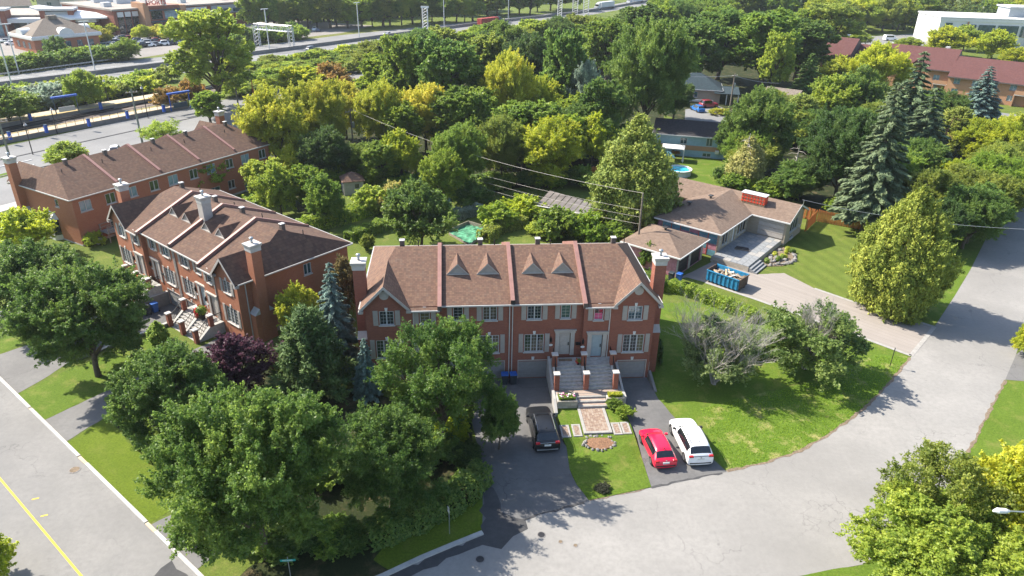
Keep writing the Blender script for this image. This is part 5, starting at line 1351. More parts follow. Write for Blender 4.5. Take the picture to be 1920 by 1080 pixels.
b = MB(); b.box(-Ld/2, Ld/2, -.6, -.45, .0, .149); b.box(-Ld/2, Ld/2, .45, .6, 0, .149); b.build('skid', M('dumpster_rust'), sk)
rb = thing('rubble_heap', 'heap of timber offcuts and rubble inside the blue skip', 'rubble', (sk.location.x, sk.location.y, .28), ang)
b = MB(); rr_ = random.Random(4); nx, ny = 12, 7
b.add([(-Ld/2+.1+(Ld-.2)*i/nx, -ds/2+.1+(ds-.2)*j/ny, .55+.25*rr_.random()+.25*(i/nx)) for j in range(ny+1) for i in range(nx+1)], [(j*(nx+1)+i, j*(nx+1)+i+1, (j+1)*(nx+1)+i+1, (j+1)*(nx+1)+i) for j in range(ny) for i in range(nx)]); b.build('heap', M('soil'), rb)
for k in range(26):
    b = MB(); L_ = rr_.uniform(.3, 1.1); b.box(-L_/2, L_/2, -rr_.uniform(.04,.12), rr_.uniform(.04,.12), 0, .06); o = b.build('scrap_board', M(rr_.choice(['wood_scrap', 'wood_grey', 'white_paint', 'wood_scrap', 'paver_a'])), rb)
    o.location = (rr_.uniform(-Ld/2+.6, Ld/2-.6), rr_.uniform(-.7, .7), .85+.25*rr_.random()); o.rotation_euler = (rr_.uniform(-.3,.3), rr_.uniform(-.3,.3), rr_.random()*6)

# ================================================================== fences, pool, pergola, shed and garden things
def picket_fence(label, p0, p1, h=1.75, step=.17, mat='wood_orange', stagger=True, group='orange wooden fences'):
    t_ = thing('board_fence', label, 'fence', p0, math.atan2(p1.y-p0.y, p1.x-p0.x), group); L = (p1-p0).length
    n = int(L/step); r = random.Random(int(L*100))
    for k in range(n):
        o = put('fence_board', shared(('fence_board', h, step, mat), lambda: MB().box(-step*.42, step*.42, -.012, .012, .05, h), M(mat)), t_)
        o.location = ((k+.5)*step, (.035 if (k//1) % 2 else -.035) if stagger else -.035, 0); o.scale.z = 1+(r.random()-.5)*.02
    for z in (.35, h-.3):
        b = MB(); b.box(0, L, -.02, .02, z-.045, z+.045); b.build('rail', M(mat), t_)
    for k in range(int(L/2.4)+1):
        o = put('post', shared(('fence_post', h, mat), lambda: MB().box(-.05, .05, -.05, .05, 0, h+.08), M(mat)), t_); o.location = (min(k*2.4, L), .09, 0)
def rl_(u, v): return W(RF, u, v)
picket_fence('orange board fence running back beside the bungalow gable end', rl_(5.25, 17.2), rl_(5.05, 22.2))
picket_fence('orange board fence closing the mown lawn behind the tall spruce trunk', rl_(5.15, 22.35), rl_(12.6, 23.3))
picket_fence('orange board fence behind the long bungalow roof', rl_(-13.0, 22.0), rl_(4.9, 22.3), step=.3)
picket_fence('brown board fence in tree shade beyond the pergola', G(1100,334), G(1150,331), 1.9, .2, 'wood_orange')
picket_fence('orange board fence left of the round pool', G(1236,350), G(1262,356), 1.5, .17)
pl = G(1272,327); pt = thing('round_pool', 'round above-ground pool with turquoise water and white rim', 'pool', pl)
b = MB(); b.tube([(0,0,0),(0,0,1.05)], 2.05, 30, cap=False); b.build('pool_wall', M('pool_wall'), pt)
b = MB(); n = 30
for r0, r1, z0, z1 in ((1.9, 2.2, 1.06, 1.06), (2.2, 2.2, 1.06, .94), (1.9, 1.9, .7, 1.06)):
    vs = [(r*math.cos(k/n*6.283), r*math.sin(k/n*6.283), z) for r, z in ((r0, z0), (r1, z1)) for k in range(n)]; b.add(vs, [(k, (k+1)%n, n+(k+1)%n, n+k) for k in range(n)])
b.build('rim', M('white_paint'), pt)
b = MB(); b.disc((0,0,.86), 1.95, 'z', 30); b.build('water', M('pool_water'), pt)
p = G(1265,297); t_ = thing('play_slide', 'small light blue slide on the grass near the gazebo', 'slide', p, .6)
b = MB(); b.add([(-.25,0,.05),(.25,0,.05),(.25,1.6,1.0),(-.25,1.6,1.0),(-.25,0,.02),(.25,0,.02),(.25,1.6,.96),(-.25,1.6,.96)], [(0,1,2,3),(7,6,5,4),(0,4,5,1),(1,5,6,2),(3,2,6,7),(0,3,7,4)]); b.build('chute', M('foil_blue'), t_)
b = MB(); b.box(-.25,-.2,1.55,1.9,0,1.0); b.box(.2,.25,1.55,1.9,0,1.0); b.build('ladder', M('foil_blue'), t_)
# pergola: translucent roof on posts, seams visible
pc = [G(1003,385,2.5), G(1030,361,2.5), G(1127,390,2.5), G(1112,405,2.5)]
pg = thing('pergola', 'long pergola with dark translucent roof panels in the back garden', 'pergola', (0, 0, 0))
for k in range(9):
    f0, f1 = k/9, (k+1)/9; q = MB(); g0 = .012
    P0, P1 = pc[0].lerp(pc[3], f0+g0), pc[0].lerp(pc[3], f1-g0*.5); Q0, Q1 = pc[1].lerp(pc[2], f0+g0), pc[1].lerp(pc[2], f1-g0*.5)
    q.slab([P0, P1, Q1+Vector((0,0,.35)), Q0+Vector((0,0,.35))], .03); q.build('roof_panel', M('polycarbonate'), pg)
    q = MB(); q.tube([pc[0].lerp(pc[3], f1), pc[1].lerp(pc[2], f1)+Vector((0,0,.36))], .03, 4); q.build('rafter', M('wood_grey'), pg)
for f in (.02, .34, .66, .98):
    for a, c in ((pc[0], pc[3]), (pc[1], pc[2])):
        q = MB(); p = a.lerp(c, f); q.box(p.x-.07, p.x+.07, p.y-.07, p.y+.07, 0, 2.48 if a is pc[0] else 2.8); q.build('post', M('wood_grey'), pg)
q = MB(); q.tube([pc[0], pc[3]], .06, 4); q.build('beam', M('trim_white'), pg)
# second small frame with pale seats near the bungalow
p = G(1150,412); t_ = thing('garden_bench', 'pale garden bench and low table frame below the utility pole', 'bench', p, -.5)
b = MB(); b.box(-1.6, 1.6, -.3, .3, .42, .5); b.build('seat', M('wood_grey'), t_)
for x in (-1.5, 1.4):
    for y in (-.25, .15): b = MB(); b.box(x, x+.1, y, y+.1, 0, .42); b.build('leg', M('wood_grey'), t_)
for k, (px_, py_, col, lab) in enumerate(((1162,406,'sign_red','red toy box on the patio by the big cedar'),(1214,400,'yellow_paint','yellow toy chair on the patio by the big cedar'),(1205,398,'blue_paint','blue toy tub on the patio by the big cedar'),(1228,401,'foil_pink','pink toy bin on the patio by the big cedar'))):
    p = G(px_, py_); t_ = thing('garden_toy', lab, 'toy', p, k, 'toys on the patio'); b = MB(); b.bevel_box(-.45,.45,-.35,.35,0,.5,.08); b.build('toy_body', M(col), t_); b = MB(); b.bevel_box(-.45,.45,.25,.4,.501,1.0,.05); b.build('toy_back', M(col), t_)
sheet('patio', [(1130,425),(1150,398),(1235,392),(1232,425),(1195,445),(1160,440)], .02, 'patio_stone')
# shed
p = G(662,360); t_ = thing('garden_shed', 'small beige garden shed with brown hip roof', 'shed', p, R(20))
b = MB(); b.box(-1.5,1.5,-1.5,1.5,0,2.2); b.build('wall', M('trim_beige'), t_)
b = MB(); e = [(-1.75,-1.75,2.2),(1.75,-1.75,2.2),(1.75,1.75,2.2),(-1.75,1.75,2.2)]
for k in range(4): b.slab([e[k], e[(k+1)%4], (0,0,3.3)], .08)
b.build('roof', M('shingle'), t_); b = MB(); b.box(-1.53,-1.501,-.5,.5,.05,1.95); b.build('door', M('trim_white'), t_); b = MB(); b.box(.2,.8,-1.52,-1.501,1.1,1.7); b.build('window', M('glass_dark'), t_)
# netted vegetable bed with low board walls
vb = [G(842,440), G(878,424), G(918,436), G(880,462)]
t_ = thing('vegetable_bed', 'boarded vegetable bed under bright green netting', 'garden bed', (0, 0, 0))
for k in range(4):
    a, c = vb[k], vb[(k+1)%4]; d = (c-a).normalized(); n_ = Vector((-d.y, d.x, 0))*.04; q = MB(); hgt = .8 if k in (0, 1) else .3
    q.add([a-n_, c-n_, c+n_, a+n_]+[x+Vector((0,0,hgt)) for x in (a-n_, c-n_, c+n_, a+n_)], [(0,1,5,4),(1,2,6,5),(2,3,7,6),(3,0,4,7),(4,5,6,7)]); q.build('board', M('wood_grey'), t_)
q = MB(); N_ = 10; r = random.Random(9)
q.add([vb[0].lerp(vb[1], i/N_).lerp(vb[3].lerp(vb[2], i/N_), j/N_)+Vector((0,0,.25+.2*r.random())) for j in range(N_+1) for i in range(N_+1)], [(j*(N_+1)+i, j*(N_+1)+i+1, (j+1)*(N_+1)+i+1, (j+1)*(N_+1)+i) for j in range(N_) for i in range(N_)]); q.build('netting', M('net_green'), t_)
# white satellite dishes on posts
for k, (px_, py_, lab) in enumerate(((626,425,'white dish lamp on a post beside the garden hedge'),)):
    p = G(px_, py_); t_ = thing('garden_lamp', lab, 'lamp', p); b = MB(); b.tube([(0,0,0),(0,0,2.2)], .05, 8); b.build('post', M('black_metal'), t_); b = MB(); b.tube([(0,0,2.2),(0,0,2.3),(0,0,2.45)], [.12,.38,.1], 14); b.build('shade', M('white_paint'), t_)
# small deck stairs and air conditioner behind the rear row house
p = W(FRAME_B3, 12.2, 14.0); t_ = thing('deck_stairs', 'weathered wooden deck stairs at the corner of the rear row house', 'stairs', (p.x, p.y, 0), FRAME_B3[1])
b = MB(); b.box(-1.0,1.0,-.9,.9,1.2,1.32); b.build('deck', M('wood_grey'), t_)
for k in range(5): b = MB(); b.box(-1.0-.28*(k+1), -1.0-.28*k, -.6, .6, 1.0-.24*k, 1.07-.24*k); b.build('step', M('wood_grey'), t_)
for x, y in ((-.9,-.8),(.9,-.8),(-.9,.8),(.9,.8)): b = MB(); b.box(x-.05,x+.05,y-.05,y+.05,0,2.2); b.build('post', M('wood_grey'), t_)
for y in (-.85, .85): b = MB(); b.box(-1,1,y-.03,y+.03,2.12,2.2); b.box(-1,1,y-.03,y+.03,1.7,1.76); b.build('railing', M('wood_grey'), t_)
def ac_unit(label, p, rz):
    t_ = thing('air_conditioner', label, 'air conditioner', p, rz); b = MB(); b.bevel_box(-.42,.42,-.42,.42,.05,.85,.08); b.build('casing', M('gutter_metal'), t_); b = MB(); b.tube([(0,0,.851),(0,0,.88)], .34, 16); b.build('fan_grille', M('dark_metal'), t_)
ac_unit('grey air conditioner unit at the foot of the rear row house wall', W(FRAME_B3, 14.0, 13.8), FRAME_B3[1])
ac_unit('white air conditioner unit by the wall behind the garden tree', W(FRAME_B3, -6.0, 13.9), FRAME_B3[1])

# ================================================================== poles and wires
def utility_pole(label, px_, py_, ty, mat='wood_pole', arms=1, r=.16, transformer=False, group='utility poles'):
    p = G(px_, py_); H = height_at(p, ty)
    t_ = thing('utility_pole', label, 'pole', p, R(35), group)
    b = MB(); b.tube([(0,0,0),(0,0,H)], [r, r*.65], 10); b.build('mast', M(mat), t_)
    for k in range(arms):
        b = MB(); z = H-.5-k*2.2; b.box(-1.0, 1.0, -.06, .06, z-.06, z+.06); a = b.build('crossarm', M('wood_grey'), t_)
        for x in (-.85, -.3, .3, .85): b = MB(); b.tube([(x,0,z+.06),(x,0,z+.22)], [.05,.04], 6); b.build('insulator', M('trim_white'), a)
    if transformer:
        b = MB(); b.tube([(.35,0,H*.62),(.35,0,H*.62+.1),(.35,0,H*.62+.9),(.35,0,H*.62+1.0)], [.2,.26,.26,.18], 12); b.build('transformer', M('galvanised'), t_)
    return p+Vector((0, 0, H)), t_
def wire(label, p0, p1, sag=1.0, r=.03, mat='galvanised', group='overhead wires'):
    t_ = put('overhead_wire', None); b = MB(); n = 14
    b.tube([p0.lerp(p1, i/n)-Vector((0,0,4*sag*(i/n)*(1-i/n))) for i in range(n+1)], r, 4)
    o = b.build('overhead_wire', M(mat)); bpy.data.objects.remove(t_); return tag(o, label, 'wire', group)
pa, _ = utility_pole('grey utility pole behind the right end of the middle row house', 1193, 484, 362, 'wood_pole', 0, .15)
pb_, _ = utility_pole('utility pole with transformer among the yellow maples', 664, 296, 204, 'wood_pole', 1, .15, True)
pc_, _ = utility_pole('green-grey utility pole at the left edge by the rear row house', 44, 380, 222, 'wood_pole_green', 2, .2)
pd_, _ = utility_pole('green-grey utility pole rising behind the rear row house roof', 267, 268, 168, 'wood_pole_green', 1, .2)
pe_, _ = utility_pole('utility pole beside the far chimney of the rear row house', 448, 206, 155, 'wood_pole', 1, .2)
pf_, _ = utility_pole('short wooden pole in front of the yellow trees', 506, 268, 192, 'wood_pole', 0, .14)
pg_, _ = utility_pole('thin wooden pole beside the garden gate behind the rear row house', 556, 340, 278, 'wood_pole', 0, .13)
ph_, _ = utility_pole('utility pole with pale transformer beside the dark slate-roofed house', 1368, 205, 138, 'wood_pole', 1, .2, True)
wire('pale cable sagging from the row house pole to the maple pole', pa, pb_, 1.6, .017, 'trim_beige')
wire('pale cable from the maple pole leaving towards the railway', pb_, pf_, .8, .02)
wire('cable from the short pole up to the railway street pole', pf_, pe_, .4, .02)
for k in range(3):
    wire(['lower garden cable nearest the pergola roof', 'lower garden cable, middle of three', 'lower garden cable passing nearest the row house roof'][k], pa-Vector((0,0,2.2+.9*k)), pb_-Vector((0,0,4.0+.7*k)), 1.2+.2*k, .013, 'trim_beige')
wire('service wire from the bungalow mast across the hedge towards the street', W(RF, 5.0, 13.4, 5.6), G(1925,430,6.5), .7, .018)
wire('twin cable left of the pole by the slate-roofed house, upper', ph_+Vector((0,0,-.4)), G(1262,140,7.5), .4, .035)
wire('cable right of the pole by the slate-roofed house', ph_+Vector((0,0,-.5)), G(1460,156,6.0), .4, .035)
t_ = thing('roof_mast', 'slim metal mast with meter on the bungalow gable end', 'mast', W(RF, 5.0, 13.4, 3.0), RF[1]); b = MB(); b.tube([(.25,0,0),(.25,0,2.6)], .045, 8); b.build('pipe', M('galvanised'), t_); b = MB(); b.bevel_box(.12,.4,-.15,.15,-1.2,-.8,.03); b.build('meter', M('gutter_metal'), t_)

# street signs
def text_mesh(body, size, mat, extrude=.004):
    c = bpy.data.curves.new('lettering', 'FONT'); c.body = body; c.size = size; c.align_x = 'CENTER'; c.align_y = 'CENTER'; c.extrude = extrude
    tmp = bpy.data.objects.new('tmp', c); COL.objects.link(tmp); bpy.context.view_layer.update()
    me = bpy.data.meshes.new_from_object(tmp.evaluated_get(bpy.context.evaluated_depsgraph_get())); bpy.data.objects.remove(tmp); me.materials.clear(); me.materials.append(M(mat)); return me
p = G(549,1105); H = height_at(p, 1050)
t_ = thing('street_sign', 'green street name sign on a post in the tree shade', 'sign', p, R(6))
b = MB(); b.tube([(0,0,0),(0,0,H+.25)], .03, 8); b.build('post', M('galvanised'), t_)
b = MB(); b.bevel_box(-.45,.45,-.045,-.031,H-.08,H+.1,.004); bl = b.build('sign_plate', M('sign_green'), t_)
o = put('lettering', text_mesh('MICHAEL', .15, 'white_paint'), bl); o.rotation_euler = (math.pi/2, 0, 0); o.location = (0, -.05, H+.01)
p = G(843,1001); H = height_at(p, 950)
t_ = thing('parking_sign', 'small white sign on a thin post in the shaded verge', 'sign', p, R(-62))
b = MB(); b.tube([(0,0,0),(0,0,H)], .03, 8); b.build('post', M('galvanised'), t_)
b = MB(); b.bevel_box(-.15,.15,-.045,-.031,H-.48,H-.02,.004); q = b.build('sign_plate', M('white_paint'), t_); b = MB(); b.tube([(0,-.046,H-.18),(0,-.05,H-.18)], .09, 14); b.build('symbol', M('gutter_metal'), q)
p = G(1668,688); H = height_at(p, 652)
t_ = thing('sign_post', 'bare thin signpost on the verge beside the paver driveway', 'sign', p, R(70)); b = MB(); b.tube([(0,0,0),(0,0,H)], .035, 8); b.build('post', M('dark_metal'), t_); b = MB(); b.box(-.12,.12,-.05,-.035,H-.32,H-.01); b.build('sign_plate', M('gutter_metal'), t_)
# street lamp among the lower right trees
p = G(1948,1130); t_ = thing('street_lamp', 'white street lamp head poking from the lower right trees', 'street lamp', p, 0)
tip = G(1862,958,7.4)-p; b = MB(); b.tube([(0,0,0),(0,0,6.4),(tip.x*.3,tip.y*.3,7.2),(tip.x*.85,tip.y*.85,7.4)], [.11,.08,.05,.04], 8); b.build('mast', M('galvanised'), t_)
b = MB(); d = tip.normalized(); b.tube([tip*.8+Vector((0,0,1.45)) if False else Vector((tip.x*.82,tip.y*.82,7.38)), Vector((tip.x*.86,tip.y*.86,7.4)), Vector((tip.x*.95,tip.y*.95,7.42)), Vector((tip.x,tip.y,7.4))], [.07,.15,.17,.06], 10); b.build('lamp_head', M('white_paint'), t_)

# ================================================================== houses behind the gardens
def hip_house(name, label, p, rz, a, c, eave, ridge, wall, roofm, hip=True, trim='trim_white', wins=(), group=None, cat='house', over=.5):
    """a, c: half length and half width; wins: (side, along, z0, w, h)"""
    t_ = thing(name, label, cat, (p[0], p[1], 0), rz, group)
    holes = {k: [] for k in 'FRBL'}
    for sd, al, z0, w, h in wins:
        L = 2*a if sd in 'FB' else 2*c; holes[sd].append((L/2+al-w/2, L/2+al+w/2, z0, z0+h))
    b = MB(); wall_panel(b, (-a,-c), (a,-c), 0, eave+.02, holes['F']); wall_panel(b, (a,-c), (a,c), 0, eave+.02, holes['R']); wall_panel(b, (a,c), (-a,c), 0, eave+.02, holes['B']); wall_panel(b, (-a,c), (-a,-c), 0, eave+.02, holes['L'])
    if not hip:
        b.add([(a,-c,eave+.02),(a,c,eave+.02),(a,0,ridge-.1)], [(0,1,2)]); b.add([(-a,c,eave+.02),(-a,-c,eave+.02),(-a,0,ridge-.1)], [(0,1,2)])
    b.build('wall', M(wall), t_)
    for sd, al, z0, w, h in wins:
        loc, r = {'F': ((al,-c,z0), 0), 'R': ((a,al,z0), math.pi/2), 'B': ((-al,c,z0), math.pi), 'L': ((-a,-al,z0), -math.pi/2)}[sd]
        window_part(t_, loc, r, w, h, 2 if w > 1 else 1, 'glass_blue', (1,1), 0, False)
    A, Cc = a+over, c+over; k = max(0.3, A-Cc) if hip else A
    b = MB(); b.slab([(-A,-Cc,eave),(A,-Cc,eave),(k,0,ridge),(-k,0,ridge)], .12); b.slab([(A,Cc,eave),(-A,Cc,eave),(-k,0,ridge),(k,0,ridge)], .12)
    if hip: b.slab([(A,-Cc,eave),(A,Cc,eave),(k,0,ridge)], .12); b.slab([(-A,Cc,eave),(-A,-Cc,eave),(-k,0,ridge)], .12)
    r_ = b.build('roof', M(roofm), t_)
    b = MB(); b.box(-A,A,-Cc-.1,-Cc-.001,eave-.2,eave-.04); b.box(-A,A,Cc+.001,Cc+.1,eave-.2,eave-.04); b.box(A+.001,A+.1,-Cc,Cc,eave-.2,eave-.04); b.box(-A-.1,-A-.001,-Cc,Cc,eave-.2,eave-.04); b.build('gutter', M(trim), t_)
    return t_
h2 = hip_house('split_level_house', 'pale blue sided house with black roof beyond the round pool', (33.2, 133.2), R(-14), 6.4, 4.2, 4.0, 5.8, 'cladding_blue', 'shingle_black', False, wins=(('F',-1.2,2.3,1.2,1.1),('F',3.4,2.2,1.1,1.5),('F',3.2,.2,1.5,.7)))
b = MB(); b.box(-6.43,6.43,-4.24,-4.2,1.25,2.1); b.build('brick_band', M('brick_tan'), h2)
b = MB(); b.bevel_box(4.6,5.3,-4.75,-4.25,1.0,1.6,.05); b.build('air_conditioner', M('trim_white'), h2)
p = G(1260,300); t_ = thing('gazebo', 'white gazebo with flat canopy beside the pale blue house', 'gazebo', p, R(-14))
b = MB(); b.slab([(-2,-1.5,2.5),(2,-1.5,2.5),(1.2,0,2.9),(-1.2,0,2.9)], .06); b.slab([(-2,1.5,2.5),(2,1.5,2.5),(1.2,0,2.9),(-1.2,0,2.9)], .06); b.slab([(2,-1.5,2.5),(2,1.5,2.5),(1.2,0,2.9)], .06); b.slab([(-2,-1.5,2.5),(-2,1.5,2.5),(-1.2,0,2.9)], .06); b.build('canopy', M('trim_white'), t_)
for x in (-1.9, 1.9):
    for y in (-1.4, 1.4): b = MB(); b.box(x-.06,x+.06,y-.06,y+.06,0,2.5); b.build('post', M('trim_white'), t_)
for x in (-1.9, 1.9): b = MB(); b.tube([(x,-1.4,2.4),(x,-1.38,1.6),(x,-1.4,.3)], [.16,.08,.22], 7); b.build('curtain', M('trim_white'), t_)
h3 = hip_house('slate_roofed_house', 'grey brick house with dark slate-blue hip roof and chimney', (45.2, 183.5), R(-12), 6.0, 5.0, 3.2, 6.3, 'brick_buff', 'shingle_slate', True, wins=(('F',-2.6,1.2,1.4,1.3),('F',.2,1.2,.8,1.3),('R',1.0,1.0,1.6,1.6)))
b = MB(); b.box(-4.6,-3.6,-1.0,.6,3.0,7.6); b.build('chimney', M('brick_buff'), h3)
b = MB(); b.slab([(4.5,-6.5,2.7),(10.5,-6.5,2.7),(10.5,.5,3.3),(4.5,.5,3.3)], .12); b.build('carport_roof', M('shingle_slate'), h3)
for x in (7.5, 10.2): b = MB(); b.box(x-.1,x+.1,-6.2,-6.0,0,2.6); b.build('carport_post', M('trim_white'), h3)
b = MB(); b.box(-6.05,4.4,-6.6,-6.5,.5,1.0); b.build('porch_rail', M('trim_white'), h3)
hip_house('teal_house', 'turquoise sided house half hidden in the trees', (63.5, 172.0), R(-35), 3.6, 2.8, 3.8, 5.0, 'siding_teal', 'shingle_grey', False, wins=(('F',-1.0,2.0,1.2,1.3),('F',2.0,2.0,1.0,1.3)))
far_car('hatch', 'paint_blue', G(1307,208), R(15), 'bright blue car parked before the slate-roofed house')
far_car('suv', 'paint_wine', G(1328,201), R(-72), 'dark red van parked before the slate-roofed house')
# apartment block with wine red roofs
AF = (Vector((112.0, 192.0, 0)), R(-40.0))
ap = thing('apartment_block', 'long two-storey orange brick apartment block with wine red roofs', 'apartment block', AF[0], AF[1])
blocks = [(-34,-26.3,5.6,11.2,.9),(-26.1,-19.2,8.2,9.6,-.2),(-19,-5.6,7.4,10.6,.3),(-5.4,.6,2.7,11.2,.9),(.8,26,.9,9.8,-.1)]
for i, (u0, u1, v0, rz_, dz) in enumerate(blocks):
    e = 5.6+dz; D_ = 12.
    holes = []
    nw = max(1, int((u1-u0)/4.2))
    for k in range(nw):
        c = (u0+u1)/2-(nw-1)*2.1+k*4.2-u0
        for z0 in (1.0, 3.6): holes.append((c-.75, c+.75, z0, z0+1.4))
    b = MB(); wall_panel(b, (u0,v0), (u1,v0), 0, e, holes, .25); wall_panel(b, (u1,v0), (u1,v0+D_), 0, e, []); wall_panel(b, (u1,v0+D_), (u0,v0+D_), 0, e, []); wall_panel(b, (u0,v0+D_), (u0,v0), 0, e, [])
    b.build('wall', M('brick_tan'), ap)
    for a0, a1, z0, z1 in holes: window_part(ap, (u0+(a0+a1)/2, v0+.1, z0), 0, a1-a0, z1-z0, 2, 'glass_sky', (1,1), 0, False)
    b = MB(); b.slab([(u0-.2,v0-.9,e-.1),(u1+.2,v0-.9,e-.1),(u1+.2,v0+6,rz_),(u0-.2,v0+6,rz_)], .2); b.slab([(u0-.2,v0+12.8,e-.1),(u1+.2,v0+12.8,e-.1),(u1+.2,v0+6.001,rz_),(u0-.2,v0+6.001,rz_)], .2); b.build('roof', M('shingle_wine'), ap)
    for us in (u1+.2, u0-.2): b = MB(); b.add([(us,v0-.9,e-.35),(us,v0+12.8,e-.35),(us,v0+6,rz_-.05)], [(0,1,2)]); b.build('gable_end', M('vent_brown'), ap)
    b = MB(); b.box(u0-.2,u1+.2,v0-1.0,v0-.901,e-.4,e-.12); b.build('fascia', M('vent_brown'), ap)
    if i in (3, 4):
        for c in ((u0+4.4,) if i == 3 else (u0+9.5, u0+17.0)):
            b = MB(); b.box(c-1.6,c+1.6,v0-1.4,v0-.01,2.75,2.95); s_ = b.build('balcony', M('trim_beige'), ap)
            b = MB(); b.box(c-1.6,c+1.6,v0-1.4,v0-1.34,3.0,3.9); b.build('balcony_rail', M('brick_tan'), s_)
            b = MB(); b.box(c-1.7,c-1.4,v0-1.4,v0-.01,0,2.74); b.box(c+1.4,c+1.7,v0-1.4,v0-.01,0,2.74); b.build('balcony_pier', M('brick_tan'), s_)
b = MB(); b.slab([(-11.0,4.4,5.8),(-8.4,3.6,8.0),(-8.4,11.5,8.0),(-11.0,11.5,5.8)], .2); q = b.build('cross_gable', M('shingle_wine'), ap); b = MB(); b.slab([(-5.8,4.4,5.8),(-8.4,3.6,8.0),(-8.4,11.5,8.0),(-5.8,11.5,5.8)], .2); b.build('gable_slope', M('shingle_wine'), q)
b = MB(); b.box(-10.8,-6.0,4.9,7.3,0,5.7); b.add([(-10.8,4.9,5.7),(-6.0,4.9,5.7),(-8.4,4.9,7.5)], [(0,1,2)]); b.build('gable_wall', M('brick_tan'), ap)
b = MB(); b.box(-9.8,-7.0,4.84,4.89,3.2,4.9); b.build('gable_window', M('glass_blue'), ap)
b = MB(); b.box(-3.4,-2.4,9.6,11.4,9.4,11.4); b.build('roof_hatch', M('gutter_metal'), ap)
for k, (px_, py_, st, pt_, a, lab) in enumerate(((1858,217,'sedan','paint_white',-80,'white car parked below the apartment block balconies'),(1748,212,'sedan','paint_grey',-60,'dark car glimpsed between the spruces near the apartments'),(1915,275,'suv','paint_grey',10,'grey car at the right edge behind the yellow-green trees'),(1588,68,'sedan','paint_white',-70,'pale car in the far lot left of the white van'),(1682,82,'sedan','paint_silver',-60,'silver car below the white van in the far lot'))):
    far_car(st, pt_, G(px_, py_), R(a), lab)
def van(label, p, rz, s=1.0):
    t_ = thing('white_van', label, 'van', (p.x, p.y, .03), rz); b = MB(); b.xprism([(-2.7,.35),(2.3,.35),(2.75,.8),(2.6,1.15),(1.9,1.3),(1.3,2.2),(-2.6,2.25),(-2.75,1.2)], -.95, .95); b.build('body', M('paint_white'), t_)
    b = MB(); b.box(-.96,.96,-2.3,1.0,1.4,1.95); b.build('side_window', M('car_glass'), t_)
    for x in (-.8, .8):
        for y in (-1.7, 1.7): b = MB(); b.tube([(x-.12,y,.35),(x+.2*(1 if x > 0 else -1)*.9,y,.35)], .36, 14); b.build('wheel', M('rubber'), t_)
van('white van standing in the far lot behind the wine red roofs', G(1668,76), R(-80))
# white modern building at the upper right
WB = thing('white_office', 'white modern office building with angled window wall, upper right', 'office building', (193, 298, 0), R(-9))
b = MB(); b.box(-25,60,0,26,0,10); b.box(-25.3,60,-.3,-.001,9.1,10); b.build('wall', M('white_paint'), WB)
b = MB(); b.box(-25.4,60.2,-.4,26.3,10.001,10.5); b.build('roof', M('white_roof'), WB)
for k, (x0, x1, z0, z1) in enumerate(((-23,-20.4,1.5,8.4),(-17,-11.5,1.0,8.0),(-10.6,-4.5,4.0,8.0),(-3.5,4,4.0,8.0),(5,10,4.0,8))):
    b = MB(); b.box(x0,x1,-.35,-.302,z0,z1); b.build('window', M('glass_blue'), WB)
b = MB(); b.box(-15,-14.4,-.45,-.36,1,9); b.build('window_mullion', M('brick_tan'), WB)
b = MB(); b.box(3,16,9,20,10.501,14); b.build('roof_plant', M('cladding_grey'), WB); b = MB(); b.box(2.4,16.6,8.4,20.6,14.001,14.5); b.build('plant_roof', M('white_roof'), WB)
b = MB(); b.slab([(11,-7,4.5),(46,-7,4.5),(46,2,12.0),(11,2,12.0)], .4); b.box(11,46,-6.8,-6.6,0,4.5); b.build('sloped_glazing', M('glass_blue'), WB)
b = MB(); b.box(14,46,-18,-7.2,0,5.5); b.build('low_wing', M('white_paint'), WB); b = MB(); b.box(17,24,-15,-10,5.501,7.3); b.build('plant_box', M('cladding_grey'), WB)

# ================================================================== railway, highway and the shopping centre
def along(a, c, n): return [a.lerp(c, i/(n-1)) for i in range(n)]
def rod(name, pts, r, mat, parent=None, n=5):
    b = MB(); b.tube(pts, r, n); return b.build(name, M(mat), parent)
def strip_box(b, p, q, w, z0, z1):
    d = (q-p).normalized(); n = Vector((-d.y, d.x, 0))*w/2
    c = [p-n, q-n, q+n, p+n]; b.add([(v.x,v.y,z0) for v in c]+[(v.x,v.y,z1) for v in c], [(0,1,5,4),(1,2,6,5),(2,3,7,6),(3,0,4,7),(4,5,6,7),(3,2,1,0)])
rt = thing('railway_track', 'double railway track with dark rails between two platforms', 'railway', (0, 0, 0))
for k, (a, c) in enumerate((((-60,264),(700,101)), ((-60,258),(700,99.5)))):
    P, Q = G(*a), G(*c)
    for s in (-.72, .72):
        d = (Q-P).normalized(); n = Vector((-d.y, d.x, 0))*s; b = MB(); strip_box(b, P+n, Q+n, .16, .05, .3); b.build('rail', M('dark_metal'), rt)
for nm, a, c, w, m, lab, z in (('platform', (-60,283), (352,203), 3.2, 'concrete_sand', 'near sand-coloured railway platform with blue posts', .95), ('platform', (-20,244), (318,186), 4.0, 'concrete_sand', 'far sand-coloured railway platform backed by shrubs', .95)):
    P, Q = G(*a), G(*c); t_ = thing(nm, lab, 'platform', (0, 0, 0)); d = (Q-P).normalized(); n = Vector((-d.y, d.x, 0))
    b = MB(); strip_box(b, P+n*w/2, Q+n*w/2, w, 0, z-.12); b.build('platform_wall', M('concrete_dark'), t_); b = MB(); strip_box(b, P+n*w/2, Q+n*w/2, w+.1, z-.119, z); b.build('platform_deck', M(m), t_)
    b = MB(); off = w-.3 if a[1] > 260 else .3; strip_box(b, P+n*off, Q+n*off, .3, z+.004, z+.012); b.build('edge_line', M('yellow_paint'), t_)
    if a[1] > 260: PA, QA, NA = P, Q, n
PFN = G(0,270), G(352,199)
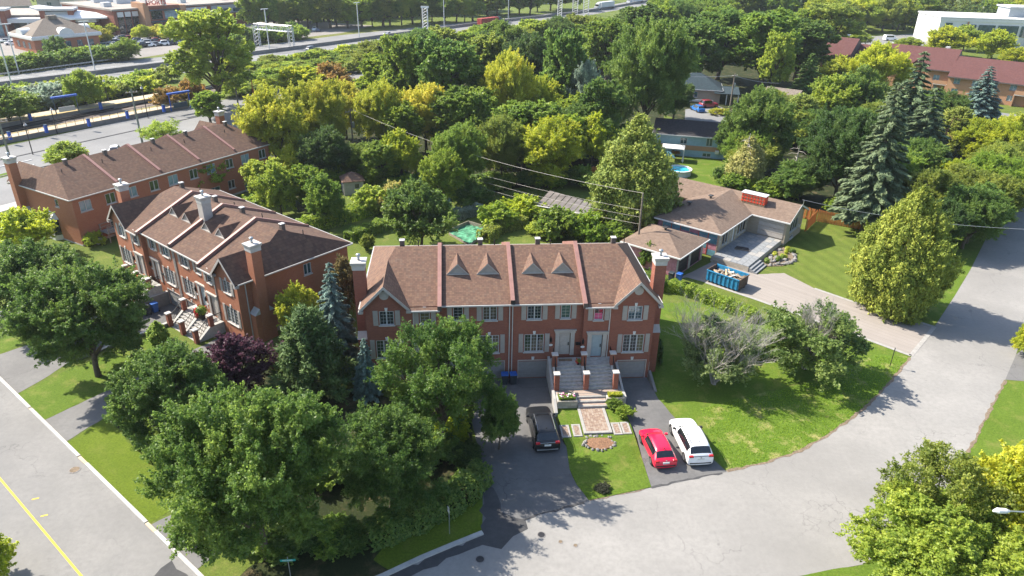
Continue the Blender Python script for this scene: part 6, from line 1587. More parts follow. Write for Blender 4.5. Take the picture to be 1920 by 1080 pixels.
# guard rail on the near platform
t_ = thing('platform_railing', 'brown metal railing along the near railway platform', 'railing', (0, 0, 0))
for q in along(PA+NA*.2+Vector((0,0,.95)), QA+NA*.2+Vector((0,0,.95)), 26): rod('post', [q, q+Vector((0,0,1.1))], .05, 'wood_pole', t_)
for z in (1.1, .6): rod('rail', [PA+NA*.2+Vector((0,0,.95+z)), QA+NA*.2+Vector((0,0,.95+z))], .045, 'wood_pole', t_)
for k, (px_, py_) in enumerate(((88,249),(168,237),(240,222),(308,210),(58,226),(190,205),(307,185),(20,262))):
    p = G(px_, py_, .95); t_ = thing('blue_bollard', ['square blue post on the near platform, second from the left edge', 'square blue post on the near platform beside the middle railing', 'square blue post on the near platform left of the lamp pole', 'square blue post on the near platform nearest the blue shelter', 'square blue post on the far platform, leftmost', 'square blue post on the far platform by the conifer', 'square blue post on the far platform, rightmost', 'square blue post at the left edge of the near platform'][k], 'bollard', (p.x, p.y, .95), R(55), 'blue posts on the platforms')
    b = MB(); b.bevel_box(-.25,.25,-.25,.25,0,1.45,.04); b.build('post_body', M('blue_paint'), t_); b = MB(); b.box(-.27,.27,-.27,.27,1.451,1.55); b.build('post_cap', M('steel_navy'), t_)
for k, (px_, py_, lab) in enumerate(((128,213,'blue framed shelter sign on the far platform with white panel'),(340,205,'blue framed shelter at the end of the near platform'))):
    p = G(px_, py_, .95); t_ = thing('platform_shelter', lab, 'shelter', (p.x, p.y, .95), R(52))
    for x in (-2.2, 2.2): rod('leg', [(x,0,0),(x,0,3.6)], .12, 'blue_paint' if k else 'steel_navy', t_)
    b = MB(); b.box(-2.5,2.5,-.35,.35,3.4,3.75); b.build('beam', M('blue_paint'), t_); b = MB(); b.box(-1.6,1.6,-.06,.06,.5,1.5); b.build('panel', M('gutter_metal' if k == 0 else 'steel_navy'), t_)
# catenary / lamp poles of the station
for k, (px_, py_, ty, lab) in enumerate(((42,236,182,'thin dark station lamp pole near the left edge'),(108,252,204,'thin dark station lamp pole between the blue posts'),(278,222,162,'thin dark station lamp pole with curved arm'),(62,290,232,'thin bent lamp pole by the left chimney'),(204,192,150,'thin dark pole among the railway shrubs'),(477,190,131,'thin red and dark pole beside the railway cutting'),(285,165,140,'short dark pole in the shrubs beside the highway'))):
    p = G(px_, py_); H = height_at(p, ty); t_ = thing('station_lamp', lab, 'lamp post', p, R(120), 'station lamp poles'); rod('mast', [(0,0,0),(0,0,H*.93)], .09, 'dark_metal' if k != 5 else 'container_red', t_); rod('arm', [(0,0,H*.93),(.3,0,H),(.9,0,H*1.01),(1.3,0,H*.96)], .05, 'dark_metal', t_); b = MB(); b.tube([(1.3,0,H*.96),(1.3,0,H*.9)], [.12,.3], 8); b.build('lamp_head', M('trim_white'), t_)
# highway barrier and lamps
hb = thing('highway_barrier', 'long concrete median barrier of the highway', 'barrier', (0, 0, 0))
HB = [(-80,172),(0,162),(160,142.5),(320,122),(467,104),(620,84),(760,64.5),(893,47),(1083,25.5),(1140,16.5),(1256,-4.5)]
for a, c in zip(HB, HB[1:]):
    b = MB(); strip_box(b, G(*a), G(*c), .6, 0, 1.15); b.build('barrier_segment', M('concrete_dark'), hb)
gq = thing('guard_rail', 'steel guard rail along the far highway edge', 'guard rail', (0, 0, 0))
for q in along(G(0,144), G(167,121), 22): rod('post', [q, q+Vector((0,0,.8))], .07, 'wood_grey', gq)
b = MB(); strip_box(b, G(-40,149), G(238,111.5), .12, .5, .85); b.build('beam', M('galvanised'), gq)
for k, (px_, py_, ty, lab) in enumerate(((28,180,78,'tall highway lamp mast leaning over the left edge'),(179,135,40,'tall highway lamp mast before the pavilion'),(36,138,45,'tall highway lamp mast beside the pavilion shrubs'),(674,76,5,'tall highway lamp mast near the small highway car'),(833,56,-8,'tall highway lamp mast left of the red container truck'),(953,40,-12,'tall highway lamp mast right of the red container truck'),(506,98,17,'tall highway lamp mast between the gantry legs'))):
    p = G(px_, py_); H = height_at(p, ty); t_ = thing('highway_lamp', lab, 'lamp post', p, R(54), 'highway lamp masts'); rod('mast', [(0,0,0),(0,0,H)], .16, 'steel_white', t_, 7); b = MB(); b.box(-1.3,1.3,-.2,.2,H-.1,H+.12); b.build('lamp_arm', M('steel_white'), t_)
# sign gantry of white lattice
def lattice(t_, p, q, w=1.0, n=8, r=.09, nm='truss'):
    b = MB(); d = (q-p); up = Vector((0,0,1)) if abs(d.normalized().z) < .9 else Vector((1,0,0)); s = d.normalized().cross(up).normalized()*w/2; u = s.cross(d.normalized()).normalized()*w/2
    cs = [s+u, s-u, -s-u, -s+u]
    for c in cs: b.tube([p+c, q+c], r, 4)
    for i in range(n):
        a0, a1 = p.lerp(q, i/n), p.lerp(q, (i+1)/n)
        for k in range(4): b.tube([a0+cs[k], a1+cs[(k+1)%4]], r*.6, 3)
    o = b.build(nm, M('steel_white'), t_); return stuff(o)
gt = thing('sign_gantry', 'white lattice sign gantry across the highway left of centre', 'gantry', (0, 0, 0))
ga, gb = G(484,86), G(548,92); hg = height_at(ga, 46)
lattice(gt, ga, ga+Vector((0,0,hg)), 1.6, 6, nm='leg'); lattice(gt, gb, gb+Vector((0,0,hg)), 1.6, 6, nm='leg'); lattice(gt, ga+Vector((0,0,hg-.5)), gb+Vector((0,0,hg-.5)), 1.8, 14, .14, nm='beam')
for k, (px_, py_, ty, lab) in enumerate(((798,62,14,'white lattice tower beside the highway, left one'),(1049,35,-6,'white lattice tower beside the highway, middle one'),(1098,28,-14,'red and white lattice mast beside the highway trucks'),(1078,26,-12,'white lattice tower left of the highway trucks'))):
    p = G(px_, py_); H = min(22, height_at(p, ty)); t_ = thing('lattice_tower', lab, 'tower', (0, 0, 0), 0, 'lattice towers along the highway'); lattice(t_, p, p+Vector((0,0,H)), 2.0 if k < 2 else 2.6, 9, .12, nm='frame')
    b = MB(); b.box(p.x-1.6,p.x+1.6,p.y-.3,p.y+.3,H-.2,H+.5); b.build('top_plate', M('steel_white' if k != 2 else 'sign_red'), t_)
HWY = R(54.3)
def truck(label, p, rz, box, L=13.5, cab='truck_white', name='lorry'):
    t_ = thing(name, label, 'truck', (p.x, p.y, .03), rz)
    b = MB(); b.bevel_box(-L/2, L/2, -1.28, 1.28, 1.2, 4.0, .05); b.build('trailer', M(box), t_)
    b = MB(); b.xprism([(-1.2,.8),(1.2,.8),(1.2,3.2),(-1.2,3.2)], L/2+.5, L/2+2.9); b.xprism([(-1.1,.8),(1.1,.8),(1.1,1.9),(-1.1,1.9)], L/2+2.9, L/2+4.2); b.xprism([(-1.1,3.2),(1.1,3.2),(1.0,3.9),(-1.0,3.9)], L/2+.55, L/2+1.9); b.build('cab', M(cab), t_)
    b = MB(); b.box(L/2+2.9, L/2+2.95, -1.05, 1.05, 2.0, 3.0); b.build('windscreen', M('car_glass'), t_)
    for x in (-L/2+1.2, -L/2+2.4, L/2+.8, L/2+3.6):
        for y in (-1, 1): b = MB(); b.tube([(x,y*1.0,.5),(x,y*1.27,.5)], .5, 12); b.build('wheel', M('rubber'), t_)
pr = G(915,51.5); truck('red container truck driving on the highway', pr, HWY, 'container_red', 12.2, 'steel_navy')
truck('white semi truck on the highway, nearer the red truck', G(1136,17), HWY+math.pi, 'truck_white', 15)
truck('white semi truck on the highway at the top edge', G(1193,6), HWY+math.pi, 'truck_white', 14)
far_car('sedan', 'paint_white', G(728,67), HWY-math.pi/2, 'white car driving on the highway behind the trees', name='driving_car')
far_car('suv', 'paint_grey', G(586,96), HWY-math.pi/2, 'dark car driving on the near highway carriageway', name='driving_car')
far_car('suv', 'paint_silver', G(338,118), HWY-math.pi/2, 'silver car on the highway glimpsed behind the poplar', name='driving_car')
for k, (px_, py_) in enumerate(((236,146),(265,142),(293,138),(322,134))):
    c = G(px_, py_); b = MB(); d = Vector((math.cos(HWY), math.sin(HWY), 0)); n = Vector((-d.y, d.x, 0))
    b.poly([c-d*4-n*.5, c+d*1-n*.5, c+d*1-n*1.5, c+d*4, c+d*1+n*1.5, c+d*1+n*.5, c-d*4+n*.5]); me = b.mesh('road_arrow', M('marking_white'))
    if me.polygons[0].normal.z < 0: me.flip_normals()
    o = structure(put('road_arrow', me)); o.location.z = .05
for a, c, w in (((110,163),(205,154),.5),((-60,181),(1100,28.5),.25),((-60,157),(1100,22.5),.25)):
    b = MB(); strip_box(b, G(*a), G(*c), w, .03, .04); structure(b.build('lane_line', M('yellow_paint' if w == .5 else 'marking_white')))
# cars behind the rear row house
far_car('sedan', 'paint_red', G(154,300), R(20), 'red car on the street behind the rear row house roof')
far_car('sedan', 'paint_white', G(217,288), R(20), 'white car on the street behind the rear row house roof')
far_car('hatch', 'paint_red', G(68,404), R(60), 'red car half hidden left of the rear row house chimney')
far_car('suv', 'paint_teal', W(FRAME_B2, -10.4, -9.5), R(-38), 'pale car glimpsed through the big left maple')
# pavilion with hip roof and round dormers
pv = thing('pavilion', 'red brick pavilion with grey hip roof and arched dormers in the lot', 'pavilion', (-152.5, 246.0, 0), R(54))
b = MB(); b.box(-10,10,-8,8,0,3.8); b.build('wall', M('brick_orange'), pv)
b = MB(); b.bevel_box(-10.8,10.8,-8.8,8.8,3.801,5.0,.25); b.build('cornice', M('trim_white'), pv)
b = MB(); A_, C2 = 10.5, 8.5
for q in ([(-A_,-C2,5.0),(A_,-C2,5.0),(2.4,0,9.3),(-2.4,0,9.3)], [(A_,C2,5.0),(-A_,C2,5.0),(-2.4,0,9.3),(2.4,0,9.3)], [(A_,-C2,5.0),(A_,C2,5.0),(2.4,0,9.3)], [(-A_,C2,5.0),(-A_,-C2,5.0),(-2.4,0,9.3)]): b.slab(q, .2)
b.build('roof', M('shingle_grey'), pv); b = MB(); b.box(-1.4,1.4,-1.0,1.0,9.0,10.1); b.build('roof_cap', M('shingle_grey'), pv)
for ax, d in (('y', -1), ('x', -1), ('x', 1)):
    b = MB(); n = 14
    arc = [(math.cos(k/n*math.pi)*2.3, math.sin(k/n*math.pi)*1.9) for k in range(n+1)]
    if ax == 'y': b.yprism([(x, 5.0+z) for x, z in arc], -8.6, -4.5)
    else: b.xprism([(x, 5.0+z) for x, z in arc], d*10.6 if d < 0 else 7.5, -7.5 if d < 0 else 10.6)
    b.build('arched_dormer', M('trim_white'), pv)
for k in range(5): b = MB(); b.box(-8+k*3.6, -6.4+k*3.6, -8.06, -8.001, 1.0, 2.9); b.build('window', M('glass_blue'), pv)
for k in range(3): b = MB(); b.box(-10.06, -10.001, -5+k*4, -3.4+k*4, 1.0, 2.9); b.build('window', M('glass_blue'), pv)
# shopping centre: a long block along the highway and a bent left wing
sm = thing('shopping_centre', 'long red brick shopping centre with grey canopies and red store letters', 'shopping centre', (-152, 276, 0), R(54))
def seg(u0, u1, v0, v1, z1, mat, nm='block', z0=0): b = MB(); b.box(u0,u1,v0,v1,z0,z1); return b.build(nm, M(mat), sm)
def sg2(*a, **k): o = seg(*a, **k); o.location = (4, 8, 0); o.rotation_euler.z = R(-37); return o
seg(4,62,0,40,8.5,'brick_red','main_block'); seg(3.6,62.4,-.5,40.5,9.1,'roof_gravel','flat_roof',8.501)
sg2(-90,-.2,3,30,6.0,'brick_red','left_block'); sg2(-90.4,-.5,2.5,30.4,6.6,'roof_gravel','flat_roof',6.001)
sg2(-91,-2,-3,2.4,5.8,'steel_white','canopy',4.4)
for u in range(-88, -4, 7): sg2(u,u+.45,-2.8,-2.3,4.4,'steel_white','column')
for u in range(-86, -6, 9): sg2(u,u+6.5,2.86,2.99,4.0,'glass_blue','shopfront',.4)
for u0, u1 in ((-20,-9),(-42,-31),(-66,-55)):
    sg2(u0,u0+1.8,-3.6,3,8.6,'brick_red','pier'); sg2(u1-1.8,u1,-3.6,3,8.6,'brick_red','pier'); sg2(u0+1.81,u1-1.81,-3.3,2.8,8.2,'cladding_grey','entrance_panel',5.0); sg2(u0+1.81,u1-1.81,-2.4,-2.2,4.9,'glass_sky','entrance_glass'); sg2(u0-.4,u1+.4,-4.2,3.4,9.3,'steel_white','entrance_roof',8.61)
b = MB(); b.slab([(-10,-6,6.0),(2,-4,6.2),(2,3,6.6),(-22,6,9.8),(-24,1,9.6)], .5); o = b.build('swept_canopy', M('white_paint'), sm); o.location = (4, 8, 0); o.rotation_euler.z = R(-37)
for u in (5.2, 8.0, 10.8): seg(u,u+2.2,-.3,-.01,6.2,'glass_dark','shopfront',.4); seg(u,u+2.2,-.7,-.31,8.0,'steel_white','shopfront_hood',6.3)
seg(13.4,15.4,-4.5,4,11.0,'brick_tan','tower_pier'); seg(15.41,28,-4,8,9.8,'brick_red','entrance_block'); seg(28.01,30.6,-4.4,5,9.6,'brick_tan','tower_pier')
for z0 in (.8, 5.0): seg(16.2,20.6,-4.15,-4.01,z0+2.9,'glass_dark','shopfront',z0); seg(21.6,27.4,-4.15,-4.01,z0+2.9,'glass_sky','shopfront',z0)
seg(15.42,28,-5.2,-4.16,4.5,'steel_navy','canopy',4.0); seg(15.42,28,-5.0,-4.16,8.5,'steel_navy','canopy',8.1)
seg(14.4,22.4,-5.2,-1,13.2,'steel_navy','sign_frame',12.3); seg(14.4,15,-5.0,-1,12.29,'steel_white','sign_post',11.01); seg(21.8,22.4,-5.0,-1,12.29,'steel_white','sign_post',9.81)
o = put('store_letters', text_mesh('SPORTS', 2.3, 'sign_red', .12), sm); o.rotation_euler = (math.pi/2, 0, 0); o.location = (18.4, -5.1, 11.0)
seg(31,42,-.4,-.01,8.0,'steel_white','upper_panel',6.0); seg(44,61,-.4,-.01,8.2,'cladding_grey','upper_panel',5.0); seg(46,52,-.5,-.41,6.8,'glass_blue','shopfront',5.4); seg(54,60,-.5,-.41,6.8,'glass_blue','shopfront',5.4)
seg(16,30,-13,-11,1.5,'sign_red','trolley_shelter',.3)
for u, v, w, h in ((6,10,3,1.6),(16,20,6,2.2),(24,26,3,2),(36,8,2.4,1.4),(12,30,10,2),(48,20,4,1.8),(56,10,3,1.4)): seg(u,u+w,v,v+2.6,9.1+h,'steel_white' if u != 24 else 'cladding_grey','roof_unit',9.101)
# parked cars in the lot
cols = ['paint_silver','paint_grey','paint_white','paint_navy','paint_silver','paint_black','paint_white','paint_teal','paint_wine','paint_grey']
rows = [((170,96),(235,90),5,-52),((250,90),(345,82),8,-52),((270,83),(345,76),7,-52),((165,78),(300,72),13,-52),((150,86),(268,80),9,-52),((300,70),(345,67),5,-52),((398,68),(470,60),8,-52)]
lot = random.Random(3); cnt = 0
ORD_ = 'first second third fourth fifth sixth seventh eighth ninth tenth eleventh twelfth thirteenth'.split()
for (x0, y0), (x1, y1), n, a in rows:
    for k in range(n):
        if lot.random() < .12: continue
        f = (k+.2*lot.random())/max(1, n-1); pt_ = cols[(cnt*7+3) % 10]; cnt += 1
        far_car(['sedan','suv','hatch'][cnt % 3], pt_, G(x0+(x1-x0)*f, y0+(y1-y0)*f), R(a+lot.uniform(-4,4)+(180 if lot.random() < .5 else 0)), f"{pt_[6:]} {['saloon','tall car','hatchback'][cnt % 3]} parked {ORD_[k]} from the left in {['the short row nearest the highway','the second row from the highway','the third row from the highway','the lot row nearest the shops','the lot row beside the pavilion','the lot row before the poplar top','the lot row right of the poplar'][rows.index(((x0, y0), (x1, y1), n, a))]}", 'cars in the shopping centre lot')
for k, (px_, py_, pt_, a, lab) in enumerate(((214,86,'paint_silver',30,'silver car crossing the lot towards the pavilion'),(207,95,'paint_white',30,'white car crossing the lot nearest the highway'),(163,97,'paint_navy',-50,'navy car parked beside the pavilion wall'),(590,57,'paint_white',10,'white car on the lane right of the gantry'),(597,59,'paint_navy',10,'dark car on the lane right of the gantry'),(13,80,'paint_silver',-60,'silver car at the left edge behind the pavilion'),(24,84,'paint_white',-60,'white car at the left edge beside the pavilion'),(320,37,'paint_grey',-50,'dark car parked at the end of the shopping centre'),(470,42,'paint_black',-50,'black car parked below the yellow far trees'))):
    far_car('sedan', pt_, G(px_, py_), R(a), lab)
# far houses behind the shopping centre
for k, (px_, py_, a, lab) in enumerate(((112,14,30,'far house with pale brown roof above the shopping centre'),(160,16,-20,'far house with white gable above the shopping centre'),(15,30,40,'far grey roofed building at the upper left edge'),(745,26,40,'far brick house behind the highway trees'),(1000,6,20,'far pale house above the highway trees'))):
    p = G(px_, py_); hip_house('far_house', lab, p, R(a), 9, 6, 4.5, 8, ['trim_beige','trim_white','cladding_grey','brick_tan','trim_white'][k], ['shingle_ranch','shingle_ranch','shingle_grey','shingle_ranch','shingle_grey'][k], False, wins=(('F',-4,1.5,2,1.5),('F',3,1.5,2,1.5)), group='houses far behind')

# ================================================================== planting
# ---- near trees: kind, name, foot (x, y on the survey grid), crown top, crown width, colour, label
NEAR = [
 ('maple_a','maple_tree',500,1045,704,355,'near2','large bright maple in the foreground beside the left street'),
 ('ash','ash_tree',738,965,756,205,'near','spreading ash with long leaflets between big maple and driveway'),
 ('locust','locust_tree',830,848,585,240,'near2','loose leafy tree standing right in front of the middle row house'),
 ('maple_b','maple_tree',338,835,632,205,'near','rounded dark maple left of the purple-leaved tree'),
 ('maple_a','maple_tree',185,705,482,250,'near2','broad maple covering the forecourt of the left row house'),
 ('maple_b','maple_tree',92,610,438,185,'near','dark maple at the left edge below the rear row house'),
 ('mid_a','garden_tree',52,482,388,120,'lime','small yellow-green tree beside the rear row house chimney'),
 ('mid_b','plum_tree',452,745,622,150,'purple','purple-leaved plum tree at the corner of the left row house'),
 ('pine','pine_tree',592,742,560,165,'dark','dark bushy pine between the two nearer row houses'),
 ('mid_b','golden_shrub',572,640,528,95,'yellow','pale yellow-topped shrub behind the dark pine'),
 ('spruce_a','blue_spruce',637,690,487,105,'blue','tall blue spruce between the two nearer row houses'),
 ('spruce_small','blue_spruce',690,738,632,62,'blue','small blue spruce against the middle row house wall'),
 ('thuja','clipped_thuja',299,640,601,34,'mid','small clipped cone shrub beside the left forecourt'),
 ('mid_a','garden_tree',246,668,606,52,'deep','slim young tree between the big maple and the clipped cone'),
 ('mid_b','garden_tree',936,842,722,85,'deep','dark shrub tree leaning over the left driveway edge'),
 ('shrub_b','garden_shrub',845,830,770,70,'lime','yellow-green shrub under the loose tree before the row house'),
 ('mid_b','garden_tree',655,600,475,70,(.15,.13,.05),'reddish thin tree squeezed between spruce and row house chimney'),
 ('cedar_a','cedar_tree',1668,580,335,178,'cedar','huge rounded golden cedar beside the curving street'),
 ('skirt','half_bare_tree',1508,692,572,205,(.17,.225,.06),'half bare tree with leafy skirt beside the paver driveway'),
 ('maple_b','lime_tree',1740,1125,945,340,(.25,.315,.045),'yellow-green tree filling the lower right corner, left part'),
 ('mid_a','golden_maple',1892,1060,830,235,(.37,.395,.04),'golden maple in the lower right corner, right part'),
 ('sparse','sparse_tree',1715,1050,836,230,(.225,.28,.05),'open branched tree reaching over the curve from the lower right'),
 ('mid_a','corner_tree',-62,1125,985,200,'lime','yellow-green branch tips at the lower left corner'),
 ('mid_a','edge_shrub',1922,668,608,60,'lime','bright shrub at the right edge across the street'),
 ('mid_b','garden_tree',790,470,333,140,'deep','dark conical fruit tree right behind the middle row house roof'),
 ('spruce_small','blue_spruce',843,412,370,26,'blue','tiny blue spruce beside the netted vegetable bed'),
 ('cedar_c','cedar_tree',1180,425,200,165,'olive','tall broad cedar behind the utility pole and pergola'),
 ('mid_a','garden_tree',378,372,287,112,'mid','small tree against the rear wall of the rear row house'),
 ('mid_b','garden_tree',528,405,300,85,'light','light green tree at the far corner of the rear row house'),
 ('mid_a','garden_tree',612,425,322,80,'green','bushy tree left of the garden shed'),
 ('mid_b','service_tree',131,318,262,82,'light','round street tree behind the rear row house near the red car'),
 ('sparse','service_tree',312,280,220,85,'light','thin street tree behind the rear row house roof'),
 ('spruce_tall','spruce_tree',1617,438,150,150,'spruce','tall grey-green spruce beside the bungalow lawn'),
 ('poplar','poplar_tree',410,205,-22,185,'light','tall poplar standing between railway and highway'),
 ('tall_a','street_tree',396,232,158,72,'mid','young twin-topped tree on the service road below the poplar'),
]
for k in NEAR: tree(*k)
# vine-grown dead shrub tree with pale twigs
p = G(1338,720); H = height_at(p, 540)
t_ = thing('dead_tree', 'half dead grey-twigged tree with green vine right of the middle row house', 'tree', p)
put('twigs', bare_tree('twigs', H*1.12, 6, 5, 'twig_grey', 5, 8), t_)
cm, tm, h0, w0 = PROTO['skirt']; c = put('vine', cm, t_); c.scale = (6.6/w0, 6.6/w0, H*.62/h0); c.color = (.19, .245, .09, 1)
o = [x for x in bpy.data.objects if x.get('label', '').startswith('half bare tree')][0]
tw = put('bare_twigs', bare_tree('bare_twigs', 8.0, 6, 9, 'twig_grey', 5, 5), o); tw.scale = (.72, .72, 1.12)
o = [x for x in bpy.data.objects if x.get('label', '').startswith('open branched tree')][0]
tw = put('bare_twigs', bare_tree('bare_twigs', 7.5, 6, 12, 'bark_pale', 3, 5), o)
for bx, by, ty, sd, mat, lab in ((1478,372,262,3,'bark_pale','pale dead snag with side branches behind the bungalow roof'),(1745,312,216,4,'bark_pine','leaning bare orange pine trunk near the apartments'),(1388,352,250,6,'bark_pale','pale bare stems of a thin tree behind the bungalow')):
    p = G(bx, by); H = height_at(p, ty); t_ = thing('dead_snag', lab, 'tree', p)
    b = MB(); r = random.Random(sd); lean = .18*H if sd == 4 else .02*H
    b.tube([(0,0,0),(lean*.5,0,H*.5),(lean,0,H)], [.2,.15,.04], 7); b.build('trunk', M(mat), t_)
    for k in range(16):
        z = H*(.3+.68*k/16); a = r.random()*6.28; L = H*.24*(1.1-.6*k/16); q = MB(); x = lean*z/H
        q.tube([(x,0,z),(x+math.cos(a)*L*.6,math.sin(a)*L*.6,z+.05*L),(x+math.cos(a)*L,math.sin(a)*L,z-.12*L)], [.05,.035,.012], 4); q.build('branch', M('twig_grey' if sd != 4 else mat), t_)
# ---- hedges and shrubs of the gardens
hedge('privet_hedge', 'loose hedge along the grass strip of the left street', [b2(13.6,-12.6),b2(19,-13.3),b2(24,-13.6),b2(28.2,-13.9)], 1.6, 1.3, 9000, 'green', .1, px=False)
hedge('clipped_hedge', 'dark hedge under the trees at the shaded verge', [(690,1020),(780,985),(860,945),(905,900)], 1.8, 1.7, 9000, 'deep', .11)
hedge('clipped_hedge', 'hedge row between bungalow driveway and right lawn', [(1240,540),(1290,552),(1345,572),(1418,604)], 1.5, 1.1, 9000, 'mid', .1)
hedge('clipped_hedge', 'low dark hedge before the right lawn below the half bare tree', [(1385,672),(1440,662),(1505,648)], 1.4, 1.3, 6500, 'deep', .1)
hedge('clipped_hedge', 'garden hedge left of the conical tree, upper one', [(560,436),(640,418),(735,388)], 2.0, 1.8, 9000, 'mid', .13)
hedge('clipped_hedge', 'garden hedge left of the conical tree, lower one', [(652,452),(690,440),(738,422)], 1.8, 1.3, 7000, 'green', .12)
hedge('clipped_hedge', 'low hedge behind the netted vegetable bed', [(850,412),(880,404),(905,400)], 1.8, 1.3, 4000, 'silver', .12)
hedge('clipped_hedge', 'grey-green hedge right of the netted vegetable bed', [(905,455),(940,432),(985,424)], 1.8, 1.4, 6000, 'olive', .12)
hedge('clipped_hedge', 'hedge against the right side wall of the middle row house', [mn(13.6,2.0),mn(13.8,5.5)], 1.5, 1.8, 4000, 'dark', .1, px=False)
SHRUBS = [
 (930,428,385,80,'mid','broad green shrub below the lower garden cables, left'), (985,412,370,90,'lime','yellowish shrub hedge below the lower garden cables'),
 (1050,448,392,95,'green','big round shrub directly behind the row house ridge'), (1100,455,400,90,'mid','big round shrub left of the utility pole'), (1150,462,420,70,'green','shrub beside the foot of the utility pole'),
 (1225,540,505,40,'deep','shrub behind the right chimney of the middle row house'), (1212,500,455,40,'green','slim shrub between utility pole and garage roof'),
 (1008,440,418,60,'light','low pale shrub behind the roof vents'), (1265,290,278,26,'rust','reddish small shrub beside the slide'),
 (470,408,372,80,'light','sprawling shrub at the rear corner of the left row house'), (290,356,330,60,'straw','dry yellow shrub between the two left row houses'),
 (178,460,435,40,'lime','small yellow-green bush at the rear row house corner'), (690,470,440,30,'olive','bush peeking over the left end of the middle roof'),
 (1348,214,203,45,'gold','orange flowering border beside the lane of the slate-roofed house'),
 (700,395,350,80,'light','pale shrub beside the garden shed'), (742,400,340,60,'straw','white-flowering shrub left of the conical tree'),
 (880,385,345,90,'deep','dark shrub under the maples beyond the vegetable bed'),
]
for k, (bx, by, ty, w, col, lab) in enumerate(SHRUBS): tree('shrub_a' if k % 2 else 'shrub_b', 'garden_shrub', bx, by, ty, w, col, lab, 'shrub')

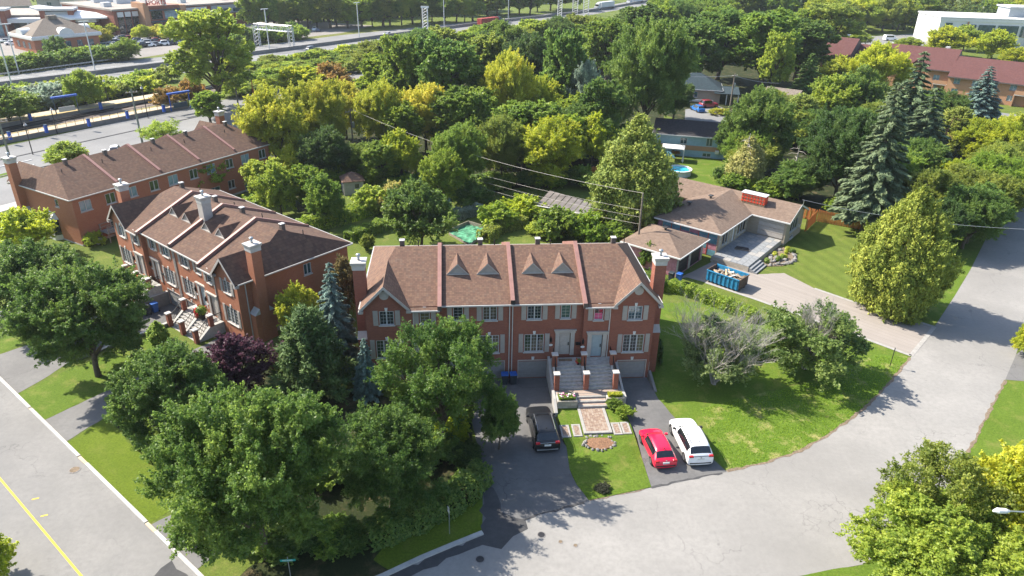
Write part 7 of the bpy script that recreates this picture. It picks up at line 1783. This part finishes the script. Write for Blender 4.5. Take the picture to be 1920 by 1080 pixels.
# ---- trees of the wood and the gardens behind, front ones labelled singly
WOOD = [
 ('maple_b','yellow_maple',525,330,158,135,'yellow','yellow maple left of the short wooden pole'),
 ('maple_a','yellow_maple',600,300,155,130,'yellow','yellow maple between the short pole and the transformer pole'),
 ('maple_b','yellow_maple',650,262,158,90,'gold','yellow maple directly behind the transformer pole'),
 ('maple_a','yellow_maple',715,290,160,110,'yellow','yellow maple right of the transformer pole'),
 ('maple_b','yellow_maple',800,285,160,115,'gold','bright yellow maple, rightmost of the yellow row'),
 ('maple_a','yellow_maple',950,270,105,120,'yellow','tall yellow-green tree in the middle of the wood'),
 ('maple_b','yellow_maple',1002,260,148,110,'yellow','rounded yellow tree in the middle of the wood'),
 ('mid_a','yellow_maple',752,345,245,85,'lime','small yellowish tree before the yellow maple row'),
 ('mid_b','golden_tree',550,345,272,65,'yellow','narrow yellow tree behind the thin wooden pole'),
 ('maple_b','dark_maple',615,345,232,100,'dark','dark green tree in front of the yellow maples'),
 ('maple_b','wood_tree',690,338,262,100,'green','green tree behind the garden shed'),
 ('maple_a','wood_tree',860,365,228,115,'green','full green tree left of the shaded garden'),
 ('maple_b','wood_tree',830,395,275,95,'mid','leafy tree right behind the conical fruit tree'),
 ('maple_a','wood_tree',940,345,212,105,'olive','olive green tree in the middle behind the cables'),
 ('maple_b','wood_tree',1028,350,215,140,'lime','broad lime green tree above the pergola'),
 ('mid_b','wood_tree',1108,320,215,85,'lime','light yellowish tree left of the tall cedar'),
 ('tall_a','wood_tree',565,205,120,100,'lime','light bushy tree beside the railway left of the wood'),
 ('mid_a','wood_tree',620,190,125,100,'rust','rust-tinted bushy tree beside the railway'),
 ('tall_b','wood_tree',765,235,62,115,'green','tall green tree at the highway side of the wood'),
 ('tall_a','wood_tree',842,260,62,150,'deep','large tall green tree left of the yellow-green one'),
 ('tall_b','wood_tree',720,215,100,110,'mid','mid green tree above the yellow maple row'),
 ('tall_a','wood_tree',910,190,58,100,'olive','olive tree behind the tall yellow-green tree'),
 ('maple_b','dark_maple',985,200,66,110,'dark','very dark round tree behind the rounded yellow tree'),
 ('tall_b','wood_tree',1055,240,50,110,'deep','dark spreading tree right of the very dark round one'),
 ('sparse','wood_tree',1090,250,118,80,'silver','greyish thinning tree left of the big dark maple'),
 ('maple_a','dark_maple',1205,265,44,170,'deep','big dark maple dominating the centre of the wood'),
 ('tall_a','wood_tree',1120,300,140,110,'deep','dark tree just behind the tall cedar, left'),
 ('tall_b','wood_tree',1135,160,32,110,'green','tall tree behind the big dark maple, left'),
 ('maple_b','dark_maple',1262,225,150,80,'dark','dark round tree left of the slate-roofed house'),
 ('tall_a','wood_tree',1300,165,30,130,'deep','tall dark tree behind the slate-roofed house, left'),
 ('tall_b','wood_tree',1345,150,15,130,'deep','tall dark tree behind the slate-roofed house, middle'),
 ('tall_a','wood_tree',1425,165,14,150,'green','tall full tree behind the slate-roofed house, right'),
 ('tall_b','wood_tree',1445,185,58,75,'light','lighter slim tree right of the slate-roofed house'),
 ('tall_a','wood_tree',1490,150,28,130,'deep','tall dark tree left of the wine red roofs'),
 ('spruce_b','wood_spruce',1508,185,98,75,'deep','dark conical tree at the left end of the wine red roofs'),
 ('poplar','wood_tree',1545,105,2,140,'olive','pale open tree above the left wine red roof'),
 ('maple_b','dark_maple',1412,318,172,130,'deep','dark maple left of the dead snag'),
 ('cedar_b','thin_tree',1395,350,255,70,'straw','thin yellowish tree behind the bungalow chimney'),
 ('pine','pine_tree',1490,270,182,120,'olive','soft green pine left of the dark right-hand maple'),
 ('maple_a','dark_maple',1562,385,195,165,'dark','broad dark maple behind the orange fence'),
 ('maple_b','wood_tree',1495,375,300,110,'deep','dark low tree around the dead snag'),
 ('mid_a','wood_tree',1548,235,150,100,'light','light bushy tree below the left wine red roof'),
 ('mid_b','yellow_tree',1565,175,110,80,'yellow','yellow-green tree hiding the left apartment wing'),
 ('maple_b','yellow_tree',1635,190,85,110,'lime','yellow-green tree before the middle apartment wing'),
 ('mid_a','wood_tree',1600,235,135,90,'deep','grey-green dark tree before the middle apartment wing'),
 ('spruce_b','spruce_tree',1682,300,92,130,'spruce','taller background spruce before the apartment gable'),
 ('spruce_b','spruce_tree',1640,330,150,120,'spruce','dense spruce left of the tallest lawn spruce'),
 ('spruce_a','spruce_tree',1712,330,160,135,'spruce','blue-grey spruce right of the tallest lawn spruce'),
 ('spruce_b','spruce_tree',1830,222,122,85,'blue','grey-blue spruce in front of the apartment balconies'),
 ('pine','pine_tree',1778,290,205,110,'olive','soft pine right of the leaning bare trunk'),
 ('maple_a','yellow_tree',1850,330,222,140,'lime','yellow-green maple left of the street, upper right'),
 ('maple_b','yellow_tree',1892,290,215,80,'yellow','yellow-green maple at the right edge near the cars'),
 ('maple_b','yellow_tree',1790,390,298,120,'lime','yellow-green tree between golden cedar and street'),
 ('maple_a','wood_tree',1850,400,290,130,'mid','leafy tree overhanging the upper street'),
 ('tall_a','wood_tree',1810,455,335,115,'deep','dark tree between the golden cedar and the street'),
 ('maple_b','wood_tree',1760,475,370,90,'dark','dark tree in the shade right behind the golden cedar'),
 ('maple_b','wood_tree',1730,420,310,100,'olive','olive tree behind the golden cedar top'),
 ('mid_b','lot_tree',1770,105,54,80,'lime','yellow-green tree hiding the white office, left one'),
 ('mid_a','lot_tree',1805,95,52,60,'light','light tree before the white office, middle one'),
 ('mid_b','lot_tree',1858,112,60,80,'lime','yellow-green tree before the white office, right one'),
 ('mid_a','lot_tree',1905,125,92,70,'lime','yellow-green tree at the right edge before the white office'),
 ('mid_a','lot_tree',1700,95,72,50,'light','small tree beside the white van'), ('mid_b','lot_tree',1608,85,62,45,'light','small tree left of the white van lot'),
 ('maple_b','wood_tree',1440,228,168,90,'olive','leafy tree hiding the turquoise house'),
 ('tall_b','wood_tree',560,300,178,90,'mid','green tree among the yellow maples behind the rear row house'),
 ('tall_a','wood_tree',760,300,190,90,'mid','green tree standing among the yellow maples on their right'),
 ('tall_b','wood_tree',890,300,170,100,'green','green tree left of the tall yellow-green tree'),
 ('tall_a','wood_tree',1075,290,175,100,'mid','green tree between lime tree and tall cedar'),
 ('tall_b','wood_tree',500,378,292,90,'light','light tree at the end of the rear row house yard'),
 ('tall_a','wood_tree',585,395,300,80,'mid','tree before the thin pole left of the shed'),
 ('tall_b','wood_tree',720,350,255,90,'green','green tree behind shed and cables'),
 # railway and highway shrubs
 ('mid_a','lot_tree',166,205,138,70,'mid','conical green tree between platform and highway'),
 ('shrub_a','silver_shrub',105,205,163,95,'silver','silvery willow bush beside the far platform'), ('shrub_b','silver_shrub',60,200,168,70,'silver','silvery willow bush nearer the left edge'),
 ('shrub_a','rust_shrub',325,200,168,70,'rust','rust-red shrub at the end of the far platform'), ('shrub_b','rust_shrub',362,190,155,50,'rust','rust-brown shrub left of the poplar foot'),
 ('mid_b','wood_tree',20,235,170,110,'green','dark bush at the left edge behind the platform'),
 ('mid_a','lot_tree',110,112,72,44,'deep','dark tree hiding the pavilion wall'),
 ('mid_b','lot_tree',242,112,74,56,'mid','rounded tree at the lot edge above the highway'),
]
for k in WOOD: tree(*k, k_h=1.06 if k[3] < 320 else .98)
# ---- rows and belts of alike trees and bushes, each told by its colour and its place in the row
ORD = 'first second third fourth fifth sixth seventh eighth ninth tenth eleventh twelfth thirteenth fourteenth fifteenth sixteenth seventeenth eighteenth nineteenth twentieth twenty-first twenty-second twenty-third twenty-fourth twenty-fifth'.split()
CWORD = dict(green='green', deep='deep green', dark='dark green', mid='mid green', light='light green', lime='lime green', yellow='yellow', gold='golden', olive='olive green', silver='silvery', rust='rusty')
def scatter(kinds, name, noun, rows, hm, wm, cols, group, cat='tree', seed=1):
    """rows: (where, feet on the survey grid); hm, wm: metres"""
    r = random.Random(seed); k = 0
    for where, pts in rows:
        for i, (bx, by) in enumerate(sorted(pts)):
            kd = kinds[k % len(kinds)]; cm, tm, h0, w0 = PROTO[kd]; p = G(bx, by); cn = cols[k % len(cols)]; k += 1
            t_ = thing(name, f'{CWORD[cn]} {noun}, {ORD[i]} from the left {where}', cat, p, r.random()*6.28, group); w = wm*r.uniform(.8, 1.25); h = hm*r.uniform(.8, 1.2); t_.scale = (w/w0, w/w0, h/h0)
            c = put('crown', cm, t_); q = PAL[cn]; j = r.uniform(.85, 1.2); c.color = (q[0]*j, q[1]*j, q[2]*j, 1); put('trunk', tm, t_)
def row(x0, y0, x1, y1, n, jx=6, jy=3, seed=0):
    r = random.Random(seed); return [(x0+(x1-x0)*(k+.5)/n+r.uniform(-jx, jx), y0+(y1-y0)*(k+.5)/n+r.uniform(-jy, jy)) for k in range(n)]
scatter(['shrub_a','shrub_b'], 'railway_shrub', 'shrub', [('along the back of the far platform', row(0,214,310,168,16,8,4,1)), ('along the near highway edge', row(20,190,330,152,12,8,4,2))], 3.0, 6.0, ['light','mid','lime','olive'], 'shrubs between platform and highway', 'shrub', 3)
scatter(['mid_a','mid_b','shrub_a'], 'railway_shrub', 'bush', [('along the railway right of the poplar', row(440,182,700,126,14,8,5,3)), ('midway between railway and highway', row(430,160,690,112,14,8,4,4)), ('along the near highway edge right of the poplar', row(450,139,740,94,16,8,3,5))], 3.2, 6.5, ['light','olive','mid','lime','green'], 'bushes between railway and highway', 'shrub', 5)
scatter(['shrub_a','shrub_b'], 'roadside_bush', 'bush', [('on the bank below the pavilion', row(0,136,190,114,16,5,2,6)), ('right of the pavilion bank', row(190,116,235,112,4,3,1,7))], 3.6, 7.5, ['green','deep','mid'], 'bushes below the pavilion', 'shrub', 7)
scatter(['shrub_b','shrub_a'], 'roadside_bush', 'bush', [('behind the sign gantry', row(440,84,570,72,12,5,2,8))], 4.5, 8.0, ['green','deep','mid'], 'bushes behind the gantry', 'shrub', 9)
scatter(['mid_a'], 'lot_tree', 'small tree', [('among the cars of the shopping centre', [(137,72),(158,76),(178,74),(200,84),(212,66),(176,80),(40,60),(300,74),(268,76),(320,80)])], 5.0, 5.5, ['yellow','lime','gold'], 'yellow trees in the shopping centre lot', 'tree', 11)
scatter(['maple_b'], 'far_tree', 'tree', [('beyond the end of the shopping centre', [(470,36),(498,34),(526,30),(548,42)])], 15, 12, ['gold','yellow'], 'yellow trees beyond the shopping centre', 'tree', 12)
scatter(['tall_a','tall_b','maple_a'], 'highway_tree', 'tree', [('in the front row beyond the highway', row(470,60,900,38,22,5,3,13)), ('in the back row beyond the highway', row(520,44,920,22,20,8,4,14)), ('beyond the highway near the trucks', row(900,34,1080,16,9,5,3,15))], 15, 13, ['mid','green','olive','green','light'], 'trees along the far side of the highway', 'tree', 15)
scatter(['tall_b','maple_b','tall_a'], 'wood_tree', 'low tree', [('in the wood edge touching the highway', row(760,108,1080,62,14,8,3,17)), ('in the second row from the highway', row(720,118,1100,74,14,8,4,18))], 6, 10, ['lime','olive','light','mid','green','yellow'], 'trees of the mixed wood', 'tree', 19)
scatter(['maple_b','tall_b','tall_a'], 'wood_tree', 'tree', [('in the upper left part of the wood', row(700,150,1000,105,12,10,6,16)), ('in the upper middle part of the wood', row(900,120,1160,80,12,10,5,18)), ('behind the big dark maple', row(1060,140,1180,110,5,10,6,19)), ('above the pergola', row(980,330,1110,300,5,10,6,31)), ('in the centre left of the lime tree', row(870,300,960,240,5,10,8,32))], 11, 11, ['olive','light','mid','deep','green'], 'trees in the heart of the wood', 'tree', 18)
scatter(['tall_a','tall_b','maple_a'], 'wood_tree', 'tall tree', [('right above the big dark maple', row(1180,110,1300,70,8,10,6,20)), ('in the middle row behind the slate-roofed house', row(1250,75,1520,40,14,10,6,21)), ('at the top edge behind the slate-roofed house', row(1220,45,1500,18,14,10,5,22)), ('directly behind the slate-roofed house', row(1300,110,1500,100,8,10,6,33))], 16, 14, ['deep','green','green','mid','olive'], 'trees of the dark wood', 'tree', 23)
scatter(['maple_a','tall_b','maple_b'], 'hill_tree', 'tree', [('right behind the wine red roofs', row(1520,60,1740,52,14,8,5,24)), ('at the top of the wooded rise', row(1500,34,1900,24,22,10,6,25)), ('halfway up the wooded rise', row(1540,52,1730,40,10,8,5,26)), ('behind the white office', row(1740,32,1940,36,10,8,4,27))], 13, 13, ['lime','light','mid','olive','yellow'], 'trees on the wooded rise', 'tree', 27)
scatter(['maple_b','maple_a'], 'garden_tree', 'tree', [('behind the bungalow chimney', row(1375,300,1410,345,3,6,6,34)), ('along the street above the golden cedar', row(1800,478,1885,350,6,6,5,39)), ('in front of the apartment spruces', row(1580,260,1760,250,7,10,8,35)), ('behind the tall lawn spruce', row(1640,370,1720,360,4,8,6,36)), ('behind the golden cedar', row(1780,420,1860,370,4,6,6,37)), ('above the dead snag', row(1420,260,1560,300,5,10,8,38))], 8, 8, ['deep','green','olive'], 'trees between the right-hand gardens', 'tree', 29)
scatter(['shrub_a','shrub_b'], 'undergrowth_shrub', 'low shrub', [('under the front of the large maple', row(360,985,660,1040,10,14,14,40)), ('under the spreading ash', row(560,900,880,860,10,14,18,41)), ('behind the large maple', row(400,880,560,830,6,12,12,42)), ('under the loose tree', row(760,800,890,790,5,10,10,43)), ('below the purple plum', row(320,800,480,780,5,10,10,44))], 1.5, 2.6, ['deep','dark','green'], 'undergrowth beneath the foreground trees', 'shrub', 45)
scatter(['shrub_a','shrub_b'], 'undergrowth_shrub', 'low shrub', [('at the wood edge near the shed', row(560,330,860,360,12,14,10,50)), ('at the wood edge near the pergola', row(900,350,1110,345,9,10,8,51)), ('behind the bungalow fence', row(1340,350,1500,380,8,10,8,52)), ('behind the lawn spruce and fence', row(1560,395,1720,420,8,10,8,53))], 2.4, 4.2, ['deep','green','mid'], 'undergrowth at the edge of the wood', 'shrub', 54)

# ---- the far-off wood up to the horizon: one mass
rng = np.random.default_rng(77); cen, rad, ctint = [], [], []
def far_field(n, x0, x1, y0, y1, keep):
    k = 0
    while k < n:
        x, y = rng.uniform(x0, x1), rng.uniform(y0, y1)
        if not keep(x, y): continue
        h = rng.uniform(9, 16); w = rng.uniform(4.5, 7.5); tt = rng.random()
        for j in range(9):
            a = j*2.4; f = j/9; rr = w*.6*math.sqrt(1-(f*1.2-.4)**2 if abs(f*1.2-.4) < 1 else 0)
            cen.append((x+math.cos(a)*rr, y+math.sin(a)*rr, h*(.25+.62*f))); rad.append(w*rng.uniform(.38, .55)); ctint.append(tt)
        k += 1
def beyond(x, y):
    px_, py_, dd = PX((x, y, 6)); 
    if dd < 0: return False
    road = 54.3
    s = (x+128.6)*math.sin(R(road))-(y-179.8)*math.cos(R(road))    # signed distance from the highway axis, + on the near side
    if s < 0: return s < -175 or (s < -32 and y > 470)
    return y > 330 and s > 60 and not (120 < x < 300 and y < 345)
far_field(620, -620, 620, 300, 900, beyond)
cen = np.array(cen); rad = np.array(rad); ctint = np.array(ctint)
p, nr, idx = clump_leaves(cen, rad, 110000, rng, .5, .8, .5)
o = put('far_wood', leaf_object_mesh('far_wood', p, nr, .72*(.6+.8*rng.random(len(p))), np.clip(ctint[idx]*.8+rng.random(len(p))*.4-.1, 0, 1), .7)); o.color = (.085, .125, .032, 1)
tag(o, 'far-off wooded hillside and tree belt towards the horizon', 'woodland', None, 'stuff')

# ---- grass blades on the near lawns
def tufts(name, label, polys, n, col, size, seed):
    rng = np.random.default_rng(seed); P = []
    ps = [[G(*q) if not isinstance(q, Vector) else q for q in pl_] for pl_ in polys]
    ar = [abs(sum(p[i].x*p[(i+1)%len(p)].y-p[(i+1)%len(p)].x*p[i].y for i in range(len(p))))/2 for p in ps]
    for p, a in zip(ps, ar):
        m = int(n*a/sum(ar)); x0, x1 = min(q.x for q in p), max(q.x for q in p); y0, y1 = min(q.y for q in p), max(q.y for q in p)
        X, Y = rng.uniform(x0, x1, m*4), rng.uniform(y0, y1, m*4); ins = np.zeros(m*4, bool)
        for i in range(len(p)):
            a_, c_ = p[i], p[(i+1) % len(p)]; cr = ((a_.y > Y) != (c_.y > Y)) & (X < (c_.x-a_.x)*(Y-a_.y)/(c_.y-a_.y+1e-12)+a_.x); ins ^= cr
        X, Y = X[ins][:m], Y[ins][:m]; P.append(np.stack([X, Y, np.full(len(X), .03)], 1))
    P = np.concatenate(P); k = len(P); s_ = size*(.5+rng.random(k)); P[:, 2] += s_*.5
    ax = np.stack([rng.normal(size=k)*.5, rng.normal(size=k)*.5, np.ones(k)], 1)
    o = put(name, leaf_object_mesh(name, P, rng.normal(size=(k, 3))*np.array([1, 1, .4]), s_, rng.random(k), .45, 'leaf', ax, .3)); o.color = (*col, 1)
    tag(o, label, 'grass', None, 'stuff')
tufts('grass_tufts', 'long tufted grass on the verge inside the street curve', [[(1314,768),(1400,745),(1500,725),(1640,668),(1704,671),(1664,719),(1619,764),(1559,809),(1499,844),(1429,867),(1366,882),(1342,845)]], 9000, (.19, .29, .022), .05, 1)

# ================================================================== the slightly hazy summer air
hz = MB(); hz.box(-950, 1050, -60, 1520, -3, 60)
t = NT('haze_air'); pvn = t.node('ShaderNodeVolumePrincipled'); pvn.inputs['Color'].default_value = (.86, .92, 1.0, 1); pvn.inputs['Density'].default_value = .00011; pvn.inputs['Anisotropy'].default_value = .3
t.link(pvn.outputs[0], t.out.inputs['Volume'])
o = hz.build('haze', M('haze_air')); stuff(o); o['label'] = 'thin bright haze in the summer air over the suburb'; o['category'] = 'haze'
